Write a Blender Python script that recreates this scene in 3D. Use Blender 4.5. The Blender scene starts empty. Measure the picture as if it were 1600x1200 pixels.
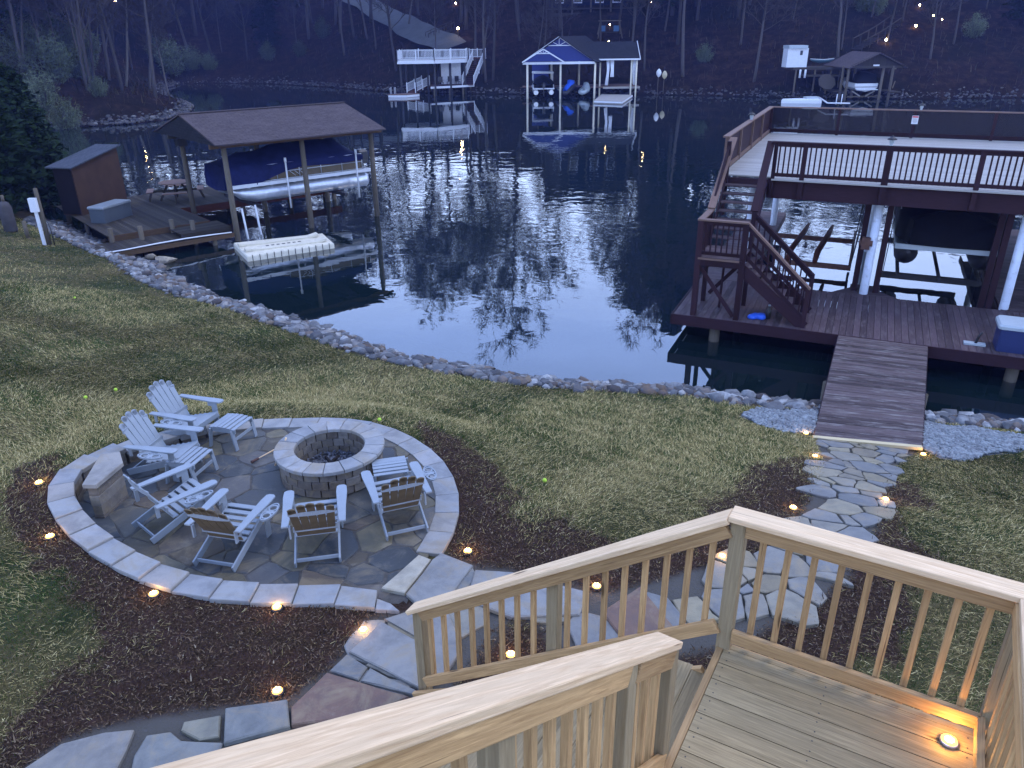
import bpy, bmesh, math, random
import numpy as np
from mathutils import Vector, Matrix
random.seed(7); rng = np.random.default_rng(7)
R = math.radians
SC = bpy.context.scene
COL = SC.collection

# ------------------------------------------------------------------ camera, sky, light, exposure
CAM_H = 7.0; PITCH = R(24.6); ROLL = R(0.7); FPX = 1200.0
cam_data = bpy.data.cameras.new('camera'); cam = bpy.data.objects.new('camera', cam_data); COL.objects.link(cam)
cam_data.sensor_width = 36.0; cam_data.lens = 36.0 * FPX / 1600.0; cam_data.clip_end = 2000; cam_data.clip_start = 0.05
cam.matrix_world = Matrix.Translation((0, 0, CAM_H)) @ Matrix.Rotation(math.pi / 2 - PITCH, 4, 'X') @ Matrix.Rotation(-ROLL, 4, 'Z')
SC.camera = cam
SC.render.resolution_x = 1024; SC.render.resolution_y = 768

SUN_EL, SUN_ROT = R(58), R(70)
world = bpy.data.worlds.new("World"); SC.world = world; world.use_nodes = True
wn, wl = world.node_tree.nodes, world.node_tree.links; wn.clear()
wo = wn.new('ShaderNodeOutputWorld'); bg = wn.new('ShaderNodeBackground'); sky = wn.new('ShaderNodeTexSky')
sky.sky_type = 'NISHITA'; sky.sun_disc = False; sky.sun_elevation = SUN_EL; sky.sun_rotation = SUN_ROT
sky.air_density = 1.2; sky.dust_density = 1.5; sky.ozone_density = 2.0
mixs = wn.new('ShaderNodeMix'); mixs.data_type = 'RGBA'; mixs.inputs[0].default_value = 0.8
sepn = wn.new('ShaderNodeSeparateXYZ'); tcn = wn.new('ShaderNodeTexCoord'); wl.new(tcn.outputs['Generated'], sepn.inputs[0])
grd = wn.new('ShaderNodeValToRGB'); ge = grd.color_ramp.elements   # blue hour: pale low down, deeper blue overhead
ge.new(.5); ge.new(.7)
for e_, (p_, c_) in zip(ge, [(0.0, (.62, .76, 1.10)), (.17, (.56, .71, 1.08)), (.36, (.27, .40, .80)), (1.0, (.26, .37, .74))]): e_.position = p_; e_.color = (*[q / 1.3 for q in c_], 1)
wl.new(sepn.outputs['Z'], grd.inputs[0]); gsc = wn.new('ShaderNodeVectorMath'); gsc.operation = 'SCALE'; gsc.inputs['Scale'].default_value = 16.0
wl.new(grd.outputs[0], gsc.inputs[0]); wl.new(gsc.outputs[0], mixs.inputs[7])
cl = wn.new('ShaderNodeTexNoise'); cl.inputs['Scale'].default_value = 2.2; cl.inputs['Detail'].default_value = 6
ctc = wn.new('ShaderNodeTexCoord'); cmp_ = wn.new('ShaderNodeMapping'); cmp_.inputs['Scale'].default_value = (1, 1, 3.5)
crp = wn.new('ShaderNodeMapRange'); crp.inputs[1].default_value = 0.3; crp.inputs[2].default_value = 0.75; crp.inputs[3].default_value = 0.80; crp.inputs[4].default_value = 1.25
cmu = wn.new('ShaderNodeMix'); cmu.data_type = 'RGBA'; cmu.blend_type = 'MULTIPLY'; cmu.inputs[0].default_value = 1
wl.new(ctc.outputs['Generated'], cmp_.inputs[0]); wl.new(cmp_.outputs[0], cl.inputs['Vector']); wl.new(cl.outputs['Fac'], crp.inputs[0])
wl.new(sky.outputs[0], mixs.inputs[6]); wl.new(mixs.outputs[2], cmu.inputs[6]); wl.new(crp.outputs[0], cmu.inputs[7])
wl.new(cmu.outputs[2], bg.inputs[0]); wl.new(bg.outputs[0], wo.inputs[0])
bg.inputs[1].default_value = 0.12
sun_d = bpy.data.lights.new('sun', 'SUN'); sun_d.energy = 0.35; sun_d.angle = R(20); sun_d.color = (1.0, 0.93, 0.88)
sun = bpy.data.objects.new('sun', sun_d); COL.objects.link(sun)
sun.rotation_euler = (R(90) - SUN_EL, 0, R(110))
SC.view_settings.view_transform = 'Standard'; SC.view_settings.look = 'None'
SC.view_settings.exposure = 1.45; SC.view_settings.gamma = 1.0

# ------------------------------------------------------------------ photograph geometry -> world points
_c, _s = math.cos(ROLL), math.sin(ROLL)
def ray(px, py):
    u = (px - 800) / FPX; v = (py - 600) / FPX
    u2, v2 = u * _c - v * _s, u * _s + v * _c
    return (u2, math.cos(PITCH) - v2 * math.sin(PITCH), -math.sin(PITCH) - v2 * math.cos(PITCH))
def P(px, py, z=0.0):
    d = ray(px, py); t = (z - CAM_H) / d[2]
    return Vector((d[0] * t, d[1] * t, z))
def PD(px, py, y):
    d = ray(px, py); t = y / d[1]
    return Vector((d[0] * t, y, CAM_H + d[2] * t))

# ------------------------------------------------------------------ object helpers
def tag(o, label=None, cat=None, group=None, kind=None):
    if label: o['label'] = label
    if cat: o['category'] = cat
    if group: o['group'] = group
    if kind: o['kind'] = kind
    return o
def thing(name, label, cat, loc=(0, 0, 0), rz=0, group=None):
    o = bpy.data.objects.new(name, None); COL.objects.link(o); o.empty_display_size = 0.1
    o.location = loc; o.rotation_euler = (0, 0, rz)
    return tag(o, label, cat, group)
def copy_tree(o, parent=None):
    c = o.copy(); COL.objects.link(c)
    if parent is not None: c.parent = parent
    for ch in list(o.children): copy_tree(ch, c)
    return c
def norm(v): return Vector(v).normalized()

class MB:
    """collects shapes, then becomes one mesh object; uv.x runs along the grain in metres"""
    def __init__(s): s.v = []; s.f = []; s.uv = []; s.c = []; s.smooth = []
    def quad_faces(s, verts, faces, uvs=None, rnd=None, smooth=False):
        o = len(s.v); s.v += [tuple(p) for p in verts]
        r = random.random() if rnd is None else rnd
        for i, f in enumerate(faces):
            s.f.append(tuple(o + k for k in f)); s.c.append(r); s.smooth.append(smooth)
            s.uv.append(uvs[i] if uvs else [(verts[k][0], verts[k][1]) for k in f])
        return s
    def obox(s, c, ax, ay, az, l, w, h, rnd=None):
        """oriented box: centre c, unit axes, full sizes; grain along ax"""
        c = Vector(c); ax, ay, az = Vector(ax), Vector(ay), Vector(az)
        r = random.random() if rnd is None else rnd
        uo, vo = random.uniform(0, 40), random.uniform(0, 40)
        P_ = [c + ax * (sx * l / 2) + ay * (sy * w / 2) + az * (sz * h / 2) for sx in (-1, 1) for sy in (-1, 1) for sz in (-1, 1)]
        loc = [(sx * l / 2, sy * w / 2, sz * h / 2) for sx in (-1, 1) for sy in (-1, 1) for sz in (-1, 1)]
        F = [((0, 1, 3, 2), 1, 2), ((4, 6, 7, 5), 1, 2), ((0, 4, 5, 1), 0, 2), ((2, 3, 7, 6), 0, 2), ((0, 2, 6, 4), 0, 1), ((1, 5, 7, 3), 0, 1)]
        o = len(s.v); s.v += [tuple(p) for p in P_]
        for n, (f, a, b) in enumerate(F):
            s.f.append(tuple(o + k for k in f)); s.c.append(r); s.smooth.append(False)
            s.uv.append([(loc[k][a] + uo, loc[k][b] + vo + n * 0.21) for k in f])
        return s
    def box(s, c, size, rz=0, rnd=None, grain=0):
        X = Vector((math.cos(rz), math.sin(rz), 0)); Y = Vector((-math.sin(rz), math.cos(rz), 0)); Z = Vector((0, 0, 1))
        if grain == 0: return s.obox(c, X, Y, Z, size[0], size[1], size[2], rnd)
        if grain == 1: return s.obox(c, Y, X, -Z, size[1], size[0], size[2], rnd)
        return s.obox(c, Z, X, Y, size[2], size[0], size[1], rnd)
    def beam(s, p0, p1, w, h, up=(0, 0, 1), rnd=None):
        p0, p1 = Vector(p0), Vector(p1); ax = (p1 - p0); l = ax.length; ax.normalize()
        upv = Vector(up)
        if abs(ax.dot(upv.normalized())) > 0.97: upv = Vector((0, 1, 0)) if abs(ax.y) < .9 else Vector((1, 0, 0))
        ay = upv.cross(ax).normalized(); az = ax.cross(ay).normalized()
        return s.obox((p0 + p1) / 2, ax, ay, az, l, w, h, rnd)
    def tube(s, pts, rad, n=8, rnd=None, caps=True, smooth=True):
        pts = [Vector(p) for p in pts]; m = len(pts)
        if not hasattr(rad, '__len__'): rad = [rad] * m
        r = random.random() if rnd is None else rnd
        o = len(s.v); prev = None; acc = random.uniform(0, 9)
        for i, p in enumerate(pts):
            t = (pts[min(i + 1, m - 1)] - pts[max(i - 1, 0)]).normalized()
            if prev is None:
                a = Vector((1, 0, 0)) if abs(t.x) < .8 else Vector((0, 1, 0))
                prev = (a - t * a.dot(t)).normalized()
            else:
                prev = (prev - t * prev.dot(t)).normalized()
            b = t.cross(prev)
            for k in range(n):
                an = 2 * math.pi * k / n
                s.v.append(tuple(p + (prev * math.cos(an) + b * math.sin(an)) * rad[i]))
        for i in range(m - 1):
            L = (pts[i + 1] - pts[i]).length
            for k in range(n):
                k2 = (k + 1) % n; a0 = o + i * n
                s.f.append((a0 + k, a0 + k2, a0 + n + k2, a0 + n + k)); s.c.append(r); s.smooth.append(smooth)
                w = 2 * math.pi * max(rad[i], .001) / n
                s.uv.append([(acc, k * w), (acc, (k + 1) * w), (acc + L, (k + 1) * w), (acc + L, k * w)])
            acc += L
        if caps:
            for base, rev in ((o, True), (o + (m - 1) * n, False)):
                f = tuple(base + k for k in (range(n - 1, -1, -1) if rev else range(n)))
                s.f.append(f); s.c.append(r); s.smooth.append(False); s.uv.append([(0, 0)] * n)
        return s
    def lathe(s, c, prof, n=20, rnd=None, axis=(0, 0, 1), smooth=True):
        c = Vector(c); az = norm(axis); a = Vector((1, 0, 0)) if abs(az.x) < .8 else Vector((0, 1, 0))
        ax = (a - az * a.dot(az)).normalized(); ay = az.cross(ax)
        r = random.random() if rnd is None else rnd
        o = len(s.v)
        for (rr, z) in prof:
            for k in range(n):
                an = 2 * math.pi * k / n
                s.v.append(tuple(c + az * z + (ax * math.cos(an) + ay * math.sin(an)) * rr))
        for i in range(len(prof) - 1):
            for k in range(n):
                k2 = (k + 1) % n; a0 = o + i * n
                s.f.append((a0 + k, a0 + k2, a0 + n + k2, a0 + n + k)); s.c.append(r); s.smooth.append(smooth)
                s.uv.append([(k * .1, prof[i][1]), (k * .1 + .1, prof[i][1]), (k * .1 + .1, prof[i + 1][1]), (k * .1, prof[i + 1][1])])
        for base, rev in ((o, True), (o + (len(prof) - 1) * n, False)):
            f = tuple(base + k for k in (range(n - 1, -1, -1) if rev else range(n)))
            s.f.append(f); s.c.append(r); s.smooth.append(False); s.uv.append([(s.v[k][0], s.v[k][1]) for k in f])
        return s
    def prism(s, poly, z0, z1, rnd=None, M=None, inset=0.0, drop=0.0):
        """poly: ccw list of (x,y) or (x,y,dz); optional chamfer at the top"""
        n = len(poly); r = random.random() if rnd is None else rnd
        T = (lambda p: tuple(M @ Vector(p))) if M is not None else (lambda p: tuple(p))
        dz = [p[2] if len(p) > 2 else 0 for p in poly]
        cx = sum(p[0] for p in poly) / n; cy = sum(p[1] for p in poly) / n
        o = len(s.v)
        for i, p in enumerate(poly): s.v.append(T((p[0], p[1], z0 + dz[i])))
        for i, p in enumerate(poly): s.v.append(T((p[0], p[1], z1 - drop + dz[i])))
        rings = 2
        if inset > 0:
            for i, p in enumerate(poly):
                dx, dy = cx - p[0], cy - p[1]; L = max(math.hypot(dx, dy), 1e-6); q = min(inset, L * .4) / L
                s.v.append(T((p[0] + dx * q, p[1] + dy * q, z1 + dz[i])))
            rings = 3
        uo, vo = random.uniform(0, 30), random.uniform(0, 30)
        for k in range(rings - 1):
            for i in range(n):
                j = (i + 1) % n
                s.f.append((o + k * n + i, o + k * n + j, o + (k + 1) * n + j, o + (k + 1) * n + i)); s.c.append(r); s.smooth.append(False)
                e = math.hypot(poly[i][0] - poly[j][0], poly[i][1] - poly[j][1])
                s.uv.append([(uo, vo + k * .1), (uo + e, vo + k * .1), (uo + e, vo + k * .1 + .1), (uo, vo + .1 + k * .1)])
        for base, rev in ((o, True), (o + (rings - 1) * n, False)):
            idx = list(range(n)); idx = idx[::-1] if rev else idx
            s.f.append(tuple(base + k for k in idx)); s.c.append(r); s.smooth.append(False)
            s.uv.append([(poly[k][0] + uo, poly[k][1] + vo) for k in idx])
        return s
    def build(s, name, mat, parent=None, bevel=0.0, kind=None):
        me = bpy.data.meshes.new(name)
        me.from_pydata(s.v, [], s.f)
        uvl = me.uv_layers.new(name='grain'); flat = [c for f in s.uv for uv in f for c in uv]
        uvl.data.foreach_set('uv', flat)
        at = me.attributes.new('rnd', 'FLOAT', 'FACE'); at.data.foreach_set('value', s.c)
        me.polygons.foreach_set('use_smooth', s.smooth)
        if mat: me.materials.append(mat)
        me.update()
        o = bpy.data.objects.new(name, me); COL.objects.link(o)
        if parent is not None: o.parent = parent
        if bevel > 0:
            b = o.modifiers.new('bevel', 'BEVEL'); b.width = bevel; b.segments = 2; b.limit_method = 'ANGLE'; b.angle_limit = R(40)
        if kind: o['kind'] = kind
        return o

def np_mesh(name, verts, faces, mat, attrs=None, smooth=False, k=None, fattrs=None):
    """fast mesh from numpy: faces all with k corners"""
    me = bpy.data.meshes.new(name); verts = np.asarray(verts, np.float32); faces = np.asarray(faces, np.int32)
    nf, k = faces.shape
    me.vertices.add(len(verts)); me.vertices.foreach_set('co', verts.ravel())
    me.loops.add(nf * k); me.loops.foreach_set('vertex_index', faces.ravel())
    me.polygons.add(nf); me.polygons.foreach_set('loop_start', np.arange(0, nf * k, k, dtype=np.int32))
    if smooth: me.polygons.foreach_set('use_smooth', np.ones(nf, bool))
    me.update(calc_edges=True)
    for n_, a in (attrs or {}).items():
        at = me.attributes.new(n_, 'FLOAT', 'POINT'); at.data.foreach_set('value', np.asarray(a, np.float32))
    for n_, a in (fattrs or {}).items():
        at = me.attributes.new(n_, 'FLOAT', 'FACE'); at.data.foreach_set('value', np.asarray(a, np.float32))
    if mat: me.materials.append(mat)
    o = bpy.data.objects.new(name, me); COL.objects.link(o)
    return o

# ------------------------------------------------------------------ materials
class NT:
    def __init__(s, name, rough=0.7, spec=0.3):
        s.m = bpy.data.materials.new(name); s.m.use_nodes = True; s.t = s.m.node_tree; s.n = s.t.nodes
        s.b = s.n['Principled BSDF']; s.b.inputs['Roughness'].default_value = rough
        s.b.inputs['Specular IOR Level'].default_value = spec
        s.tc = s.n.new('ShaderNodeTexCoord'); s.obj = s.tc.outputs['Object']
        g = s.n.new('ShaderNodeNewGeometry'); s.pos = g.outputs['Position']
    def link(s, a, b): s.t.links.new(a, b)
    def attr(s, name):
        a = s.n.new('ShaderNodeAttribute'); a.attribute_name = name; return a.outputs['Fac']
    def mapping(s, vec, scale=(1, 1, 1), add=None):
        m = s.n.new('ShaderNodeMapping'); m.inputs['Scale'].default_value = scale; s.link(vec, m.inputs[0])
        if add is not None:
            v = s.n.new('ShaderNodeVectorMath'); v.operation = 'ADD'; s.link(m.outputs[0], v.inputs[0])
            c = s.n.new('ShaderNodeMath'); c.operation = 'MULTIPLY'; c.inputs[1].default_value = 57.3; s.link(add, c.inputs[0])
            s.link(c.outputs[0], v.inputs[1]); return v.outputs[0]
        return m.outputs[0]
    def noise(s, vec, scale=5, detail=4, rough=.55, dist=0):
        n = s.n.new('ShaderNodeTexNoise'); n.inputs['Scale'].default_value = scale; n.inputs['Detail'].default_value = detail
        n.inputs['Roughness'].default_value = rough; n.inputs['Distortion'].default_value = dist
        s.link(vec, n.inputs['Vector']); return n.outputs['Fac']
    def vor(s, vec, scale=5, feature='F1', out='Distance', rand=1):
        n = s.n.new('ShaderNodeTexVoronoi'); n.feature = feature; n.inputs['Scale'].default_value = scale
        n.inputs['Randomness'].default_value = rand; s.link(vec, n.inputs['Vector']); return n.outputs[out]
    def ramp(s, fac, stops, interp='LINEAR'):
        r = s.n.new('ShaderNodeValToRGB'); r.color_ramp.interpolation = interp
        e = r.color_ramp.elements
        while len(e) < len(stops): e.new(0.5)
        for i, (p, c) in enumerate(stops):
            e[i].position = p; e[i].color = (c[0], c[1], c[2], 1) if hasattr(c, '__len__') else (c, c, c, 1)
        s.link(fac, r.inputs[0]); return r.outputs['Color']
    def mix(s, fac, a, b, blend='MIX'):
        m = s.n.new('ShaderNodeMix'); m.data_type = 'RGBA'; m.blend_type = blend
        for inp, val in ((m.inputs[0], fac), (m.inputs[6], a), (m.inputs[7], b)):
            if hasattr(val, 'is_output'): s.link(val, inp)
            elif hasattr(val, '__len__'): inp.default_value = (val[0], val[1], val[2], 1)
            else: inp.default_value = val
        return m.outputs[2]
    def math(s, op, a, b=0.0, clamp=False):
        m = s.n.new('ShaderNodeMath'); m.operation = op; m.use_clamp = clamp
        for inp, val in ((m.inputs[0], a), (m.inputs[1], b)):
            if hasattr(val, 'is_output'): s.link(val, inp)
            else: inp.default_value = val
        return m.outputs[0]
    def color(s, c):
        if hasattr(c, 'is_output'): s.link(c, s.b.inputs['Base Color'])
        else: s.b.inputs['Base Color'].default_value = (c[0], c[1], c[2], 1)
        return s
    def rough(s, r): s.link(r, s.b.inputs['Roughness']); return s
    def bump(s, h, strength=.5, dist=.01):
        b = s.n.new('ShaderNodeBump'); b.inputs['Strength'].default_value = strength; b.inputs['Distance'].default_value = dist
        s.link(h, b.inputs['Height']); s.link(b.outputs[0], s.b.inputs['Normal']); return s

def wood(name, base, dark, grain=1.0, rough=.7, vary=.25, knots=True, wear=None, bump=.35):
    t = NT(name, rough, .25 if sum(base) > .6 else .08); uv = t.tc.outputs['UV']; r = t.attr('rnd')
    g = t.noise(t.mapping(uv, (1.2, 26 * grain, 1), r), 3, 6, .65, .6)
    g2 = t.noise(t.mapping(uv, (3.0, 110 * grain, 1), r), 2, 3, .6)
    band = t.noise(t.mapping(uv, (.35, 7 * grain, 1), r), 3, 3, .5, 1.4)
    c = t.ramp(g, [(.28, dark), (.5, [(a + b) / 2 for a, b in zip(base, dark)]), (.68, base)])
    c = t.mix(t.ramp(band, [(.4, 0), (.62, .55)]), c, [x * .72 for x in base])
    v = t.math('ADD', t.math('MULTIPLY', r, vary * 2), 1 - vary)
    m = t.n.new('ShaderNodeVectorMath'); m.operation = 'SCALE'; t.link(c, m.inputs[0]); t.link(v, m.inputs['Scale']); c = m.outputs[0]
    if knots:
        kd = t.vor(t.mapping(uv, (1.1, 6.5, 1), r), 1.0)
        c = t.mix(t.ramp(kd, [(.05, .9), (.10, 0)]), c, [x * .32 for x in dark])
        ck = t.noise(t.mapping(uv, (.9, 75, 1), r), 1.3, 2, .5); c = t.mix(t.ramp(ck, [(.70, 0), (.74, .75)]), c, [x * .35 for x in dark])
    if wear:
        w = t.noise(t.mapping(uv, (.8, 3, 1), r), 2.5, 5, .7)
        c = t.mix(t.ramp(w, [(.50, 0), (.66, .75)]), c, wear)
    t.color(c); t.bump(t.math('ADD', g, t.math('MULTIPLY', g2, .5)), bump, .004)
    return t.m
def plain(name, c, rough=.5, spec=.5, metal=0, vary=.12, scale=6, dirt=None, bump=0):
    t = NT(name, rough, spec); t.b.inputs['Metallic'].default_value = metal
    n = t.noise(t.obj, scale, 5, .6)
    cc = t.mix(t.ramp(n, [(.3, 0), (.7, 1)]), [x * (1 - vary) for x in c], [min(1, x * (1 + vary)) for x in c])
    if dirt: cc = t.mix(t.ramp(t.noise(t.obj, scale * 2.3, 6, .7), [(.52, 0), (.72, .8)]), cc, dirt)
    t.color(cc)
    if bump: t.bump(t.noise(t.obj, scale * 12, 4), bump, .004)
    return t.m
def emit(name, c, strength):
    m = bpy.data.materials.new(name); m.use_nodes = True; n = m.node_tree.nodes; b = n['Principled BSDF']
    b.inputs['Base Color'].default_value = (.22, .10, .025, 1)
    b.inputs['Emission Color'].default_value = (c[0], c[1], c[2], 1); b.inputs['Emission Strength'].default_value = strength
    return m

M = {}
M['pine'] = wood('new_pine', (.78, .56, .32), (.46, .285, .14), 1, .7, .12)
M['pine_shade'] = wood('pine_painted_shade', (.52, .32, .135), (.22, .12, .045), 1, .7, .25)  # darker copy of the cap pine: shade on upright boards put into the colour
M['pine_green'] = wood('treated_post', (.33, .25, .135), (.19, .135, .065), .8, .75, .12)
M['deck_pine'] = wood('landing_boards', (.39, .285, .140), (.17, .12, .055), 1, .7, .12)
M['red_stain'] = wood('red_stained_wood', (.036, .017, .021), (.018, .009, .011), 1, .6, .25, False, None, .25)
M['dock_board'] = wood('dock_boards', (.098, .068, .070), (.040, .025, .028), 1, .65, .35, False, (.12, .095, .09))
M['walk_board'] = wood('walkway_boards', (.105, .078, .073), (.042, .029, .028), 1, .65, .4, False, (.19, .165, .15))
M['upper_board'] = wood('bleached_boards', (.33, .31, .27), (.22, .195, .17), 1, .6, .12, False)
M['cap_worn'] = wood('worn_rail_cap', (.20, .13, .10), (.10, .06, .045), 1, .6, .1, False)
M['pale_cap'] = wood('pale_board', (.55, .45, .25), (.42, .33, .17), 1, .6, .05, False)
M['old_wood'] = wood('weathered_boards', (.055, .047, .036), (.027, .022, .018), 1, .8, .35, False)
M['old_beam'] = wood('brown_beam', (.13, .085, .05), (.07, .040, .022), 1, .8, .25, False)
M['post_wood'] = wood('round_post_wood', (.13, .11, .08), (.065, .052, .038), .6, .8, .2, False)
M['mahog'] = wood('red_brown_board', (.095, .035, .022), (.05, .018, .012), 1, .7, .15, False)
M['navy_cover'] = plain('navy_canvas', (.010, .014, .060), .75, .12, 0, .25, 3, None, .3)
M['black_cover'] = plain('black_canvas', (.006, .006, .008), .7, .08, 0, .3, 3)
M['alu'] = plain('brushed_aluminium', (.52, .54, .57), .33, .5, .75, .15, 5)
M['white'] = plain('white_paint', (.58, .59, .60), .45, .4, 0, .05, 4)
M['white_dirty'] = plain('grubby_white_plastic', (.58, .53, .40), .5, .4, 0, .08, 3, (.38, .33, .25))
M['steelpile'] = plain('pale_pile_sleeve', (.52, .56, .62), .5, .4, 0, .1, 3, (.33, .33, .33))
M['black'] = plain('black_plastic', (.012, .012, .014), .4, .5, 0, .2, 5)
M['darkmetal'] = plain('dark_steel', (.035, .033, .035), .5, .4, .4, .25, 6)
M['rust'] = plain('rusty_steel', (.10, .05, .035), .75, .3, .1, .35, 9)
M['navy_box'] = plain('navy_plastic', (.014, .024, .09), .4, .5, 0, .1, 4)
M['lid'] = plain('pale_blue_lid', (.33, .37, .38), .4, .5, 0, .06, 4)
M['bluecloth'] = plain('bright_blue_nylon', (.02, .10, .55), .5, .4, 0, .15, 8)
M['siding_blue'] = plain('blue_siding', (.012, .022, .12), .6, .3, 0, .1, 3)
M['glass'] = plain('dark_glass', (.02, .025, .035), .08, .8, 0, .1, 3)
M['cloth_white'] = plain('white_curtain', (.70, .72, .76), .8, .2, 0, .08, 5)
M['concrete'] = plain('pale_asphalt', (.055, .06, .062), .85, .2, 0, .18, .6)
M['lamp'] = emit('warm_led', (1.0, .50, .10), 1.5)
M['lamp_core'] = emit('warm_led_core', (1.0, .80, .40), 5)
M['lamp_far'] = emit('far_lamp_glass', (1.0, .66, .30), 60)
M['chair'] = plain('grey_blue_poly', (.22, .245, .26), .5, .35, 0, .06, 5)
M['taupe'] = plain('weathered_taupe_slat', (.105, .078, .044), .6, .3, 0, .15, 7)
M['ball'] = plain('yellow_felt', (.38, .55, .06), .9, .1, 0, .1, 30)
M['ash'] = plain('fire_ash', (.10, .105, .12), .95, .1, 0, .5, 14, (.22, .23, .25))
M['char'] = plain('charred_wood', (.02, .017, .016), .9, .1, 0, .5, 14)

def mat_shingle(name, c):
    t = NT(name, .95, .03)
    n = t.noise(t.tc.outputs['UV'], 9, 5, .7); n2 = t.noise(t.tc.outputs['UV'], .9, 4, .6)
    br = t.n.new('ShaderNodeTexBrick'); br.inputs['Scale'].default_value = 1; br.inputs['Brick Width'].default_value = .3
    br.inputs['Row Height'].default_value = .14; br.inputs['Mortar Size'].default_value = .008; br.inputs['Bias'].default_value = 0
    br.inputs['Color1'].default_value = (c[0], c[1], c[2], 1); br.inputs['Color2'].default_value = (c[0] * .72, c[1] * .72, c[2] * .72, 1)
    br.inputs['Mortar'].default_value = (c[0] * .35, c[1] * .35, c[2] * .35, 1); t.link(t.tc.outputs['UV'], br.inputs[0])
    k = t.mix(t.ramp(n, [(.35, 0), (.7, .5)]), br.outputs[0], [x * 1.5 for x in c])
    k = t.mix(t.ramp(n2, [(.45, 0), (.7, .35)]), k, [x * 1.4 for x in c])
    t.color(k); t.bump(n, .5, .01); return t.m
M['shingle'] = mat_shingle('brown_shingle', (.070, .056, .056))
M['shingle_grey'] = mat_shingle('grey_shingle', (.060, .066, .078))
M['shingle_dark'] = mat_shingle('dark_shingle', (.022, .022, .024))
def mat_stone(name, stops, rough=.75, rndscale=1.0, spec=.3, bump=.6, nscale=5):
    t = NT(name, rough, spec); r = t.attr('rnd')
    c = t.ramp(r, stops)
    n = t.noise(t.mapping(t.pos, (1, 1, 1), r), nscale, 7, .65, .4); n2 = t.noise(t.mapping(t.pos, (1, 1, 1), r), nscale * 9, 4, .7)
    dkc = t.mix(.5, c, (.03, .03, .032)); ltc = t.mix(.55, c, (.30, .27, .21))
    c = t.mix(t.ramp(n, [(.32, .8), (.55, 0)]), c, dkc)
    c = t.mix(t.ramp(n, [(.56, 0), (.74, .7)]), c, ltc)
    c = t.mix(t.math('MULTIPLY', n2, .35), c, dkc)
    n4 = t.noise(t.mapping(t.pos, (1, 1, 1), r), nscale * .45, 5, .7, 1.0); c = t.mix(t.ramp(n4, [(.50, 0), (.66, .5)]), c, (.24, .185, .105)); c = t.mix(t.ramp(n4, [(.30, .55), (.42, 0)]), c, dkc)
    t.color(c); t.rough(t.ramp(n, [(.3, rough - .18), (.7, rough + .08)])); t.bump(t.math('ADD', n, t.math('MULTIPLY', n2, .3)), bump, .015)
    return t.m
M['flag'] = mat_stone('flagstone', [(0, (.070, .075, .075)), (.3, (.050, .054, .055)), (.5, (.095, .092, .080)), (.62, (.135, .115, .070)), (.78, (.085, .074, .050)), (.88, (.10, .075, .05)), (1, (.115, .12, .118))], .55, 1.0, .12, .7, 3)
M['flag_path'] = mat_stone('path_flagstone', [(0, (.14, .142, .132)), (.35, (.18, .176, .158)), (.55, (.26, .225, .14)), (.8, (.175, .145, .09)), (1, (.21, .21, .19))], .7)
M['slab'] = mat_stone('bluestone_slab', [(0, (.17, .168, .150)), (.6, (.22, .215, .195)), (1, (.20, .185, .155))], .7)
M['slab_red'] = mat_stone('reddish_slab', [(0, (.15, .088, .058)), (1, (.16, .095, .065))], .7)
M['slab_tan'] = mat_stone('tan_slab', [(0, (.38, .34, .25)), (1, (.38, .34, .25))], .7)
M['flag_tan'] = mat_stone('tan_flagstone', [(0, (.20, .185, .13)), (1, (.20, .185, .13))], .7)
M['slab_grey'] = mat_stone('grey_flagstone', [(0, (.15, .155, .14)), (1, (.17, .17, .15))], .7)
M['coping'] = mat_stone('coping_block', [(0, (.24, .245, .24)), (.5, (.29, .285, .265)), (.75, (.275, .25, .21)), (1, (.31, .305, .29))], .8, 1, .2, .35, 3)
M['block'] = mat_stone('wall_block', [(0, (.125, .100, .078)), (.5, (.18, .155, .125)), (1, (.235, .21, .175))], .9, 1, .1, 1.0, 9)
M['mortar'] = plain('joint_sand', (.075, .068, .058), .95, .1, 0, .3, 12, None, .6)
def mat_rock(name, stops):
    t = NT(name, .8, .25); oi = t.n.new('ShaderNodeObjectInfo')
    r = t.math('FRACT', t.math('ADD', t.attr('rnd'), oi.outputs['Random']))
    c = t.ramp(r, stops); n = t.noise(t.pos, 9, 6, .65); c = t.mix(t.ramp(n, [(.35, .6), (.6, 0)]), c, (.06, .055, .06))
    t.color(c); t.bump(n, .7, .02); return t.m
M['rock'] = mat_rock('riprap_rock', [(0, (.13, .135, .135)), (.25, (.055, .055, .055)), (.45, (.21, .215, .21)), (.62, (.13, .09, .058)), (.75, (.045, .038, .034)), (.88, (.36, .365, .35)), (1, (.16, .12, .075))])
M['gravel'] = mat_rock('blue_gravel', [(0, (.18, .195, .195)), (.5, (.25, .27, .265)), (1, (.14, .155, .155))])
M['boulder'] = mat_rock('tan_boulder', [(0, (.30, .24, .16)), (1, (.36, .30, .21))])

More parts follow.
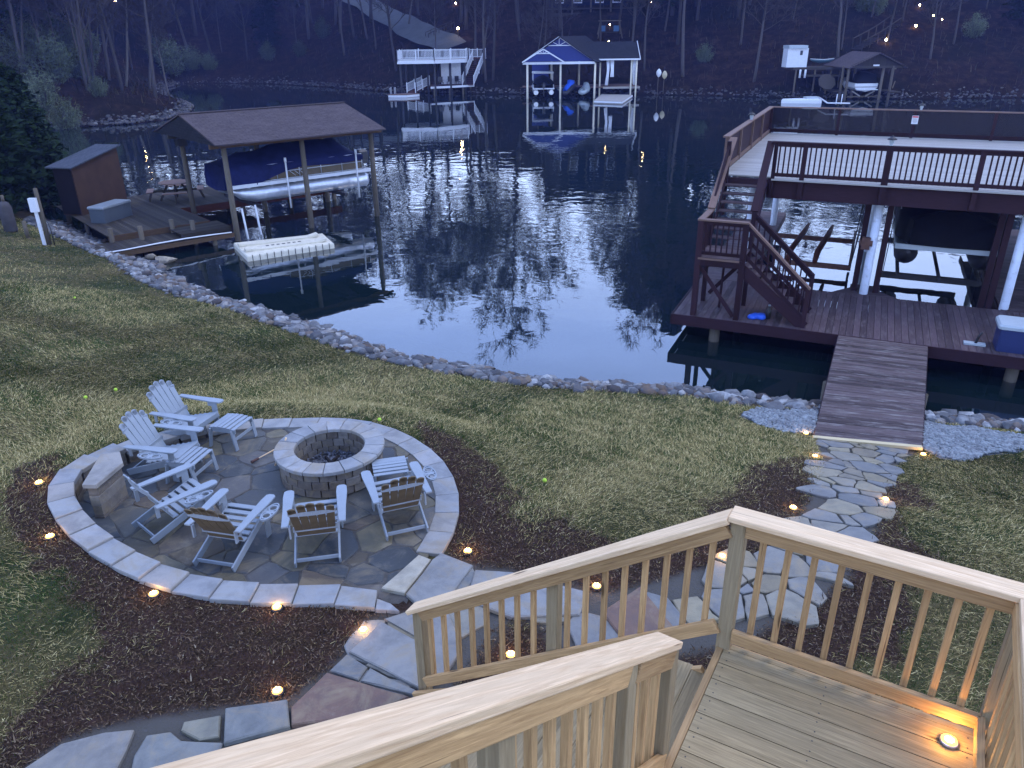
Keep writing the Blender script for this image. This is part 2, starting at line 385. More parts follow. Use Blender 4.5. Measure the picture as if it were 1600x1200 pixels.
M['rock_far'] = mat_rock('far_rock', [(0, (.05, .05, .05)), (.4, (.03, .03, .03)), (.7, (.09, .085, .08)), (.92, (.07, .055, .04)), (1, (.22, .21, .19))])
def mat_ground():
    t = NT('lawn_soil', .95, .03); p = t.pos
    mul = t.attr('mulch'); gra = t.attr('gravel'); wet = t.attr('wet')
    n1 = t.noise(p, .55, 5, .6); n2 = t.noise(p, 4.5, 6, .7); n3 = t.noise(p, 40, 4, .7)
    st = t.noise(t.mapping(p, (14, 60, 5)), 1.6, 5, .7, 2.0)
    green = t.ramp(n2, [(.3, (.016, .028, .009)), (.7, (.040, .058, .018))])
    straw = t.ramp(st, [(.3, (.045, .034, .014)), (.55, (.12, .093, .038)), (.75, (.25, .20, .085))])
    g = t.mix(t.ramp(t.math('ADD', n1, t.math('MULTIPLY', n2, .45)), [(.60, .12), (.80, .9)]), green, straw)
    g = t.mix(t.math('MULTIPLY', n3, .5), g, (.045, .040, .026))
    mu = t.ramp(n3, [(.3, (.014, .009, .006)), (.55, (.042, .027, .018)), (.8, (.085, .060, .040))])
    mu = t.mix(t.ramp(n2, [(.4, 0), (.7, .45)]), mu, (.062, .030, .026))
    c = t.mix(t.ramp(mul, [(.35, 0), (.65, 1)]), g, mu)
    c = t.mix(t.ramp(gra, [(.4, 0), (.6, 1)]), c, (.13, .14, .155))
    c = t.mix(t.attr('bed'), c, (.085, .078, .066))
    c = t.mix(t.ramp(wet, [(.2, 0), (.8, 1)]), c, (.035, .026, .020))
    t.color(c); t.bump(t.math('ADD', n3, n2), .8, .03); return t.m
M['ground'] = mat_ground()
def mat_hill():
    t = NT('leaf_litter', 1, .0); p = t.pos
    n1 = t.noise(p, .06, 5, .6); n2 = t.noise(p, .8, 8, .75); n3 = t.noise(p, 5, 5, .7)
    c = t.ramp(n2, [(.3, (.006, .0045, .003)), (.5, (.022, .014, .009)), (.7, (.060, .038, .023))])
    c = t.mix(t.ramp(n1, [(.46, 0), (.62, .7)]), c, (.010, .013, .007))
    c = t.mix(t.math('MULTIPLY', n3, .55), c, (.005, .004, .004))
    t.color(c); t.bump(n2, .8, .3); return t.m
M['hill'] = mat_hill()
def mat_leaf(name, a, b):
    t = NT(name, .8, .04); r = t.attr('rnd'); oi = t.n.new('ShaderNodeObjectInfo')
    c = t.mix(r, a, b); c = t.mix(t.math('MULTIPLY', oi.outputs['Random'], .5), c, [x * .6 for x in a]); t.color(c); return t.m
M['blade'] = None
def mat_blades():
    t = NT('grass_blade', .8, .06); r = t.attr('rnd')
    t.color(t.ramp(r, [(0, (.018, .042, .010)), (.3, (.036, .072, .015)), (.5, (.065, .084, .020)), (.54, (.100, .072, .026)), (.75, (.245, .190, .068)), (.92, (.42, .335, .135)), (1, (.64, .53, .25))])); return t.m
M['blade'] = mat_blades()
def mat_chips():
    t = NT('mulch_chip', .9, .03); r = t.attr('rnd')
    t.color(t.ramp(r, [(0, (.022, .014, .009)), (.5, (.075, .048, .028)), (.85, (.13, .088, .052)), (.97, (.15, .115, .075)), (1, (.26, .21, .14))])); return t.m
M['chip'] = mat_chips()
M['bark'] = wood('tree_bark', (.085, .074, .066), (.036, .031, .028), .5, .9, .3, False)
M['bark_pale'] = wood('pale_bark', (.15, .135, .115), (.075, .065, .055), .4, .85, .2, False)
M['twig'] = plain('bare_twigs', (.050, .042, .036), .9, .02, 0, .25, 1)
M['needle'] = mat_leaf('evergreen_needles', (.010, .022, .009), (.026, .044, .018))
M['needle_dark'] = mat_leaf('cedar_needles', (.008, .018, .007), (.022, .038, .014))
M['shrub'] = mat_leaf('pale_shrub_twigs', (.075, .095, .050), (.15, .175, .095))

def mat_water():
    m = bpy.data.materials.new('lake_water'); m.use_nodes = True; t = m.node_tree; n = t.nodes; l = t.links; n.clear()
    out = n.new('ShaderNodeOutputMaterial'); mix = n.new('ShaderNodeMixShader'); gl = n.new('ShaderNodeBsdfGlossy'); di = n.new('ShaderNodeBsdfDiffuse')
    tr = n.new('ShaderNodeBsdfTransparent'); m2 = n.new('ShaderNodeMixShader')
    di.inputs[0].default_value = (.010, .027, .030, 1); tr.inputs[0].default_value = (.30, .27, .18, 1)
    gl.inputs['Roughness'].default_value = 0.012; gl.inputs[0].default_value = (1, 1, 1, 1)
    fr = n.new('ShaderNodeFresnel'); fr.inputs[0].default_value = 2.15
    geo = n.new('ShaderNodeNewGeometry')
    mp = n.new('ShaderNodeMapping'); mp.inputs['Scale'].default_value = (1.0, 1.0, 1.0)
    l.new(geo.outputs['Position'], mp.inputs[0])
    na = n.new('ShaderNodeTexNoise'); na.inputs['Scale'].default_value = 1.3; na.inputs['Detail'].default_value = 2.5; na.inputs['Distortion'].default_value = .4
    nb = n.new('ShaderNodeTexNoise'); nb.inputs['Scale'].default_value = .30; nb.inputs['Detail'].default_value = 2
    nc = n.new('ShaderNodeTexNoise'); nc.inputs['Scale'].default_value = .09; nc.inputs['Detail'].default_value = 2
    for q in (na, nb, nc): l.new(mp.outputs[0], q.inputs['Vector'])
    cr = n.new('ShaderNodeMapRange'); cr.inputs[1].default_value = .35; cr.inputs[2].default_value = .65; cr.inputs[3].default_value = .25; cr.inputs[4].default_value = 1.0
    l.new(nc.outputs['Fac'], cr.inputs[0])
    # calm beside the near bank, more ripple out on the open water
    sx = n.new('ShaderNodeSeparateXYZ'); l.new(geo.outputs['Position'], sx.inputs[0])
    cy = n.new('ShaderNodeMapRange'); cy.inputs[1].default_value = 17; cy.inputs[2].default_value = 34; cy.inputs[3].default_value = .07; cy.inputs[4].default_value = 1.0
    l.new(sx.outputs['Y'], cy.inputs[0])
    cf = n.new('ShaderNodeMapRange'); cf.inputs[1].default_value = 38; cf.inputs[2].default_value = 62; cf.inputs[3].default_value = 1.0; cf.inputs[4].default_value = .22; l.new(sx.outputs['Y'], cf.inputs[0])
    a0_ = n.new('ShaderNodeMath'); a0_.operation = 'MULTIPLY'; l.new(cf.outputs[0], a0_.inputs[0]); l.new(cy.outputs[0], a0_.inputs[1])
    am = n.new('ShaderNodeMath'); am.operation = 'MULTIPLY'; l.new(cr.outputs[0], am.inputs[0]); l.new(a0_.outputs[0], am.inputs[1])
    ad = n.new('ShaderNodeMath'); ad.operation = 'MULTIPLY_ADD'; l.new(nb.outputs['Fac'], ad.inputs[0]); ad.inputs[1].default_value = 1.6; l.new(na.outputs['Fac'], ad.inputs[2])
    hm = n.new('ShaderNodeMath'); hm.operation = 'MULTIPLY'; l.new(ad.outputs[0], hm.inputs[0]); l.new(am.outputs[0], hm.inputs[1])
    bp = n.new('ShaderNodeBump'); bp.inputs['Strength'].default_value = 1.0; bp.inputs['Distance'].default_value = WAVE
    l.new(hm.outputs[0], bp.inputs['Height']); l.new(bp.outputs[0], gl.inputs['Normal']); l.new(bp.outputs[0], fr.inputs['Normal'])
    m2.inputs[0].default_value = .35; l.new(tr.outputs[0], m2.inputs[1]); l.new(di.outputs[0], m2.inputs[2])
    l.new(fr.outputs[0], mix.inputs[0]); l.new(m2.outputs[0], mix.inputs[1]); l.new(gl.outputs[0], mix.inputs[2]); l.new(mix.outputs[0], out.inputs[0])
    return m
WAVE = 0.020
M['water'] = mat_water()

# ================================================================== SETTING
def seg_dist(X, Y, pts, closed=False):
    """distance to polyline and side sign of the nearest segment (+ = right-hand side walking along pts)"""
    best = np.full(X.shape, 1e9); sg = np.zeros(X.shape)
    n = len(pts) if closed else len(pts) - 1
    for i in range(n):
        ax, ay = pts[i][0], pts[i][1]; bx, by = pts[(i + 1) % len(pts)][0], pts[(i + 1) % len(pts)][1]
        dx, dy = bx - ax, by - ay; L2 = dx * dx + dy * dy + 1e-12
        t = np.clip(((X - ax) * dx + (Y - ay) * dy) / L2, 0, 1)
        ex, ey = X - (ax + t * dx), Y - (ay + t * dy); d = np.hypot(ex, ey)
        cr = dy * (X - ax) - dx * (Y - ay)
        m = d < best - 1e-9; best = np.where(m, d, best); sg = np.where(m, np.sign(cr), sg)
    return best, sg
def in_poly(X, Y, pts):
    ins = np.zeros(X.shape, bool); n = len(pts)
    for i in range(n):
        x1, y1 = pts[i][0], pts[i][1]; x2, y2 = pts[(i + 1) % n][0], pts[(i + 1) % n][1]
        c = ((y1 > Y) != (y2 > Y)) & (X < (x2 - x1) * (Y - y1) / (y2 - y1 + 1e-12) + x1); ins ^= c
    return ins
def sdf_poly(X, Y, pts):
    d, _ = seg_dist(X, Y, pts, True); return np.where(in_poly(X, Y, pts), -d, d)
def sstep(a, b, x):
    t = np.clip((x - a) / (b - a), 0, 1); return t * t * (3 - 2 * t)
_ph = rng.uniform(0, 6.28, (40,)); _dr = rng.uniform(0, 6.28, (40,))
def wob(X, Y, f, k=0, n=7):
    o = np.zeros(np.shape(X))
    for i in range(n):
        a = _dr[(k + i) % 40]; ff = f * (1.0 + .63 * i)
        o = o + np.sin((X * math.cos(a) + Y * math.sin(a)) * ff + _ph[(k + i) % 40]) / (1 + .5 * i)
    return o / 2.5

PZ = 1.72                                            # patio level
SHORE_PX = [(-60, 300), (30, 322), (95, 352), (150, 378), (205, 402), (240, 414), (262, 434), (330, 464), (440, 494), (520, 521), (620, 556), (720, 576), (800, 590),
            (900, 601), (1040, 607), (1100, 613), (1180, 627), (1280, 634), (1370, 640), (1450, 650), (1600, 664)]
SHORE = [(-120, 75), (-45, 48)] + [tuple(P(*q)[:2]) for q in SHORE_PX] + [(14.5, 11.2), (45, -3)]
RING_PX = [(455, 653, 1.74), (520, 651, 1.74), (578, 656, 1.74), (628, 672, 1.74), (672, 697, 1.74), (703, 728, 1.74), (720, 770, 1.74), (718, 812, 1.74), (706, 842, 1.74), (690, 866, 1.74),
           (650, 958, 1.76), (600, 955, 1.78), (540, 941, 1.80), (480, 943, 1.82), (420, 943, 1.84), (340, 938, 1.87), (258, 923, 1.9), (205, 902, 1.93), (152, 872, 1.97), (108, 840, 2.0), (80, 806, 2.02), (66, 775, 2.03),
           (84, 733, 2.03), (125, 712, 2.0), (185, 690, 1.95), (240, 676, 1.88), (300, 664, 1.82), (380, 655, 1.76)]
RING = [P(x, y, z) for x, y, z in RING_PX]
RPOLY = [(p.x, p.y) for p in RING]
PATH_PX = [(690, 862), (740, 882), (800, 890), (860, 900), (915, 925), (960, 925), (1020, 912), (1080, 890), (1150, 872), (1210, 858), (1246, 830), (1262, 790), (1281, 755), (1290, 725), (1275, 684),
           (1434, 700), (1402, 722), (1383, 745), (1375, 790), (1362, 832), (1345, 862), (1316, 900), (1275, 935), (1220, 962), (1150, 1000), (1050, 1020), (950, 1030), (885, 1020), (845, 975), (800, 960),
           (765, 985), (735, 1030), (700, 1080), (660, 1110), (560, 1150), (480, 1200), (300, 1290), (20, 1290), (40, 1196), (100, 1160), (180, 1130), (260, 1118), (352, 1104), (452, 1096), (518, 1045), (580, 972), (648, 962)]
def land_z0(X, Y):
    d, sg = seg_dist(X, Y, SHORE); s = d * sg
    z = np.where(s < 0, np.maximum(-1.7, s * .42), 0)
    z = np.where(s >= 0, .42 * sstep(-.2, 1.25, s) - .42 * float(sstep(-.2, 1.25, 0.0)) , z)
    z = z + np.where(s > 1.0, np.minimum(.20 * (s - 1.0), 1.3), 0)
    z = z + .035 * wob(X, Y, .7) * sstep(1, 3, s)
    qx, qy = X - 6.0, Y - 11.40; lon = -(qx * .413 + qy * .911); lat = qx * .911 - qy * .413      # ground stays below the end of the walkway
    zc = .56 + .24 * np.maximum(lon, 0); wl_ = (1 - sstep(1.6, 4.2, np.abs(lat))) * (1 - sstep(3.5, 5.5, lon))
    z = np.where(s > .3, np.minimum(z, zc) * wl_ + z * (1 - wl_), z)
    return z, s
PATHW = []
for q in PATH_PX:
    zg = PZ
    for _ in range(6):
        p = P(q[0], q[1], zg); zz, _s1 = land_z0(np.array(p.x), np.array(p.y)); zg = min(PZ, float(zz) + .02)
        if q[0] < 1100: zg = PZ; break
    PATHW.append((p.x, p.y))
def mk_poly(px, z): return [tuple(P(x, y, z)[:2]) for x, y in px]
MUL1 = mk_poly([(40, 748), (66, 742), (100, 800), (200, 880), (640, 940), (720, 1010), (560, 1290), (-60, 1290), (-40, 1130), (30, 1085), (130, 1060), (190, 1010), (160, 955), (70, 880), (20, 850), (0, 820), (20, 780)], 1.75)
MUL2 = mk_poly([(655, 685), (715, 690), (752, 745), (790, 800), (860, 846), (960, 866), (1050, 858), (1110, 815), (1150, 760), (1175, 700), (1215, 672), (1300, 672), (1250, 900), (1000, 990), (690, 970)], 1.5)
MUL3 = mk_poly([(1400, 690), (1462, 705), (1450, 745), (1405, 775), (1402, 830), (1450, 880), (1440, 940), (1380, 1000), (1340, 1080), (1240, 1200), (1000, 1290), (560, 1290), (700, 1010), (900, 940), (1300, 850), (1380, 740)], 1.6)
GRAV1 = mk_poly([(1155, 655), (1190, 640), (1285, 640), (1290, 690), (1225, 680), (1185, 668)], .5)
GRAV2 = mk_poly([(1425, 655), (1480, 665), (1640, 690), (1640, 702), (1560, 712), (1500, 722), (1470, 722), (1430, 700)], .5)
def land_z(X, Y):
    z, s = land_z0(X, Y)
    dr = sdf_poly(X, Y, RPOLY)
    # the ground meets the ring: higher on the house-left side
    cx, cy = -3.3, 8.3
    wsum = np.zeros(X.shape); zsum = np.zeros(X.shape)
    for q in RING: ww = 1 / ((X - q.x) ** 2 + (Y - q.y) ** 2 + .02) ** 2; wsum = wsum + ww; zsum = zsum + ww * (q.z - .055)
    rz_ = zsum / wsum
    w = 1 - sstep(.0, 2.0, dr)
    z = z * (1 - w) + rz_ * w
    z = np.where(dr < -.2, PZ - .14, z)
    dp = sdf_poly(X, Y, PATHW)
    z = np.where((dp < .4) & (X < 3) & (Y < 8), np.where(dr < .25, z, np.minimum(z, PZ - .015 + 0 * z)), z)
    return z, s, dr, dp

nx, ny = 480, 360
xs = np.concatenate([np.linspace(-120, -22, 30)[:-1], np.linspace(-22, 14, nx), np.linspace(14, 60, 14)[1:]])
ys = np.concatenate([np.linspace(-12, 2, 15)[:-1], np.linspace(2, 34, ny), np.linspace(34, 60, 20)[1:]])
GX, GY = np.meshgrid(xs, ys); gz, gs, gdr, gdp = land_z(GX, GY)
wv = .22 * wob(GX, GY, 2.3, 5) + .10 * wob(GX, GY, 7, 11)
mul = np.maximum.reduce([sstep(.18, -.18, sdf_poly(GX, GY, q) + wv) for q in (MUL1, MUL2, MUL3)])
gra = np.maximum.reduce([sstep(.10, -.10, sdf_poly(GX, GY, q) + wv * .5) for q in (GRAV1, GRAV2)])
band = (gs < 1.35 + wv * .8)
gra = np.maximum(gra * (gs > .2), 0)
bed = sstep(.10, -.02, gdp + wv * .25) * (gs > .9)
wet = sstep(.55, -.1, gs)
wet = np.maximum(wet, sstep(1.45, 1.15, gs + wv * .4) * .55)
idx = np.arange(GX.size).reshape(GX.shape)
F = np.stack([idx[:-1, :-1], idx[:-1, 1:], idx[1:, 1:], idx[1:, :-1]], -1).reshape(-1, 4)
keep = (gz[:-1, :-1].ravel() > -1.69) | (gz[1:, 1:].ravel() > -1.69)
jit = .012 * wob(GX, GY, 9, 3)
o = np_mesh('lawn', np.stack([GX, GY, gz + jit], -1).reshape(-1, 3), F[keep], M['ground'], {'mulch': mul.ravel(), 'gravel': gra.ravel(), 'bed': bed.ravel(), 'wet': wet.ravel()}, smooth=True)
tag(o, kind='structure')

mb = MB(); mb.box((0, 100, -1.75), (520, 520, .1)); tag(mb.build('lake_bed', plain('lake_mud', (.05, .042, .028), .9, .1)), kind='structure')
o = np_mesh('lake_water', [(-260, -60, 0), (260, -60, 0), (260, 260, 0), (-260, 260, 0)], [(0, 1, 2, 3)], M['water']); tag(o, kind='structure')

# ---- far bank and wooded hillside
FS_PX = [(60, 206), (118, 199), (200, 195), (262, 187), (298, 176), (304, 168), (292, 161), (262, 153), (262, 138), (285, 131), (330, 130), (420, 131), (520, 137), (620, 145), (760, 147), (900, 149), (1000, 148), (1120, 150), (1240, 154), (1400, 155), (1600, 153)]
FSH = [(-200, 40), (-110, 58), (-62, 70)] + [tuple(P(*q)[:2]) for q in FS_PX] + [(95, 84), (240, 60)]
def hill_z(X, Y):
    d, sg = seg_dist(X, Y, FSH); s = -d * sg
    s2 = s - 3 * wob(X, Y, .05, 9) * sstep(4, 15, s)
    z = np.where(s < 0, np.maximum(-1.7, s * .35), .9 * sstep(-.2, 2.2, s))
    z = z + np.where(s2 > 2, 31 * (1 - np.exp(-(s2 - 2) * .0165)), 0) + .5 * wob(X, Y, .16, 3) * sstep(3, 12, s)
    # low, flat tongue of the peninsula
    pen = sstep(-33, -42, X) * sstep(100, 84, Y)
    z = np.where(s > 2, z * (1 - .55 * pen * sstep(40, 5, s)), z)
    return z, s
hx = np.linspace(-210, 210, 300); hy = np.linspace(45, 250, 190)
HX, HY = np.meshgrid(hx, hy); hz, hs = hill_z(HX, HY)
idx = np.arange(HX.size).reshape(HX.shape); F = np.stack([idx[:-1, :-1], idx[:-1, 1:], idx[1:, 1:], idx[1:, :-1]], -1).reshape(-1, 4)
keep = (hz[:-1, :-1].ravel() > -1.69) | (hz[1:, 1:].ravel() > -1.69)
o = np_mesh('hillside', np.stack([HX, HY, hz], -1).reshape(-1, 3), F[keep], M['hill'], smooth=True); tag(o, kind='structure')
def hz_at(x, y): z, s = hill_z(np.array(float(x)), np.array(float(y))); return float(z), float(s)
def on_hill(px, py):
    """point of the hillside seen at a pixel"""
    d = ray(px, py); t = 60.0
    while t < 260:
        z, s = hz_at(d[0] * t, d[1] * t)
        if CAM_H + d[2] * t <= z: break
        t += .5
    return Vector((d[0] * t, d[1] * t, CAM_H + d[2] * t))

# driveway running down the far slope
pts = [on_hill(*q) for q in [(708, 82), (676, 66), (640, 52), (610, 32), (575, 12), (548, 1)]]
pts.append(pts[-1] + (pts[-1] - pts[-2]) * 1.5)
vv, ff = [], []
fine = []
for i in range(len(pts) - 1):
    for k in range(6): fine.append(pts[i].lerp(pts[i + 1], k / 6))
for i, p in enumerate(fine):
    t = (fine[min(i + 1, len(fine) - 1)] - fine[max(0, i - 1)]); t.z = 0; t.normalize(); n_ = Vector((-t.y, t.x, 0))
    for k in range(7):
        q = p + n_ * (k / 6 - .5) * 4.2; zz = max(hz_at(q.x + dx, q.y + dy)[0] for dx in (-.9, 0, .9) for dy in (-.9, 0, .9)); vv.append((q.x, q.y, zz + .12))
for i in range(len(fine) - 1):
    for k in range(6): a = i * 7 + k; ff.append((a, a + 1, a + 8, a + 7))
tag(np_mesh('driveway', vv, ff, M['concrete'], smooth=True), kind='structure')

# ------------------------------------------------------------------ stones as numpy batches
def ico():
    t = (1 + 5 ** .5) / 2
    v = np.array([(-1, t, 0), (1, t, 0), (-1, -t, 0), (1, -t, 0), (0, -1, t), (0, 1, t), (0, -1, -t), (0, 1, -t), (t, 0, -1), (t, 0, 1), (-t, 0, -1), (-t, 0, 1)], float); v /= np.linalg.norm(v[0])
    f = np.array([(0, 11, 5), (0, 5, 1), (0, 1, 7), (0, 7, 10), (0, 10, 11), (1, 5, 9), (5, 11, 4), (11, 10, 2), (10, 7, 6), (7, 1, 8), (3, 9, 4), (3, 4, 2), (3, 2, 6), (3, 6, 8), (3, 8, 9), (4, 9, 5), (2, 4, 11), (6, 2, 10), (8, 6, 7), (9, 8, 1)])
    return v, f
IV, IF = ico()
def rand_rot(n):
    q = rng.normal(size=(n, 4)); q /= np.linalg.norm(q, axis=1)[:, None]; w, x, y, z = q.T
    return np.stack([np.stack([1 - 2 * (y * y + z * z), 2 * (x * y - z * w), 2 * (x * z + y * w)], -1), np.stack([2 * (x * y + z * w), 1 - 2 * (x * x + z * z), 2 * (y * z - x * w)], -1), np.stack([2 * (x * z - y * w), 2 * (y * z + x * w), 1 - 2 * (x * x + y * y)], -1)], 1)
def stones(name, pos, size, mat, flat=.65):
    n = len(pos); V = IV[None] * (1 + rng.uniform(-.28, .28, (n, 12, 1))); V = V * (size[:, None, None] * rng.uniform(.6, 1.2, (n, 1, 3)))
    V = np.einsum('nij,nkj->nki', rand_rot(n), V); V[:, :, 2] *= flat; V = V + pos[:, None, :]
    F = (IF[None] + 12 * np.arange(n)[:, None, None]).reshape(-1, 3)
    return np_mesh(name, V.reshape(-1, 3), F, mat, fattrs={'rnd': np.repeat(rng.random(n), 20)})
def land_pt(X, Y): return land_z(X, Y)[0]

# far rip-rap (nobody could count it)
pos = []
cum = []
for i in range(2, len(FSH) - 2):
    a, b = Vector((*FSH[i], 0)), Vector((*FSH[i + 1], 0)); L = (b - a).length; n_ = Vector((-(b - a).y, (b - a).x, 0)).normalized()
    dens = 26 if i < 9 else 11
    for _ in range(int(L * dens)):
        w_ = abs(random.gauss(0, .55 if i < 9 else .8)) + .05; p = a.lerp(b, random.random()) + n_ * w_; pos.append((p.x, p.y, min(.15 + w_ * .5, 1.3) * random.uniform(.5, 1)))
pos = np.array(pos); o = stones('far_riprap', pos, rng.uniform(.07, .22, len(pos)), M['rock_far']); tag(o, 'grey rip-rap stones lining the far lake bank', 'stones', kind='stuff')

# near rip-rap: the largest 300 are stones of their own
N = 9000; T = []
SP = np.array(SHORE[2:-1]); 
SL = np.hypot(*(SP[1:] - SP[:-1]).T); CS = np.concatenate([[0], np.cumsum(SL)])
u = rng.uniform(0, CS[-1], N); i = np.searchsorted(CS, u) - 1; i = np.clip(i, 0, len(SL) - 1); f_ = (u - CS[i]) / SL[i]
base = SP[i] * (1 - f_[:, None]) + SP[i + 1] * f_[:, None]; dv = (SP[i + 1] - SP[i]) / SL[i][:, None]; nn = np.stack([dv[:, 1], -dv[:, 0]], -1)
off = rng.uniform(-.25, 1.25, N) + rng.normal(0, .08, N); pp = base + nn * off[:, None]
zz, ss, _d, _e = land_z(pp[:, 0], pp[:, 1]); sz = np.clip(rng.lognormal(-2.42, .42, N), .035, .21)
ok = (ss > -.3) & (ss < 1.45) & (pp[:, 0] > -19) & (pp[:, 0] < 12) & ~(in_poly(pp[:, 0], pp[:, 1], GRAV2) & (ss > .8))
pos = np.stack([pp[:, 0], pp[:, 1], zz + sz * .25], -1)[ok]; sz = sz[ok]
ap = sz / np.hypot(pos[:, 0], pos[:, 1]); order = np.argsort(-ap); big = []; used = []
for k in order:
    if len(big) >= 300: break
    if all((pos[k, 0] - pos[j, 0]) ** 2 + (pos[k, 1] - pos[j, 1]) ** 2 > (.8 * (sz[k] + sz[j])) ** 2 for j in big): big.append(k)
rest = np.setdiff1d(np.arange(len(pos)), np.array(big))
tag(stones('small_riprap', pos[rest], sz[rest], M['rock']), 'grey and brown shore stones packed along the water edge', 'stones', kind='stuff')
variants = []
for k in range(10):
    bm = bmesh.new(); bmesh.ops.create_icosphere(bm, subdivisions=2, radius=1)
    sx_, sy_, sz_ = random.uniform(.8, 1.25), random.uniform(.65, 1), random.uniform(.45, .75)
    planes = [(norm((random.gauss(0, 1), random.gauss(0, 1), random.gauss(0, 1))), random.uniform(.42, .80)) for _ in range(16)]
    for v in bm.verts:
        for n_, dd in planes:
            q = v.co.dot(n_)
            if q > dd: v.co -= n_ * (q - dd)
        v.co = Vector((v.co.x * sx_, v.co.y * sy_, v.co.z * sz_)) * random.uniform(.96, 1.04)
    me = bpy.data.meshes.new('riprap_stone'); bm.to_mesh(me); bm.free(); me.materials.append(M['rock']); variants.append(me)
for k in big:
    o = bpy.data.objects.new('riprap_stone', random.choice(variants)); COL.objects.link(o)
    o.location = pos[k]; s_ = sz[k] * 1.15; o.scale = (s_, s_, s_); o.rotation_euler = (random.uniform(-.3, .3), random.uniform(-.3, .3), random.uniform(0, 6.28))
    sc_ = next(n_ for lim, n_ in ((-9.5, 'below the left boathouse walkway'), (-4.5, 'on the left bend of the shore'), (0, 'behind the fire pit patio'), (4.2, 'left of the gravel by the dock walkway'), (6.6, 'beside and under the dock walkway'), (99, 'right of the dock walkway')) if pos[k][0] < lim)
    sb_ = 'large' if sz[k] > .11 else 'smaller'; tag(o, '%s rough angular shore stone %s' % (sb_, sc_), 'stone', '%s rip-rap stones %s' % (sb_, sc_))
for q, s_, lab in [((258, 405), .30, 'large tan boulder at the water edge, right of its paler neighbour'), ((237, 400), .24, 'pale tan boulder at the water edge beside the boathouse walkway')]:
    p = P(q[0], q[1], .12); o = bpy.data.objects.new('boulder', variants[3].copy()); o.data.materials[0] = M['boulder']; COL.objects.link(o); o.location = p
    o.scale = (s_ * 1.5, s_, s_); o.rotation_euler = (0, 0, random.random() * 3); tag(o, lab, 'boulder')

# gravel beside the walkway
gp = []
for poly, n in ((GRAV1, 2600), (GRAV2, 5200)):
    a = np.array(poly); lo, hi = a.min(0), a.max(0); q = rng.uniform(lo - .1, hi + .1, (n * 3, 2)); dd = sdf_poly(q[:, 0], q[:, 1], poly) + .10 * wob(q[:, 0], q[:, 1], 7, 2)
    q = q[dd < .02]; gp.append(q[:n])
gp = np.concatenate(gp); gz_, gs_, _, gdp_ = land_z(gp[:, 0], gp[:, 1]); k = (gs_ > .15) & (gdp_ > .02); gp, gz_ = gp[k], gz_[k]
o = stones('gravel', np.stack([gp[:, 0], gp[:, 1], gz_ + .015 + rng.uniform(0, .02, len(gp))], -1), rng.uniform(.018, .05, len(gp)), M['gravel'], .7)
tag(o, 'pale blue crushed gravel on both sides of the dock walkway', 'gravel', kind='stuff')

# ------------------------------------------------------------------ lawn blades, straw and mulch chips
def blades(name, X, Y, Z, L, W, lean, az, rnd, mat):
    n = len(X); ca, sa = np.cos(az), np.sin(az)
    up = np.cos(lean) * L; out = np.sin(lean) * L
    b = np.stack([X, Y, Z], -1); side = np.stack([-sa, ca, np.zeros(n)], -1) * (W / 2)[:, None]
    mid = b + np.stack([ca * out * .45, sa * out * .45, up * .62], -1); tip = b + np.stack([ca * out, sa * out, up], -1)
    V = np.stack([b - side, b + side, mid + side * .8, mid - side * .8, tip], 1).reshape(-1, 3)
    o_ = np.arange(n)[:, None] * 5
    F = np.concatenate([o_ + np.array([[0, 1, 2]]), o_ + np.array([[0, 2, 3]]), o_ + np.array([[3, 2, 4]])], 0)
    return np_mesh(name, V, F, mat, fattrs={'rnd': np.concatenate([rnd] * 3)})
def sample(n, x0, x1, y0, y1):
    X = rng.uniform(x0, x1, n); Y = rng.uniform(y0, y1, n); dep = Y * .909 + 2.2; k = np.abs(X) < dep * .70 + .5; return X[k], Y[k]
parts = [sample(*a) for a in [(330000, -9, 8, 3.2, 8), (440000, -11, 9, 8, 13), (330000, -14, 10, 13, 20), (150000, -22, 3, 20, 31)]]
X = np.concatenate([p[0] for p in parts]); Y = np.concatenate([p[1] for p in parts])
Z, S_, DR, DP = land_z(X, Y)
w_ = .22 * wob(X, Y, 2.3, 5) + .10 * wob(X, Y, 7, 11)
MU = np.minimum.reduce([sdf_poly(X, Y, q) for q in (MUL1, MUL2, MUL3)]) + w_
GV = np.minimum(sdf_poly(X, Y, GRAV1), sdf_poly(X, Y, GRAV2))
fr = rng.random(len(X))
k = (S_ > 1.25 + w_ * .5) & (DR > .02) & (DP > .02) & (GV > .05) & ((MU > 0) | (fr < .012) | ((MU > -.3) & (fr < .15)))
X, Y, Z, MU, S_ = X[k], Y[k], Z[k], MU[k], S_[k]; n = len(X)
patch = .55 + .32 * wob(X, Y, .9, 1) + .30 * wob(X, Y, 4.2, 17) + .22 * wob(X, Y, 13, 23)
dry = np.clip(patch * .75 + .10 + (MU < 0) * .3, .06, .93); isdry = rng.random(n) < dry
L = np.where(isdry, rng.uniform(.025, .105, n) ** 1.15 * 1.3, rng.uniform(.02, .05, n)) * (1 + .2 * (Y > 13)); W = np.where(isdry, rng.uniform(.0018, .0042, n), rng.uniform(.0025, .005, n)) * (.85 + Y / 13)
swirl = wob(X, Y, .55, 31) * 3.2 + rng.normal(0, .9, n)
lean = np.where(isdry, rng.uniform(1.0, 1.55, n), rng.uniform(.1, 1.0, n)); rnd = np.where(isdry, rng.uniform(.54, 1, n) ** 1.15, rng.uniform(0, .5, n))
o = blades('grass', X, Y, Z + .004 + rng.uniform(0, .02, n) * isdry, L, W, lean, swirl, np.clip(rnd, 0, 1), M['blade']); tag(o, 'patchy winter lawn of green grass and flattened straw', 'grass', kind='stuff')

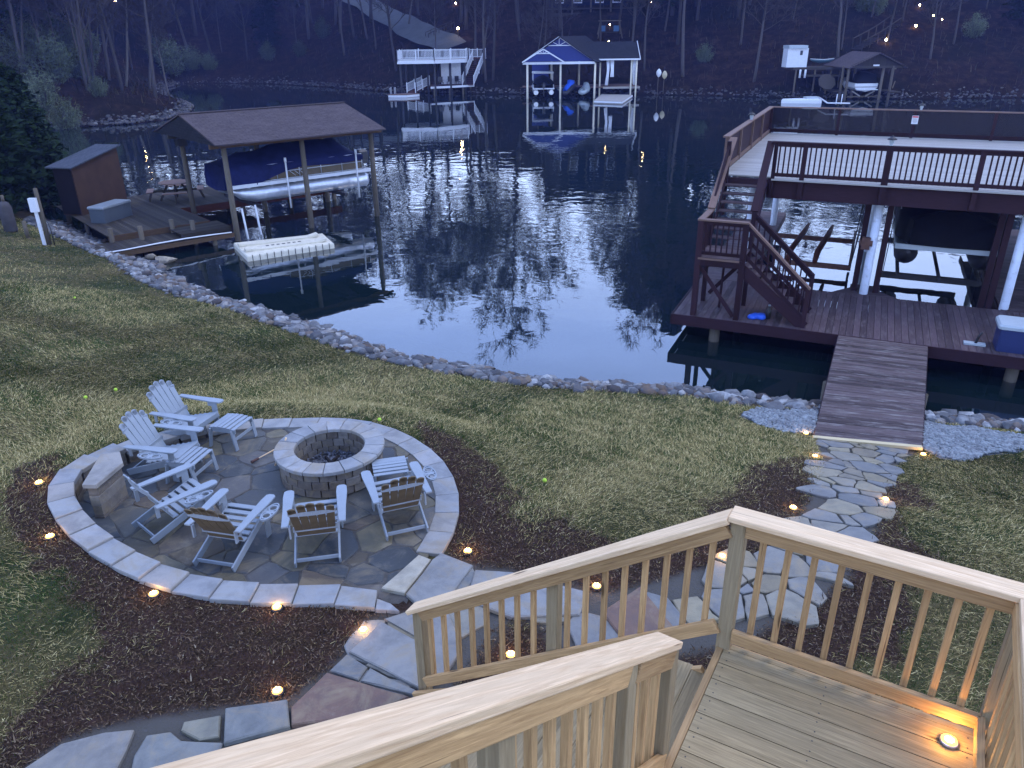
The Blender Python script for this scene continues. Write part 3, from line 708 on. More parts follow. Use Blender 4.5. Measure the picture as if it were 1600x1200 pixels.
X, Y = sample(430000, -9, 9, 3.0, 13.5); Z, S_, DR, DP = land_z(X, Y); w_ = .22 * wob(X, Y, 2.3, 5) + .10 * wob(X, Y, 7, 11)
MU = np.minimum.reduce([sdf_poly(X, Y, q) for q in (MUL1, MUL2, MUL3)]) + w_
k = (MU < .08) & (DR > .01) & (DP > .0) & (S_ > 1.1); X, Y, Z = X[k], Y[k], Z[k]; n = len(X); az = rng.uniform(0, 6.28, n)
o = blades('mulch', X, Y, Z + rng.uniform(0, .03, n), np.where(rng.random(n) < .12, rng.uniform(.03, .085, n), rng.uniform(.010, .042, n)), rng.uniform(.004, .014, n), rng.uniform(.7, 1.5, n), az, rng.random(n) ** 1.2, M['chip']); tag(o, 'dark brown shredded mulch round the patio and path', 'mulch', kind='stuff')

# ------------------------------------------------------------------ flagstone floors
def clip(poly, px, py, nx_, ny_):
    out = []
    for i in range(len(poly)):
        a, b = poly[i], poly[(i + 1) % len(poly)]
        da = (a[0] - px) * nx_ + (a[1] - py) * ny_; db = (b[0] - px) * nx_ + (b[1] - py) * ny_
        if da <= 0: out.append(a)
        if (da < 0 < db) or (db < 0 < da): t = da / (da - db); out.append((a[0] + (b[0] - a[0]) * t, a[1] + (b[1] - a[1]) * t))
    return out
def voronoi(sites, box, wt=.0):
    cells = []; wts = [random.uniform(-wt, wt) for _ in sites]
    for i, s in enumerate(sites):
        poly = [(box[0], box[2]), (box[1], box[2]), (box[1], box[3]), (box[0], box[3])]
        near = sorted(range(len(sites)), key=lambda j: (sites[j][0] - s[0]) ** 2 + (sites[j][1] - s[1]) ** 2)[1:26]
        for j in near:
            q = sites[j]; d2 = (q[0] - s[0]) ** 2 + (q[1] - s[1]) ** 2; h_ = .5 + max(-.3, min(.3, (wts[i] - wts[j]) / (2 * d2))); poly = clip(poly, s[0] + (q[0] - s[0]) * h_, s[1] + (q[1] - s[1]) * h_, q[0] - s[0], q[1] - s[1])
            if len(poly) < 3: break
        cells.append(poly)
    return cells
def shrink(poly, g):
    n = len(poly); a = sum(poly[i][0] * poly[(i + 1) % n][1] - poly[(i + 1) % n][0] * poly[i][1] for i in range(n)) / 2
    if a < 0: poly = poly[::-1]
    out = poly
    for i in range(n):
        p, q = poly[i], poly[(i + 1) % n]; dx, dy = q[0] - p[0], q[1] - p[1]; L = math.hypot(dx, dy)
        if L < 1e-6: continue
        nx_, ny_ = dy / L, -dx / L
        out = clip(out, p[0] - nx_ * g, p[1] - ny_ * g, nx_, ny_)
        if len(out) < 3: return []
    return out
def rough_poly(poly, amp=.018, step=.13, crisp=False):
    out = []
    n = len(poly)
    for i in range(n):
        a, b = poly[i], poly[(i + 1) % n]; L = math.hypot(b[0] - a[0], b[1] - a[1]); m = max(1, int(L / step))
        for k in range(m):
            t = (k + (.5 if k == 0 and not crisp else 0) * .25) / m; j = amp if k else amp * .5
            out.append((a[0] + (b[0] - a[0]) * t + random.uniform(-j, j), a[1] + (b[1] - a[1]) * t + random.uniform(-j, j)))
    return out
def poisson(poly, rfun, tries=9000, grow=.0):
    a = np.array(poly); lo, hi = a.min(0), a.max(0); S = []
    for _ in range(tries):
        x, y = random.uniform(lo[0] - grow, hi[0] + grow), random.uniform(lo[1] - grow, hi[1] + grow); r = rfun(x, y)
        if all((x - s[0]) ** 2 + ((y - s[1])) ** 2 > (r) ** 2 for s in S): S.append((x, y))
    return S
def floor_stones(name, poly, rfun, zfun, mat, gap=.014, th=.03, edge=.0, keep_in=None):
    S = poisson(poly, rfun, 7000, .6); a = np.array(poly); box = (a[:, 0].min() - 1, a[:, 0].max() + 1, a[:, 1].min() - 1, a[:, 1].max() + 1)
    mb = MB()
    sd = sdf_poly(np.array([s[0] for s in S]), np.array([s[1] for s in S]), poly)
    for s, c, d in zip(S, voronoi(S, box, .05), sd):
        if d > (edge if not callable(edge) else edge(s[0], s[1])) or len(c) < 3: continue
        c = shrink(c, gap * random.uniform(.5, 1.2))
        if len(c) < 3: continue
        c = rough_poly(c, .016, .11)
        if keep_in is not None:
            for _ in range(8):
                dd_ = sdf_poly(np.array([p[0] for p in c]), np.array([p[1] for p in c]), poly)
                c = [p if q_ < keep_in else (p[0] + (s[0] - p[0]) * .22, p[1] + (s[1] - p[1]) * .22) for p, q_ in zip(c, dd_)]
        tilt = random.uniform(-.004, .006)
        zc = zfun(s[0], s[1])
        pl = [(x, y, zfun(x, y) * 1.0 + tilt) for x, y in c]
        mb.prism(pl, -th, th * .35, inset=.012, drop=.008)
    return mb.build(name, mat, kind='structure')
PRG = [(p.x, p.y) for p in RING]
inner = []
cx0 = sum(p.x for p in RING) / len(RING); cy0 = sum(p.y for p in RING) / len(RING)
def ring_off(w):
    out = []; n = len(RING)
    for i in range(n):
        a, b = RING[i - 1], RING[(i + 1) % n]; t = (b - a); t.z = 0; t.normalize(); nrm = Vector((-t.y, t.x, 0))
        c = Vector((cx0, cy0, 0)) - RING[i]
        if nrm.dot(c) < 0: nrm = -nrm
        q = RING[i] + nrm * w; out.append(Vector((q.x, q.y, RING[i].z)))
    return out
RIN = ring_off(.30)
mb = MB(); pl = [(p.x, p.y) for p in ring_off(.16)]
bm_ar = sum(pl[i][0] * pl[(i + 1) % len(pl)][1] - pl[(i + 1) % len(pl)][0] * pl[i][1] for i in range(len(pl)))
if bm_ar < 0: pl = pl[::-1]
mb.prism(pl, PZ - .12, PZ - .006); mb.build('patio_bed', M['mortar'], kind='structure')
floor_stones('patio', pl, lambda x, y: random.choice((.30, .45, .62, .75)), lambda x, y: PZ - .008, M['flag'], .006, .03, -.02, .04)
_pz = {}
def path_z(x, y):
    if x < 2.0 or y < 5.5: 
        return PZ + .0
    return min(PZ, float(land_z0(np.array(x), np.array(y))[0])) + .02
mb = MB(); pp_ = PATHW if sum(PATHW[i][0] * PATHW[(i + 1) % len(PATHW)][1] - PATHW[(i + 1) % len(PATHW)][0] * PATHW[i][1] for i in range(len(PATHW))) > 0 else PATHW[::-1]
mb = MB()
for k_ in range(0): pass
floor_stones('flagstone_path', pp_, lambda x, y: (.33 if x > 2.2 else .46) * random.choice((.6, 1.0, 1.35)), path_z, M['flag_path'], .009, .05, lambda x, y: .06 if x > 2.0 else (-9 if x < -.9 and y < 5.0 else -.10))

# ================================================================== PATIO RING, FIRE PIT
def ring_height(i): return RING[i].z
t = thing('patio_border', 'curved border of pale coping blocks around the flagstone patio', 'stone border', (0, 0, 0))
outer = RING; inn = RIN; n = len(outer)
wall = MB(); cap = MB()
# resample both rings between the two ends of the opening (index 9 -> 10 is the exit to the path)
order = list(range(10, n)) + list(range(0, 10))
po = [outer[i] for i in order]; pi_ = [inn[i] for i in order]
def resamp(A, B, step):
    L = [0]
    for i in range(len(A) - 1): L.append(L[-1] + (A[i + 1] - A[i]).length)
    m = int(L[-1] / step); oa, ob = [], []
    for k in range(m + 1):
        d = L[-1] * k / m; j = max(0, min(len(L) - 2, next((q for q in range(len(L) - 1) if L[q + 1] >= d), len(L) - 2))); f = (d - L[j]) / (L[j + 1] - L[j])
        oa.append(A[j].lerp(A[j + 1], f)); ob.append(B[j].lerp(B[j + 1], f))
    return oa, ob
def smooth_ring(A, it=2):
    for _ in range(it): A = [A[0]] + [A[i - 1] * .25 + A[i] * .5 + A[i + 1] * .25 for i in range(1, len(A) - 1)] + [A[-1]]
    return A
oa, ob = resamp(po, pi_, .12); oa, ob = smooth_ring(oa, 8), smooth_ring(ob, 8); oa, ob = resamp(oa, ob, .415)
for i in range(len(oa) - 1):
    a, b, c, d = oa[i], oa[i + 1], ob[i + 1], ob[i]
    q = [(a.x, a.y), (d.x, d.y), (c.x, c.y), (b.x, b.y)]
    ar = sum(q[k][0] * q[(k + 1) % 4][1] - q[(k + 1) % 4][0] * q[k][1] for k in range(4)); q = q if ar > 0 else q[::-1]
    z = (a.z + b.z) / 2 + random.uniform(-.003, .003); cap.prism([(x, y) for x, y in shrink(q, .0035)], z - .055, z, inset=.008, drop=.007)
    m_ = ((a + b + c + d) / 4)
    q2 = shrink(q, .022)
    if q2: 
        h0 = PZ - .14
        k = 0
        while h0 < z - .056:
            h1 = min(h0 + .10, z - .056); wall.prism(q2, h0, h1 - .004, inset=.006, drop=.005); h0 = h1; k += 1
cap.build('coping', M['coping'], t); wall.build('block_wall', M['block'], t)

# raised stone seat at the house-left corner of the ring
t = thing('stone_seat', 'short raised stone seat on the upper left of the patio border', 'stone seat', (0, 0, 0))
mb = MB(); a0, a1 = P(135, 752, 2.05), P(172, 722, 2.05)
sp = [P(*q, 2.22) for q in [(126, 757), (133, 732), (160, 712), (188, 704), (192, 716), (170, 735), (150, 760)]]
sp = [P(128, 757, 2.22), P(150, 757, 2.22), P(192, 722, 2.22), (P(187, 705, 2.22)), P(157, 709, 2.22)]
c = [(p.x, p.y) for p in sp]; ar = sum(c[k][0] * c[(k + 1) % 5][1] - c[(k + 1) % 5][0] * c[k][1] for k in range(5)); c = c if ar > 0 else c[::-1]
mb.prism(c, 2.165, 2.22, inset=.01, drop=.008); mb.build('seat_slab', M['coping'], t)
mb = MB(); c2 = shrink(c, .03)
for k in range(4):
    h0 = PZ - .1 + k * .14
    mb.prism(shrink(c2, .004 * (k % 2) + .001), h0, min(h0 + .134, 2.164), inset=.008, drop=.006)
mb.build('block_wall', M['block'], t)

PIT = P(515, 696, 2.12); PR = .70
t = thing('fire_pit', 'round stone block fire pit with pale cap stones on the patio', 'fire pit', (PIT.x, PIT.y, PZ + .02))
mb = MB(); nb = 20
for course in range(3):
    h0 = .0 + course * .112; off = (course % 2) * .5
    for k in range(nb):
        a0, a1 = 2 * math.pi * (k + off) / nb + .012, 2 * math.pi * (k + 1 + off) / nb - .012; ro = PR - .035 + random.uniform(-.006, .006); ri = .475
        mb.prism([(ri * math.cos(a0), ri * math.sin(a0)), (ro * math.cos(a0), ro * math.sin(a0)), (ro * math.cos((a0 + a1) / 2), ro * math.sin((a0 + a1) / 2)), (ro * math.cos(a1), ro * math.sin(a1)), (ri * math.cos(a1), ri * math.sin(a1)), (ri * math.cos((a0 + a1) / 2), ri * math.sin((a0 + a1) / 2))], h0, h0 + .108, inset=.012, drop=.008)
mb.build('block_wall', M['block'], t)
mb = MB(); nb = 17
for k in range(nb):
    a0, a1 = 2 * math.pi * k / nb + .006, 2 * math.pi * (k + 1) / nb - .006; ro, ri = PR + .01, .455
    mb.prism([(ri * math.cos(a0), ri * math.sin(a0)), (ro * math.cos(a0), ro * math.sin(a0)), (ro * math.cos((a0 + a1) / 2), ro * math.sin((a0 + a1) / 2)), (ro * math.cos(a1), ro * math.sin(a1)), (ri * math.cos(a1), ri * math.sin(a1)), (ri * math.cos((a0 + a1) / 2), ri * math.sin((a0 + a1) / 2))], .337, .385 + random.uniform(-.002, .002), inset=.008, drop=.007)
mb.build('cap_ring', M['coping'], t)
mb = MB(); mb.lathe((0, 0, 0), [(.01, .015), (.25, .02), (.47, .01), (.47, -.01)], 28); mb.build('ash_bed', M['ash'], t)
pp = []; n_ = 900
rr, aa = .46 * np.sqrt(rng.random(n_)), rng.uniform(0, 6.28, n_)
o = stones('lava_gravel', np.stack([rr * np.cos(aa), rr * np.sin(aa), .02 + rng.uniform(0, .03, n_)], -1), rng.uniform(.010, .026, n_), M['ash']); o.parent = t
mb = MB()
for k, (a, l) in enumerate([(.4, .42), (2.2, .38), (1.1, .30)]): mb.tube([(-math.cos(a) * l / 2, -math.sin(a) * l / 2, .07 + k * .02), (math.cos(a) * l / 2, math.sin(a) * l / 2, .09 + k * .03)], [.03, .022], 7)
mb.build('burnt_log', M['char'], t)

a, b = P(447, 684, PZ + .44), P(430, 727, PZ + .02)
o = MB().tube([b, b.lerp(a, .5) + Vector((.015, 0, 0)), a], [.014, .012, .011], 7).build('fire_stick', M['pine']); tag(o, 'pale brown stick leaning against the fire pit', 'stick')
a, b = P(393, 722, PZ + .04), P(428, 703, PZ + .04)
o = thing('fire_poker', 'dark handled poker lying on the flagstones left of the fire pit', 'poker', tuple(b)); q = a - b
MB().tube([(0, 0, 0), tuple(q * .7)], .009, 6).build('shaft', M['pine'], o); MB().tube([tuple(q * .7), tuple(q)], [.017, .021], 8).build('handle', M['rust'], o)

# ================================================================== ADIRONDACK CHAIRS
def make_chair(name, label, back_mat, tray=None, group='adirondack chairs around the fire pit'):
    t = thing(name, label, 'chair', (0, 0, 0), 0, group); C = M['chair']
    # seat slats, following the sloping side rails (front is +y)
    mb = MB()
    for k in range(6):
        f = k / 5; y = .36 - f * .50; z = .385 - f * .13
        mb.box((0, y, z), (.53, .078, .02), 0, .5)
    mb.build('seat', C, t, .004)
    mb = MB(); ns = 5
    for k in range(ns):
        x = (k - (ns - 1) / 2) * .103; h = .78 - .022 * abs(k - 2) ** 2.1
        p0 = Vector((x * .92, -.155, .235)); p1 = Vector((x * 1.14, -.155 - .36 * h / .76, .235 + h * .90))
        ax = (p1 - p0).normalized(); ay = Vector((1, 0, 0)); az = ax.cross(ay).normalized(); ay = az.cross(ax)
        L = (p1 - p0).length
        mb.obox((p0 + p1) / 2, ax, ay, az, L, .100, .018, .3 + .1 * k)
        mb.lathe(tuple(p1 - az * .009 - ax * .030), [(.050, 0), (.050, .018)], 14, .3 + .1 * k, az)
    mb.build('backrest', back_mat, t, .003)
    mb = MB()
    mb.box((0, -.235, .40), (.56, .022, .075), 0, .5); 
    mb.build('lower_back_rail', C, t, .004)
    mb = MB(); 
    for k in range(6):
        a0, a1 = -1 + k / 3, -1 + (k + 1) / 3
        mb.beam((a0 * .29, -.425 - .028 * (1 - a0 * a0), .76), (a1 * .29, -.425 - .028 * (1 - a1 * a1), .76), .022, .06, rnd=.5)
    mb.build('upper_back_rail', C, t, .003)
    for s in (-1, 1):
        mb = MB()
        pr = [(.30, .36), (.37, .33), (.40, .26), (.36, .22)]
        # side rail: from the front leg down to the ground behind
        P0, P1 = Vector((s * .275, .39, .355)), Vector((s * .275, -.52, .055))
        mb.beam(P0, P1, .024, .10, rnd=.5); mb.build('side_rail', C, t, .004)
        MB().box((s * .30, .315, .275), (.024, .10, .55), 0, .5, 2).build('front_leg', C, t, .004)
        mb = MB(); x0 = s * .345
        poly = [(x0 - .065, .43), (x0 - .072, .30), (x0 - .055, -.05), (x0 - .035 if s > 0 else x0 - .050, -.40), (x0 + .050 if s > 0 else x0 + .035, -.40), (x0 + .055, -.05), (x0 + .072, .30), (x0 + .065, .43), (x0 + .03, .46), (x0 - .03, .46)]
        ar = sum(poly[k][0] * poly[(k + 1) % 10][1] - poly[(k + 1) % 10][0] * poly[k][1] for k in range(10)); poly = poly if ar > 0 else poly[::-1]
        mb.prism(poly, .548, .572, .5); mb.build('arm', C, t, .004)
        MB().box((s * .30, .24, .51), (.022, .09, .07), 0, .5).build('arm_bracket', C, t, .003)
        MB().box((s * .30, -.37, .46), (.022, .05, .18), 0, .5, 2).build('rear_arm_support', C, t, .003)
    MB().box((0, .385, .345), (.55, .02, .085), 0, .5).build('front_apron', C, t, .003)
    MB().box((0, -.46, .085), (.53, .02, .05), 0, .5).build('rear_stretcher', C, t, .003)
    if tray is not None:
        s = tray; mb = MB(); cx = s * .50; pr = []
        # flat oval cup tray with two rings, hooked to the arm
        def oval(a, b, n=22, ox=0, oy=0): return [(cx + ox + a * math.cos(2 * math.pi * k / n), .12 + oy + b * math.sin(2 * math.pi * k / n)) for k in range(n)]
        o1, i1 = oval(.085, .20), oval(.070, .182)
        for k in range(22):
            j = (k + 1) % 22; mb.prism([o1[k], o1[j], i1[j], i1[k]], .520, .545, .5)
        for oy in (-.09, .09):
            a_, b_ = oval(.062, .072, 22, 0, oy), oval(.045, .050, 22, 0, oy)
            for k in range(22):
                j = (k + 1) % 22; mb.prism([a_[k], a_[j], b_[j], b_[k]], .522, .540, .5)
        mb.box((cx, .12, .531), (.13, .05, .012), 0, .5); mb.box((s * .40, .12, .535), (.09, .10, .012), 0, .5)
        mb.build('cup_tray', C, t)
    return t
def make_ottoman(label):
    t = thing('footrest', label, 'footrest', (0, 0, 0), 0, None); C = M['chair']
    mb = MB()
    for k in range(6): mb.box((0, -.20 + k * .082, .36 + .02 * math.sin(k / 5 * 3.14)), (.50, .066, .02), 0, .5)
    mb.build('slat_top', C, t, .004)
    for s in (-1, 1):
        MB().beam((s * .23, -.24, .325), (s * .23, .25, .325), .024, .07, rnd=.5).build('side_rail', C, t, .003)
        for y, dy in ((-.20, -.06), (.20, .05)):
            MB().beam((s * .255, y, .35), (s * .255, y + dy, .0), .07, .024, up=(0, 1, 0), rnd=.5).build('leg', C, t, .003)
    MB().box((0, .22, .18), (.48, .02, .05), 0, .5).build('stretcher', C, t, .003)
    return t
def place_feet(t, fl, fr, z=PZ):
    a, b = P(*fl, z), P(*fr, z); d = (b - a); yaw = math.atan2(d.y, d.x) + math.pi / 2; s = .86; m = (a + b) / 2
    f = Vector((math.cos(yaw), math.sin(yaw), 0)); t.location = m + f * .52 * s + Vector((0, 0, .004)); t.rotation_euler = (0, 0, yaw - math.pi / 2); t.scale = (s, s, s)
def place(t, px, py, yaw, z=PZ, s=.86):
    t.scale = (s, s, s)
    p = P(px, py, z); t.location = (p.x, p.y, z + .006); t.rotation_euler = (0, 0, R(yaw - 90))
chairs = [('grey blue adirondack chair farthest from the deck, with a footrest before it', 'chair', 1, 300, 683, -18),
          ('grey blue adirondack chair behind the raised stone seat, second from the far end', 'chair', 1, 266, 734, -12),
          ('grey blue adirondack chair seen side on, nearest the left border of the patio', 'chair', 1, 263, 818, 35),
          ('adirondack chair with brown back slats turned half right, near the lower left border', 'taupe', 1, 358, 855, 57),
          ('adirondack chair with brown back slats facing straight at the fire pit', 'taupe', None, 492, 838, 92),
          ('adirondack chair with brown back slats right of the fire pit, cup tray on its arm', 'taupe', 1, 624, 798, 104)]
FEET = {2: ((211, 829), (237, 851)), 3: ((306, 888), (364, 897)), 4: ((463, 890), (532, 881)), 5: ((606, 848), (669, 834))}
for i_, (lab, bm_, tray, px, py, yaw) in enumerate(chairs):
    c_ = make_chair('adirondack_chair', lab, M[bm_], tray)
    if i_ in FEET: place_feet(c_, *FEET[i_])
    else: place(c_, px, py, yaw)
place(make_ottoman('grey blue slatted footrest in front of the farthest adirondack chair'), 366, 690, -18)
place(make_ottoman('grey blue slatted footrest in front of the second adirondack chair'), 302, 745, -14)
place(make_ottoman('grey blue slatted footrest between the right hand chair and the fire pit'), 612, 762, 104)

# ================================================================== LIGHTS IN THE BEDS
def ground_light(px, py, label, z=None, r=.055):
    zz = PZ
    for _ in range(8):
        p = P(px, py, zz)
        zz = float(land_z(np.array([p.x]), np.array([p.y]))[0][0]) if z is None else z
    t = thing('ground_light', label, 'garden light', (p.x, p.y, zz), 0, 'round garden lights along the patio and path')
    MB().lathe((0, 0, 0), [(r * 1.12, 0), (r * 1.12, .022), (r, .03), (r * .85, .03)], 20).build('rim', M['darkmetal'], t)
    MB().lathe((0, 0, 0), [(r * .84, .028), (r * .84, .034), (r * .6, .040), (r * .2, .043)], 20).build('lens', M['lamp'], t)
    mb = MB()
    for k in range(6): mb.lathe((r * .48 * math.cos(k * 1.047), r * .48 * math.sin(k * 1.047), .041), [(.009, 0), (.007, .006)], 8)
    mb.build('led', M['lamp_core'], t)
    ld = bpy.data.lights.new('glow', 'POINT'); ld.energy = .75; ld.color = (1, .55, .2); ld.shadow_soft_size = .03
    lo = bpy.data.objects.new('glow', ld); COL.objects.link(lo); lo.parent = t; lo.location = (0, 0, .085)
    return t
GL = [(62, 757, 'glowing ground light at the far left of the patio, topmost on that side'), (79, 841, 'glowing ground light left of the patio border where it curves down'),
      (241, 931, 'glowing ground light in the mulch below the chair with its back half turned'), (433, 952, 'glowing ground light below the middle of the lower patio border'),
      (568, 985, 'glowing ground light beside the upper corner of the big grey slab'), (434, 1083, 'glowing ground light above the lowest flagstones by the stair rail'),
      (731, 864, 'glowing ground light right of the patio exit slab'), (932, 919, 'glowing ground light seen between the stair balusters above the reddish slab'),
      (798, 1026, 'glowing ground light in the small mulch pocket behind the stair balusters'), (1128, 873, 'glowing ground light just left of the tall landing post'),
      (1259, 679, 'glowing ground light at the left corner of the dock walkway'), (1273, 715, 'glowing ground light second down on the left side of the dock path'),
      (1239, 796, 'glowing ground light lowest on the left side of the dock path'), (1383, 783, 'glowing ground light lower one on the right side of the dock path'),
      (1442, 712, 'glowing ground light at the right corner of the dock walkway')]
for px, py, lab in GL: ground_light(px, py, lab)

# tennis balls
for px, py, lab in [(117, 466, 'yellow green ball on the lawn near the left shore'), (181, 610, 'yellow green ball on the lawn above the farthest chair'), (134, 622, 'yellow green ball on the lawn left of its near neighbour'),
                    (593, 657, 'yellow green ball beside the border behind the fire pit'), (851, 752, 'yellow green ball on the lawn between patio and dock path')]:
    zz = 1.5
    for _ in range(8): p = P(px, py, zz); zz = float(land_z(np.array([p.x]), np.array([p.y]))[0][0]) + .03
    mb = MB(); mb.lathe((0, 0, -.034), [(.03 * math.sin(a), .034 - .03 * math.cos(a)) for a in np.linspace(.05, 3.09, 12)], 18)
    o = mb.build('ball', M['ball']); o.location = (p.x, p.y, zz + .015); tag(o, lab, 'ball', 'balls scattered on the lawn')

# ================================================================== FOREGROUND STAIR AND LANDING
def box_uv(poly, z0, z1, ax): pass
AN = R(-30); E1 = Vector((math.cos(AN), math.sin(AN), 0)); E2 = Vector((-math.sin(AN), math.cos(AN), 0))      # along the front rail, away from the house
ST0 = Vector((1.33, 3.75, 0)); ZL = 3.45
def S_(a, b, z): return ST0 + E1 * a + E2 * b + Vector((0, 0, z))
t = thing('deck_staircase', 'new pine landing and stairs with baluster rails in the foreground', 'staircase', (0, 0, 0))
def sbox(mb, a0, a1, b0, b1, z0, z1, grain='a', rnd=None):
    c = S_((a0 + a1) / 2, (b0 + b1) / 2, (z0 + z1) / 2); Z = Vector((0, 0, 1))
    if grain == 'a': mb.obox(c, E1, E2, Z, abs(a1 - a0), abs(b1 - b0), abs(z1 - z0), rnd)
    elif grain == 'b': mb.obox(c, E2, -E1, Z, abs(b1 - b0), abs(a1 - a0), abs(z1 - z0), rnd)
    else: mb.obox(c, Z, E1, E2, abs(z1 - z0), abs(a1 - a0), abs(b1 - b0), rnd)
LW = 1.44; LD = 2.0
# landing floor boards with screws
k = 0; b = -.035
scr = MB()
while b > -LD:
    mb = MB(); wd = .139; sbox(mb, .012, LW - .02, b - wd, b, ZL - .036, ZL); nf_ = len(mb.f)
    for a in (.05, .62, LW - .08):
        for db in (.03, .105): mb.lathe(tuple(S_(a + random.uniform(-.006, .006), b - db, ZL - .002)), [(.0045, 0), (.0045, .0028)], 8)
    o = mb.build('deck_board', M['deck_pine'], t); o.data.materials.append(M['black'])
    for f_i in range(nf_, len(o.data.polygons)): o.data.polygons[f_i].material_index = 1
    b -= wd + .006
mb = MB(); sbox(mb, .012, LW - .02, -.030, .012, ZL - .036, ZL - .002); mb.build('deck_board', M['deck_pine'], t, .004)
mb = MB(); sbox(mb, -.035, .008, -LD, .0, ZL - .19, ZL - .004, 'b'); mb.build('rim_joist', M['pine_shade'], t, .004)
mb = MB(); sbox(mb, .0, LW, .014, .052, ZL - .22, ZL - .03, 'a'); mb.build('rim_joist', M['pine_shade'], t, .004)
mb = MB(); sbox(mb, LW, LW + .038, -LD, .05, ZL - .22, ZL - .03, 'b'); mb.build('rim_joist', M['pine_shade'], t, .004)
# posts
def post(a, b, z0, z1, mat='pine_green', s=.089):
    mb = MB(); sbox(mb, a - s / 2, a + s / 2, b - s / 2, b + s / 2, z0, z1, 'z'); return mb.build('post', M[mat], t, .005)
CAPZ = 4.445
post(0, .0, 1.4, CAPZ - .04)
post(LW + .0, .0, 1.4, CAPZ - .04); post(LW + .0, -1.6, 1.4, CAPZ - .04)
# level rails round the landing
def baluster(p, z0, z1, ax=E1):
    mb = MB(); c = Vector((p.x, p.y, (z0 + z1) / 2)); mb.obox(c, (0, 0, 1), ax, Vector((0, 0, 1)).cross(ax), z1 - z0, .036, .036); mb.build('baluster', M['pine_shade'], t, .003)
mb = MB(); sbox(mb, -.055, LW + .085, -.085, .055, CAPZ - .038, CAPZ); mb.build('cap_rail', M['pine'], t, .006)
mb = MB(); sbox(mb, LW - .055, LW + .085, -LD, -.087, CAPZ - .0385, CAPZ - .001, 'b'); mb.build('cap_rail', M['pine'], t, .006)
mb = MB(); sbox(mb, .046, LW - .046, -.064, -.026, CAPZ - .128, CAPZ - .040); mb.build('top_rail', M['pine_shade'], t, .004)
mb = MB(); sbox(mb, .046, LW - .046, -.064, -.026, ZL + .075, ZL + .164); mb.build('bottom_rail', M['pine_shade'], t, .004)
mb = MB(); sbox(mb, LW - .064, LW - .026, -LD, -.046, CAPZ - .128, CAPZ - .040, 'b'); mb.build('top_rail', M['pine_shade'], t, .004)
mb = MB(); sbox(mb, LW - .064, LW - .026, -LD, -.046, ZL + .075, ZL + .164, 'b'); mb.build('bottom_rail', M['pine_shade'], t, .004)
for k in range(9): baluster(S_(.146 + k * .1435, -.002, 0), ZL + .03, CAPZ - .06)
for k in range(13): baluster(S_(LW + .0, -.15 - k * .138, 0), ZL + .03, CAPZ - .06)
# lower flight, going down to the left
SLP = .70; DL = 2.44
def rail_z(d, z): return z - SLP * d
def slant(name, d0, d1, b, z, w, h, mat='pine', bev=.005):
    mb = MB(); mb.beam(S_(-d0, b, rail_z(d0, z)), S_(-d1, b, rail_z(d1, z)), w, h); return mb.build(name, M[mat], t, bev)
slant('cap_rail', .055, DL + .075, -.015, CAPZ - .0, .140, .038, bev=.006)
slant('top_rail', .05, DL - .045, -.045, CAPZ - .080, .038, .089, 'pine_shade')
slant('bottom_rail', .05, DL - .045, -.045, CAPZ - .80, .038, .089, 'pine_shade')
mb = MB(); sbox(mb, -DL - .0445, -DL + .0445, -.0445, .0445, 1.55, rail_z(DL, CAPZ) - .036, 'z'); mb.build('post', M['pine_green'], t, .005)
mb = MB(); sbox(mb, -1.22 - .0445, -1.22 + .0445, -.018, .071, 1.55, rail_z(1.22, CAPZ) - .04, 'z'); mb.build('post', M['pine_green'], t, .005)
for d in [.14 + .137 * k for k in range(17)]:
    if abs(d - 1.22) < .06: continue
    baluster(S_(-d, -.006, 0), rail_z(d, CAPZ) - .86, rail_z(d, CAPZ) - .05)
nst = 9; rise = (ZL - PZ) / nst; run = rise / SLP
for k in range(1, nst):
    for q in range(2):
        b_ = -.12; a1 = -.02 - (k - 1) * run - q * (run / 2 + .002); mb = MB()
        sbox(mb, a1 - run / 2, a1, -1.08, -.075, ZL - k * rise - .036, ZL - k * rise, 'b'); mb.build('tread', M['deck_pine'], t, .004)
for bb in (-.10, -1.05):
    mb = MB(); mb.beam(S_(-.04, bb, ZL - .26), S_(-DL, bb, PZ + .02), .038, .24); mb.build('stringer', M['pine_shade'], t, .004)
# upper flight rail that rises towards the house (nearest thing in the picture)
q0 = Vector((.765, 2.95, 4.25)); a_ = R(236); dv = Vector((math.cos(a_), math.sin(a_), 0)); sd = Vector((-math.sin(a_), math.cos(a_), 0)); SL2 = .64
def U_(l, s, z): p = q0 + dv * l + sd * s; return Vector((p.x, p.y, q0.z + SL2 * l + z))
up_ = (dv + Vector((0, 0, SL2))).normalized()
def ubeam(name, l0, l1, s, z, w, h, mat='pine'):
    mb = MB(); mb.beam(U_(l0, s, z), U_(l1, s, z), w, h); mb.build(name, M[mat], t, .006)
ubeam('cap_rail', -.015, 3.1, 0, -.02, .140, .038)
mb_l = [(.075, .40), (.49, 1.9)]
ubeam('top_rail', .06, .500, .045, -.098, .038, .10, 'pine_shade'); ubeam('top_rail', .592, 3.0, .045, -.098, .038, .10, 'pine_shade')
ubeam('bottom_rail', .05, 3.0, .045, -.82, .038, .089, 'pine_shade')
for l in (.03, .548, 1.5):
    p = U_(l, .012, 0); mb = MB(); mb.obox(Vector((p.x, p.y, (p.z - .05 + 1.6) / 2)), (0, 0, 1), dv, sd, p.z - .055 - 1.6, .089, .089); mb.build('post', M['pine_green'], t, .005)
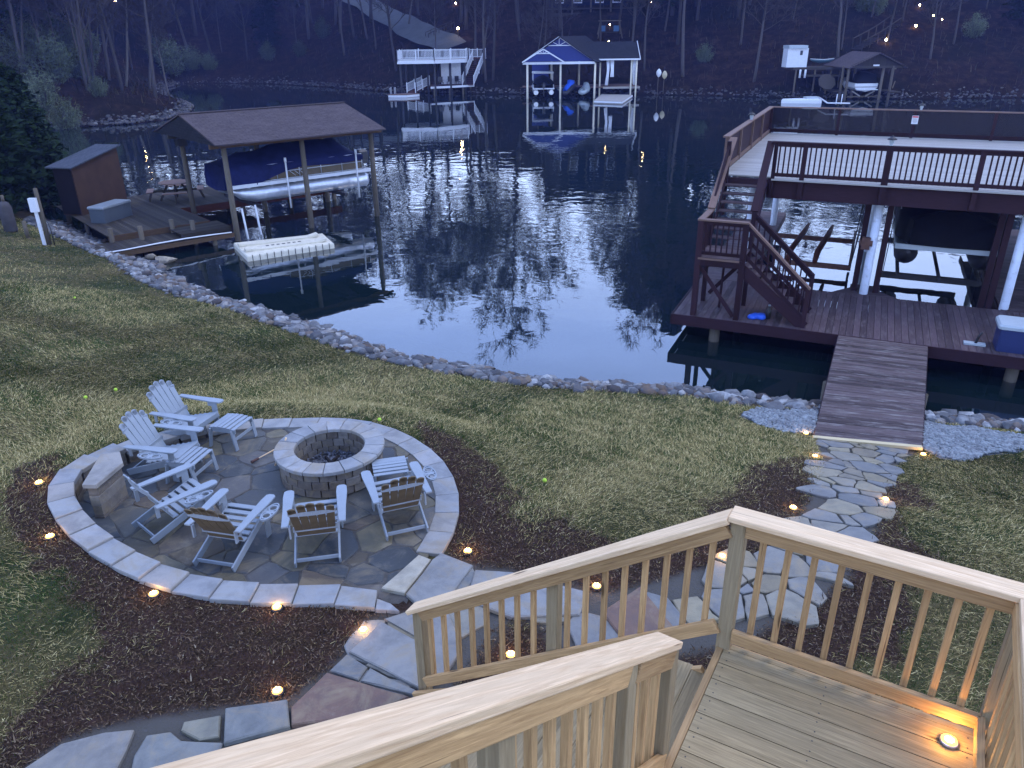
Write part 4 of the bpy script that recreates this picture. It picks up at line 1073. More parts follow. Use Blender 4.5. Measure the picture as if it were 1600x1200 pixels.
for k in range(14):
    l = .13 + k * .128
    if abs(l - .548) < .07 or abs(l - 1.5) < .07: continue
    p = U_(l, .0, 0); z0, z1 = p.z - .90, p.z - .062; mb = MB(); mb.obox(Vector((p.x, p.y, (z0 + z1) / 2)), (0, 0, 1), dv, sd, z1 - z0, .038, .036); mb.build('baluster', M['pine_shade'], t, .003)
# round light at the landing corner
p = P(1482, 1160, ZL)
lt = thing('deck_light', 'round lit puck light on the landing boards beside the corner post', 'deck light', (p.x, p.y, ZL + .001))
r = .043
MB().lathe((0, 0, 0), [(r * 1.06, 0), (r * 1.06, .012), (r * .98, .018)], 24).build('rim', M['alu'], lt)
MB().lathe((0, 0, 0), [(r * .96, .016), (r * .96, .020), (r * .3, .023)], 24).build('lens', M['lamp'], lt)
mb = MB()
for k in range(8): mb.lathe((r * .45 * math.cos(k * .785), r * .45 * math.sin(k * .785), .0225), [(.006, 0), (.005, .003)], 8)
mb.build('led', M['lamp_core'], lt)
ld = bpy.data.lights.new('glow', 'POINT'); ld.energy = 1.6; ld.color = (1, .50, .13); ld.shadow_soft_size = .02
lo = bpy.data.objects.new('glow', ld); COL.objects.link(lo); lo.parent = lt; lo.location = (0, 0, .05)

# big slabs stepping from the patio exit down to the stairs
def slab(px, z, lab, mat, th=.05):
    c = [(P(x, y, z).x, P(x, y, z).y) for x, y in px]; n = len(c)
    ar = sum(c[k][0] * c[(k + 1) % n][1] - c[(k + 1) % n][0] * c[k][1] for k in range(n)); c = c if ar > 0 else c[::-1]
    ox, oy = sum(p[0] for p in c) / n, sum(p[1] for p in c) / n
    mb = MB(); mb.prism([(x - ox, y - oy) for x, y in rough_poly(c, .005, .2, True)], -th, 0, inset=.014, drop=.012); o = mb.build('stepping_slab', M[mat]); o.location = (ox, oy, z)
    tag(o, lab, 'stone slab', 'large slabs between patio and stairs')
slab([(596, 918), (655, 866), (673, 873), (632, 925)], PZ + .045, 'long narrow tan stone wedge at the patio exit', 'slab_tan')
slab([(634, 927), (676, 873), (690, 863), (739, 882), (700, 935), (655, 945)], PZ + .040, 'grey blue slab at the patio exit beside the narrow tan stone', 'slab')
slab([(545, 1017), (596, 970), (657, 1003), (664, 1078)], PZ + .05, 'big pale grey slab left of the bottom stair post', 'slab')
slab([(600, 966), (655, 948), (700, 955), (722, 1010), (690, 1060), (668, 1070), (659, 1000)], PZ + .038, 'pale slab directly behind the bottom stair post', 'slab')
slab([(515, 1047), (542, 1021), (574, 1041), (560, 1062)], PZ + .045, 'small green grey stone between the pale slab and the reddish slab', 'flag_path')
slab([(563, 1063), (577, 1043), (650, 1078), (648, 1085)], PZ + .045, 'narrow blue grey sliver of stone below the big pale slab', 'slab')
slab([(455, 1132), (455, 1104), (510, 1050), (640, 1088), (560, 1120)], PZ + .05, 'reddish brown slab partly under the stair handrail', 'slab_red')
slab([(349, 1160), (352, 1106), (448, 1092), (453, 1134)], PZ + .05, 'square grey slab at the foot of the mulch bed', 'slab_grey')
slab([(33, 1203), (94, 1162), (164, 1143), (209, 1139), (197, 1170), (180, 1203)], PZ + .03, 'pale blue grey flagstone at the bottom left corner of the picture', 'slab')
slab([(287, 1127), (344, 1117), (342, 1150), (311, 1156), (283, 1140)], PZ + .03, 'small tan flagstone left of the square grey slab', 'flag_tan')
slab([(209, 1180), (229, 1148), (266, 1142), (283, 1156), (348, 1160), (342, 1176), (260, 1210), (200, 1225)], PZ + .03, 'grey flagstone just above the near handrail, left of the square slab', 'slab_grey')
slab([(940, 955), (1000, 915), (1062, 990), (985, 1012)], PZ + .045, 'reddish brown slab seen through the stair balusters', 'slab_red')
slab([(742, 890), (800, 893), (920, 925), (905, 960), (800, 963), (728, 935)], PZ + .045, 'wide pale slab seen behind the upper part of the stair rail', 'slab')

# ================================================================== RIGHT HAND TWO-LEVEL DOCK
DA = R(-24.4); DU = Vector((math.cos(DA), math.sin(DA), 0)); DV = Vector((-math.sin(DA), math.cos(DA), 0)); D0 = Vector((4.0, 17.92, 0))
ZUP = Vector((0, 0, 1))
def D(u, v, z): return D0 + DU * u + DV * v + ZUP * z
def dbox(mb, u0, u1, v0, v1, z0, z1, grain='u', rnd=None):
    c = D((u0 + u1) / 2, (v0 + v1) / 2, (z0 + z1) / 2)
    if grain == 'u': return mb.obox(c, DU, DV, ZUP, abs(u1 - u0), abs(v1 - v0), abs(z1 - z0), rnd)
    if grain == 'v': return mb.obox(c, DV, -DU, ZUP, abs(v1 - v0), abs(u1 - u0), abs(z1 - z0), rnd)
    return mb.obox(c, ZUP, DU, DV, abs(z1 - z0), abs(u1 - u0), abs(v1 - v0), rnd)
def dbeam(mb, a, b, w, h, rnd=None): return mb.beam(D(*a), D(*b), w, h, rnd=rnd)
dock = thing('two_level_dock', 'large red brown stained dock with upper sun deck and stairs on the right', 'dock')
ZD, ZU = .65, 3.53; UE = 13.0; VB = 12.9
# lower deck boards: along v in front, across the piers behind
mb = MB(); u = .0
while u < UE: dbox(mb, u, u + .139, .02, 3.30, ZD - .035, ZD + random.uniform(-.002, .002), 'v'); u += .146
mb.build('lower_deck', M['dock_board'], dock)
mb = MB(); mb2_ = MB(); v = 3.34
while v < VB:
    dbox(mb, 0, 1.25, v, v + .139, ZD - .035, ZD, 'u'); dbox(mb2_, 7.35, 8.9, v, v + .139, ZD - .035, ZD, 'u')
    v += .146
mb.build('pier_deck', M['dock_board'], dock); mb2_.build('pier_deck', M['dock_board'], dock)
mb = MB()   # little pier with clipped corners round the middle post
mb.prism([tuple((D(u_, v_, 0)).xy) for u_, v_ in [(3.45, 3.305), (5.05, 3.305), (4.62, 3.75), (4.62, 4.25), (3.88, 4.25), (3.88, 3.9)]], ZD - .035, ZD - .001); mb.build('post_apron', M['dock_board'], dock)
mb = MB(); dbox(mb, -.02, UE, -.02, .02, ZD - .26, ZD - .002); mb.build('front_fascia', M['red_stain'], dock)
mb = MB(); dbox(mb, -.06, -.02, -.02, VB, ZD - .26, ZD - .002, 'v'); mb.build('side_fascia', M['red_stain'], dock)
mb = MB()
for v in (.9, 2.0, 3.28): dbox(mb, 0, UE, v, v + .05, ZD - .25, ZD - .04)
for a in (1.25, 7.33, 8.9): dbox(mb, a - .02, a + .02, 3.34, VB, ZD - .25, ZD - .04, 'v')
mb.build('joist', M['red_stain'], dock)
def pile(u, v, z1, r, mat, z0=-1.7): 
    o = MB().tube([D(u, v, z0), D(u, v, (z0 + z1) / 2), D(u, v, z1)], [r * 1.03, r, r * .97], 14).build('piling', M[mat], dock); return o
for u, v in [(1.0, .25), (7.35, .30), (4.2, .5), (10.5, .3)]: pile(u, v, ZD - .27, .13, 'post_wood')
for u, v in [(1.0, 4.6), (1.05, 10.7), (4.22, 3.45), (7.42, 3.45), (7.6, 10.7), (4.25, 10.7), (10.6, 3.45)]: pile(u, v, ZU - .48, .105, 'steelpile')
# square timbers beside the middle and right piles, carrying the winches
for u in (3.98, 4.50, 6.95, 7.12):
    mb = MB(); dbox(mb, u - .07, u + .07, 3.62, 3.76, -.9, ZU - .48, 'z'); mb.build('lift_post', M['red_stain'], dock)
# upper deck
mb = MB(); v = 3.12; 
while v < VB: dbox(mb, 1.56 if v < 3.2 else .30, UE, v, v + .139, ZU - .035, ZU + random.uniform(-.001, .001), 'u'); v += .1455
mb.build('upper_deck', M['upper_board'], dock)
mb = MB(); dbox(mb, 1.5, UE, 3.06, 3.11, ZU - .50, ZU - .002); dbox(mb, .28, 1.5, 3.06, 3.11, ZU - .26, ZU - .037); mb.build('upper_front_beam', M['red_stain'], dock)
mb = MB(); dbox(mb, .23, .28, 3.06, VB, ZU - .32, ZU - .002, 'v'); mb.build('upper_side_beam', M['red_stain'], dock)
mb = MB(); dbox(mb, .28, UE, VB, VB + .05, ZU - .40, ZU - .002); mb.build('upper_back_beam', M['red_stain'], dock)
mb = MB(); u = .7
while u < UE: dbox(mb, u, u + .04, 3.12, VB, ZU - .26, ZU - .04, 'v'); u += .61
mb.build('upper_joists', M['red_stain'], dock)
mb = MB(); dbox(mb, 1.6, UE, 2.90, 3.055, ZU - .03, ZU + .004); mb.build('trim_board', M['upper_board'], dock)
RT = ZU + .90
def rpost(u, v, z0=None, z1=None, s=.09, mat='red_stain'):
    mb = MB(); dbox(mb, u - s / 2, u + s / 2, v - s / 2, v + s / 2, z0 if z0 is not None else ZU - .45, z1 if z1 is not None else RT - .02, 'z'); return mb.build('rail_post', M[mat], dock)
def rail(name, a, b, w, h, mat='red_stain'): mb = MB(); dbeam(mb, a, b, w, h); return mb.build(name, M[mat], dock)
front_posts = [2.32, 4.22, 6.17, 8.12, 10.07, 12.0]
for u in front_posts: rpost(u, 3.0, s=.15 if u == 4.22 else .11)
rpost(1.62, 3.0)
rail('rail_cap', (1.5, 3.0, RT), (UE, 3.0, RT), .14, .038)
rail('bottom_rail', (1.62, 3.0, ZU + .105), (UE, 3.0, ZU + .105), .04, .085)
rail('top_rail', (1.62, 3.0, RT - .065), (UE, 3.0, RT - .065), .04, .085)
nb_ = 0; extra = MB(); u = 1.72
while u < UE - .1:
    if all(abs(u - q) > .075 for q in front_posts):
        mb = MB() if nb_ < 68 else extra; dbox(mb, u - .018, u + .018, 2.975, 3.01, ZU + .06, RT - .03, 'z', .5)
        if nb_ < 68: mb.build('baluster', M['red_stain'], dock)
        nb_ += 1
    u += .122
# back rail and left rail with dark board panels
rail('rail_cap', (.25, VB + .02, RT), (UE, VB + .02, RT), .14, .038, 'cap_worn'); rail('bottom_rail', (.3, VB, ZU + .10), (UE, VB, ZU + .10), .04, .12)
rail('rail_cap', (.26, 3.62, RT), (.26, VB + .08, RT), .16, .04, 'cap_worn'); rail('bottom_rail', (.28, 3.65, ZU + .07), (.28, VB, ZU + .07), .05, .10, 'cap_worn')
for v in (3.72, 6.0, 8.3, 10.6): rpost(.28, v, ZU - .1, RT - .02, .09, 'cap_worn')
for u in (.30, 2.6, 5.0, 7.4, 9.8, 12.2): rpost(u, VB, ZU - .2, RT - .02, .09)
mb = MB(); dbox(mb, .235, .262, 3.72, VB, ZU + .13, RT - .03, 'v'); mb.build('side_panel', M['red_stain'], dock)
t_ = NT('tinted_panel', .15, .5); t_.b.inputs['Base Color'].default_value = (.02, .015, .02, 1); t_.b.inputs['Transmission Weight'].default_value = .0; t_.b.inputs['Alpha'].default_value = .45
M['tint'] = t_.m
mb = MB(); dbox(mb, .33, UE, VB - .006, VB + .006, ZU + .16, RT - .03); mb.build('back_mesh_panel', M['tint'], dock)
# stairs: lower flight along the front, landing, upper flight going back
ZLd = 2.11; L0, L1 = .46, 1.48
mb = MB(); v = .10
while v < 1.3: dbox(mb, L0, L1, v, v + .13, ZLd - .035, ZLd); v += .136
mb.build('stair_landing', M['dock_board'], dock)
mb = MB(); dbox(mb, L0 - .03, L1, .06, .098, ZLd - .20, ZLd - .002); dbox(mb, L0 - .03, L0 - .002, .10, 1.36, ZLd - .20, ZLd - .002, 'v'); dbox(mb, L0, L1, 1.33, 1.37, ZLd - .20, ZLd - .04); mb.build('landing_fascia', M['red_stain'], dock)
mb = MB(); dbox(mb, L0, L1 - .06, .05, .06, ZLd - .05, ZLd + .0); mb.build('landing_trim', M['cap_worn'], dock)
for u, v, s in [(L0, .12, .13), (L1, .14, .13), (L0, 1.30, .10), (L1, 1.30, .10)]:
    rpost(u, v, ZD, ZLd + (.86 if v < 1 or u == L0 else .9), s)
rail('rail_cap', (L0 - .08, .12, ZLd + .88), (L1 + .05, .12, ZLd + .88), .15, .038, 'cap_worn'); rail('bottom_rail', (L0, .12, ZLd + .10), (L1, .12, ZLd + .10), .04, .08)
rail('top_rail', (L0, .12, ZLd + .81), (L1, .12, ZLd + .81), .04, .08)
rail('rail_cap', (L0, .10, ZLd + .881), (L0, 1.32, ZLd + .881), .15, .038, 'cap_worn')
for k in range(7): mb = MB(); uu = L0 + .13 + k * .127; dbox(mb, uu - .016, uu + .016, .10, .135, ZLd + .06, ZLd + .86, 'z', .5); mb.build('baluster', M['red_stain'], dock)
for k in range(7): mb = MB(); vv_ = .26 + k * .15; dbox(mb, L0 - .016, L0 + .016, vv_ - .016, vv_ + .016, ZLd + .02, ZLd + .86, 'z', .5); mb.build('baluster', M['red_stain'], dock)
# braces under the landing
rail('brace', (L0 + .05, .16, ZLd - .25), (L1 - .08, .16, ZD + .06), .04, .09); rail('brace', (L0 + .50, .9, ZLd - .1), (L0 + .48, .9, ZD), .05, .05)
rail('brace', (L1 - .10, .9, ZLd - .25), (L0 + .2, .9, ZD + .35), .04, .09)
# lower flight
FL0, FL1 = 1.50, 3.02; ns_ = 8; rs = (ZLd - ZD) / ns_; rn = (FL1 - FL0) / ns_
for k in range(1, ns_):
    mb = MB(); dbox(mb, FL0 + (k - 1) * rn, FL0 + k * rn + .02, .22, 1.28, ZLd - k * rs - .035, ZLd - k * rs, 'v'); mb.build('tread', M['dock_board'], dock)
for v in (.17, 1.31): rail('stringer', (FL0 - .05, v, ZLd - .20), (FL1, v, ZD + .02), .045, .26)
sl_ = (ZLd - ZD) / (FL1 - FL0)
for v in (.17, 1.31):
    rail('rail_cap', (FL0, v, ZLd + .88), (FL1 + .02, v, ZD + .94), .13, .038, 'cap_worn' if v < 1 else 'red_stain'); rail('top_rail', (FL0, v, ZLd + .80), (FL1, v, ZD + .86), .04, .08); rail('bottom_rail', (FL0, v, ZLd + .12), (FL1, v, ZD + .18), .04, .08)
    rpost(FL1 - .02, v, ZD, ZD + .93, .10); 
    for k in range(1, 11):
        uu = FL0 + k * .136; mb = MB(); zb = ZLd - (uu - FL0) * sl_; dbox(mb, uu - .017, uu + .017, v - .017, v + .017, zb + .1, zb + .85, 'z', .5); mb.build('baluster', M['red_stain'], dock)
# upper flight (open risers)
for k in range(1, 8):
    f = k / 8; mb = MB(); dbox(mb, L0 + .03, L1 - .03, 1.36 + f * 1.75 - .13, 1.36 + f * 1.75 + .12, ZLd + f * (ZU - ZLd) - .04, ZLd + f * (ZU - ZLd)); mb.build('tread', M['dock_board'], dock)
for u in (L0, L1):
    rail('stringer', (u, 1.32, ZLd - .05), (u, 3.06, ZU - .16), .045, .26)
    rail('rail_cap', (u, 1.25, ZLd + .92), (u, 3.05 if u == L1 else 3.62, ZU + .90 if u == L1 else RT - .012), .18, .04, 'cap_worn' if u == L0 else 'red_stain'); rail('top_rail', (u, 1.3, ZLd + .80), (u, 3.1, ZU + .78), .05, .18)
rpost(L0, 3.0, ZLd + .4, RT - .03, .1); 
# dock extras
def lantern(u, v, z, lab):
    t = thing('post_lantern', lab, 'lantern', tuple(D(u, v, z)), 0, None)
    MB().lathe((0, 0, 0), [(.035, 0), (.04, .02), (.03, .03), (.055, .07), (.055, .13), (.05, .14)], 14).build('lamp_glass', M['lid'], t)
    MB().lathe((0, 0, .14), [(.11, 0), (.105, .02), (.05, .06), (.012, .07), (.02, .09), (.005, .105)], 16).build('cap', M['darkmetal'], t)
lantern(4.22, 3.0, RT + .019, 'small domed lantern on the front rail of the upper dock deck')
lantern(5.15, VB + .02, RT + .019, 'small domed lantern on the back rail of the upper dock deck')
lantern(.26, 8.0, RT + .02, 'small domed lantern on the left rail of the upper dock deck')
sg = thing('safety_sign', 'small white notice hung on the back rail of the upper deck', 'sign', tuple(D(5.02, VB - .06, RT - .30)))
mb = MB(); mb.obox((0, 0, 0), DU, DV, ZUP, .20, .012, .27); mb.build('plate', M['white'], sg)
mb = MB(); mb.obox((-DV * .008) + Vector((0, 0, .095)), DU, DV, ZUP, .18, .006, .05); mb.build('red_header', plain('sign_red', (.5, .03, .03), .5), sg)
mb = MB()
for k in range(4): mb.obox((-DV * .008) + Vector((0, 0, .03 - k * .035)), DU, DV, ZUP, .15 - .03 * (k % 2), .006, .010)
mb.build('text_lines', M['darkmetal'], sg)

# walkway from the dock to the bank
wk = thing('dock_walkway', 'weathered board walkway from the flagstone path out to the dock', 'walkway')
wa, wb = P(1272, 680, ZD), P(1441, 697, ZD); wc, wd_ = D(3.80, -.03, ZD), D(5.62, -.03, ZD)
nbd = 46; mb = MB()
for k in range(nbd):
    f0, f1 = k / nbd + .0012, (k + 1) / nbd - .0012; a, b, c, d = wc.lerp(wa, f0), wd_.lerp(wb, f0), wd_.lerp(wb, f1), wc.lerp(wa, f1)
    mid0, mid1 = (a + d) / 2, (b + c) / 2; zz = random.uniform(-.003, .003); mb.beam(mid0 + Vector((0, 0, zz - .018)), mid1 + Vector((0, 0, zz - .018)), (a - d).length, .036)
mb.build('deck_boards', M['walk_board'], wk)
mb = MB(); mb.beam(wa + Vector((-.02, -.02, -.02)) - DV * .03, wb - DV * .03 + Vector((0, 0, -.02)), .09, .05); mb.build('end_board', M['pale_cap'], wk)
for a, b in ((wc, wa), (wd_, wb), (wc.lerp(wd_, .5), wa.lerp(wb, .5))): mb = MB(); mb.beam(a + Vector((0, 0, -.14)), b + Vector((0, 0, -.14)), .04, .20); mb.build('side_joist', M['red_stain'], wk)
for f in (.45,):
    for a, b in ((wc, wa), (wd_, wb)):
        p = a.lerp(b, f); MB().tube([(p.x, p.y, -1.2), (p.x, p.y, ZD - .2)], .09, 10).build('post', M['post_wood'], wk)

# things on the dock
bx = thing('dock_box', 'navy storage box with pale blue lid at the right edge of the dock', 'storage box', tuple(D(7.55, .55, ZD + .003)), DA)
def rbox(mb, cx, cy, w, d, z0, z1, r, seg=5, rnd=.5, inset=0.02):
    pts = []
    for qx, qy, a0 in ((1, 1, 0), (-1, 1, 90), (-1, -1, 180), (1, -1, 270)):
        for k in range(seg + 1): a = R(a0 + 90 * k / seg); pts.append((cx + qx * (w / 2 - r) + r * math.cos(a), cy + qy * (d / 2 - r) + r * math.sin(a)))
    mb.prism(pts, z0, z1, rnd, inset=inset, drop=inset); return mb
o = rbox(MB(), 0, 0, 1.24, .66, 0, .50, .06).build('tub', M['navy_box'], bx); rbox(MB(), 0, .02, 1.34, .74, .50, .60, .09, inset=.04).build('lid', M['lid'], bx)
ct = thing('tie_down_stand', 'dark upright peg on a flat grey base beside the dock storage box', 'dock cleat', tuple(D(6.55, .48, ZD + .003)), DA)
MB().box((0, 0, .02), (.42, .16, .04)).build('base', M['lid'], ct); MB().tube([(.02, 0, .04), (.05, 0, .2), (.10, 0, .30)], [.03, .026, .022], 8).build('peg', M['darkmetal'], ct)
bg_ = MB(); p = D(1.92, .42, ZD)
vs = []
o_ = MB(); 
for k in range(3): o_.lathe((.10 * k - .1, .04 * math.sin(k * 2), 0), [(.10, 0), (.12, .03), (.09, .08 + .02 * k), (.03, .11)], 12)
o_ = o_.build('blue_bag', M['bluecloth']); o_.location = p + Vector((0, 0, .003)); tag(o_, 'crumpled bright blue nylon bag under the dock stairs', 'bag')
bt = thing('bottle', 'dark bottle standing beside the blue bag under the dock stairs', 'bottle', tuple(D(2.18, .50, ZD + .003)))
MB().lathe((0, 0, 0), [(.055, 0), (.06, .01), (.06, .2), (.03, .26), (.022, .32)], 14).build('body', M['black'], bt); MB().lathe((0, 0, .32), [(.028, 0), (.028, .03)], 12).build('cap', M['lid'], bt)

# empty boat lift in the left slip
lf = thing('boat_lift', 'empty steel boat lift cradle hanging in the left dock slip', 'boat lift')
def lb(name, a, b, w, h, mat='rust'): mb = MB(); dbeam(mb, a, b, w, h); return mb.build(name, M[mat], lf)
lb('cross_beam', (1.38, 8.9, .72), (3.80, 8.9, .72), .10, .14); lb('cross_beam', (1.9, 5.6, .72), (3.80, 5.6, .72), .10, .14)
lb('side_beam', (3.78, 5.5, .72), (3.78, 10.2, .72), .08, .12)
for u, k in ((2.2, 0), (2.95, 1)):
    mb = MB(); mb.tube([D(u - .12, 5.5, .84), D(u - .1, 6.1, 1.0), D(u + .05, 8.4, 1.0), D(u + .1, 9.6, 1.02)], [.07, .09, .09, .05], 6); mb.build('bunk', M['mahog'], lf)
for v in (5.6, 8.9):
    for du in (0, .05): MB().tube([D(3.8, v, .76), D(3.9 + du, 3.72 if v < 7 else 8.9, ZU - .5)], .012, 5).build('cable', M['darkmetal'], lf)
wn_ = thing('winch', 'dark rusty lift winch fixed to the middle dock post', 'winch', tuple(D(4.06, 3.36, 2.0)))
MB().box((0, .0, 0), (.20, .16, .30), DA).build('housing', M['rust'], wn_); MB().tube([-DU * .16, DU * .16], .075, 14).build('drum', M['rust'], wn_); MB().lathe((0, 0, 0), [(.12, -.02), (.12, .02)], 18, axis=tuple(DV)).build('gear', M['darkmetal'], wn_)

# pontoon boat builder (local: bow at +x, z=0 at the bottom of the tubes)
def pontoon(name, lab, L=6.4, W=2.5, cover='navy_cover', motor=True, detail=True, bowdrop=True, full=False):
    t = thing(name, lab, 'boat'); r = .30
    for s in (-1, 1):
        y = s * (W / 2 - .32)
        MB().tube([(-L / 2, y, r), (-L / 2 + .12, y, r), (L / 2 - 1.0, y, r), (L / 2 - .45, y, r + .10), (L / 2 - .05, y, r + .26)], [r * .86, r, r, r * .72, r * .15], 16).build('pontoon', M['alu'] if not full else M['darkmetal'], t)
        mb = MB()
        for k in range(6): x = -L / 2 + .5 + k * .95; mb.box((x, y, 2 * r + .02), (.08, .34, .10))
        mb.build('brackets', M['alu'], t)
    MB().box((0, 0, 2 * r + .10), (L, W, .07)).build('deck', M['alu'], t)
    mb = MB()
    for s in (-1, 1): mb.box((-.05, s * (W / 2 + .01), 2 * r + .10), (L, .05, .13))
    mb.box((L / 2 + .01, 0, 2 * r + .10), (.05, W + .04, .13)); mb.box((-L / 2 - .01, 0, 2 * r + .10), (.05, W + .04, .13)); mb.build('rub_rail', M['white'] if not full else M['lid'], t)
    zf = 2 * r + .16; fh = .62
    for s in (-1, 1):
        MB().box((-.65, s * (W / 2 - .06), zf + fh / 2), (L - 1.9, .03, fh)).build('fence_panel', M['taupe'] if detail else M['alu'], t)
        mb = MB()
        for z in (zf + .03, zf + fh * .5, zf + fh): mb.tube([(-L / 2 + .3, s * (W / 2 - .03), z), (L / 2 - 1.35, s * (W / 2 - .03), z)], .018, 6)
        for x in np.arange(-L / 2 + .3, L / 2 - 1.3, .95): mb.tube([(x, s * (W / 2 - .03), zf), (x, s * (W / 2 - .03), zf + fh)], .018, 6)
        for x in (.05, .25, .45): mb.tube([(x - .12, s * (W / 2 - .03), zf + .1), (x + .1, s * (W / 2 - .03), zf + .28)], .012, 5)
        mb.build('fence_rails', M['alu'], t)
    # cover: lofted canvas with sagging ridge and a skirt that drops over the bow
    secs = []
    xs_ = np.linspace(-L / 2 + .25 if not full else -L / 2 - .02, L / 2 + .06 if not full else L / 2 + .02, 17)
    for i, x in enumerate(xs_):
        f = i / 16; sk = zf + fh * (.62 - 0.05 * math.sin(f * 9)) ; 
        if bowdrop: sk -= sstep(.45, 1, np.array(f)) * (fh * .5 + .25)
        if full: sk = zf + .02
        ridge = zf + fh + (.62 if f < .45 else .62 - .30 * float(sstep(.45, .9, np.array(f)))) * (1 if full else float(sstep(0, .14, np.array(f))) * (1 - .75 * float(sstep(.86, 1, np.array(f))))) + .05 * math.sin(f * 25)
        hw = (W / 2 + .02) * (1 - .25 * float(sstep(.85, 1, np.array(f)))); ring = []
        for k in range(15):
            a = -1 + 2 * k / 14; aa_ = abs(a)
            if aa_ > .72: y = hw * (1 if a > 0 else -1) * (1 + .02 * math.sin(x * 14)); z = sk + (zf + fh - sk) * (1 - (aa_ - .72) / .28)
            else: y = hw * a / .72 * .985; z = zf + fh + (ridge - zf - fh) * (1 - (aa_ / .72) ** 1.6) + .012 * math.sin(x * 8 + a * 11)
            ring.append((x + (.06 if aa_ > .72 and f > .9 else 0), y, z))
        secs.append(ring)
    V = [p for r_ in secs for p in r_]; Fc = []
    for i in range(16):
        for k in range(14): a = i * 15 + k; Fc.append((a, a + 15, a + 16, a + 1))
    b0 = len(V)
    for e, ring in ((0, secs[0]), (16, secs[-1])):
        zlow = zf if full else min(p[2] for p in ring) - (.1 if e else .2)
        V.append((ring[0][0], 0, zlow)); c_ = len(V) - 1; ii = [e * 15 + k for k in range(15)]
        for k in range(14): Fc.append((ii[k], ii[k + 1], c_) if e else (ii[k + 1], ii[k], c_))
    mb = MB(); mb.quad_faces(V, Fc, smooth=True); mb.build('canvas_cover', M[cover], t)
    if motor:
        mb = MB(); rbox(mb, -L / 2 - .42, 0, .55, .36, zf + .05, zf + .62, .12, inset=.10); mb.build('outboard_cowl', M['black'], t)
        mb = MB(); mb.box((-L / 2 - .38, 0, zf - .35), (.16, .10, .8)); mb.box((-L / 2 - .40, 0, zf - .72), (.42, .12, .10)); mb.build('outboard_leg', M['black'], t)
        mb = MB(); mb.tube([(-L / 2 - .66, 0, zf + .33), (-L / 2 - .14, 0, zf + .33)], .02, 6); mb.build('cowl_stripe', M['alu'], t)
    return t
b2 = pontoon('covered_boat', 'black covered pontoon boat lifted under the upper deck of the right dock', 6.2, 2.45, 'black_cover', False, True, False, True)
b2.location = D(6.02, 7.25, 1.12); b2.rotation_euler = (0, 0, DA - math.pi / 2)
lf2 = thing('boat_lift', 'steel lift beams holding the black covered boat', 'boat lift')
for a, b in (((4.62, 5.0, .80), (7.0, 5.0, .80)), ((4.62, 9.2, .80), (7.0, 9.2, .80))):
    mb = MB(); dbeam(mb, a, b, .12, .16); mb.build('cross_beam', M['darkmetal'], lf2)
for u in (5.0, 6.0, 6.95): mb = MB(); mb.tube([D(u, 4.5, .92), D(u, 9.7, .92)], .05, 6); mb.build('bunk', M['darkmetal'], lf2)
for u in (4.64, 6.98): MB().tube([D(u, 5.0, .84), D(u, 3.9, ZU - .45)], .012, 5).build('cable', M['darkmetal'], lf2)

# ================================================================== LEFT HAND COVERED SLIP
BA = R(41); BU = Vector((math.cos(BA), math.sin(BA), 0)); BV = Vector((-math.sin(BA), math.cos(BA), 0)); B0 = Vector((-10.22, 28.53, 0))
def B(a, b, z): return B0 + BU * a + BV * b + ZUP * z
def bbox(mb, a0, a1, b0, b1, z0, z1, grain='a', rnd=None):
    c = B((a0 + a1) / 2, (b0 + b1) / 2, (z0 + z1) / 2)
    if grain == 'a': return mb.obox(c, BU, BV, ZUP, abs(a1 - a0), abs(b1 - b0), abs(z1 - z0), rnd)
    if grain == 'b': return mb.obox(c, BV, -BU, ZUP, abs(b1 - b0), abs(a1 - a0), abs(z1 - z0), rnd)
    return mb.obox(c, ZUP, BU, BV, abs(z1 - z0), abs(a1 - a0), abs(b1 - b0), rnd)
bh = thing('covered_boat_slip', 'open boathouse with brown shingle gable roof on tall posts at the left', 'boathouse')
PL = 6.1; ZE = 3.55; ZR = 4.38; bw0, bw1 = -.62, 5.7; bm_ = (bw0 + bw1) / 2
A0_, A1_ = -.50, PL + .36
for nm, b_e, sgn in (('front', bw0, 1), ('rear', bw1, -1)):
    e0, e1, r0, r1 = B(A0_, b_e, ZE), B(A1_, b_e, ZE), B(A0_, bm_, ZR), B(A1_, bm_, ZR); sl = math.hypot(abs(bm_ - b_e), ZR - ZE); LL = A1_ - A0_
    mb = MB(); th = Vector((0, 0, .05)); V = [e0, e1, r1, r0, e0 - th, e1 - th, r1 - th, r0 - th]
    if sgn < 0: V = [e1, e0, r0, r1, e1 - th, e0 - th, r0 - th, r1 - th]
    mb.quad_faces([tuple(p) for p in V], [(0, 1, 2, 3), (7, 6, 5, 4), (0, 4, 5, 1), (1, 5, 6, 2), (3, 2, 6, 7), (0, 3, 7, 4)], [[(0, 0), (LL, 0), (LL, sl), (0, sl)]] + [[(0, 0), (LL, 0), (LL, .05), (0, .05)]] * 5)
    mb.build('roof_slope', M['shingle'], bh)
mb = MB(); mb.beam(B(A0_, bm_, ZR + .01), B(A1_, bm_, ZR + .01), .22, .03); mb.build('ridge_cap', M['shingle'], bh)
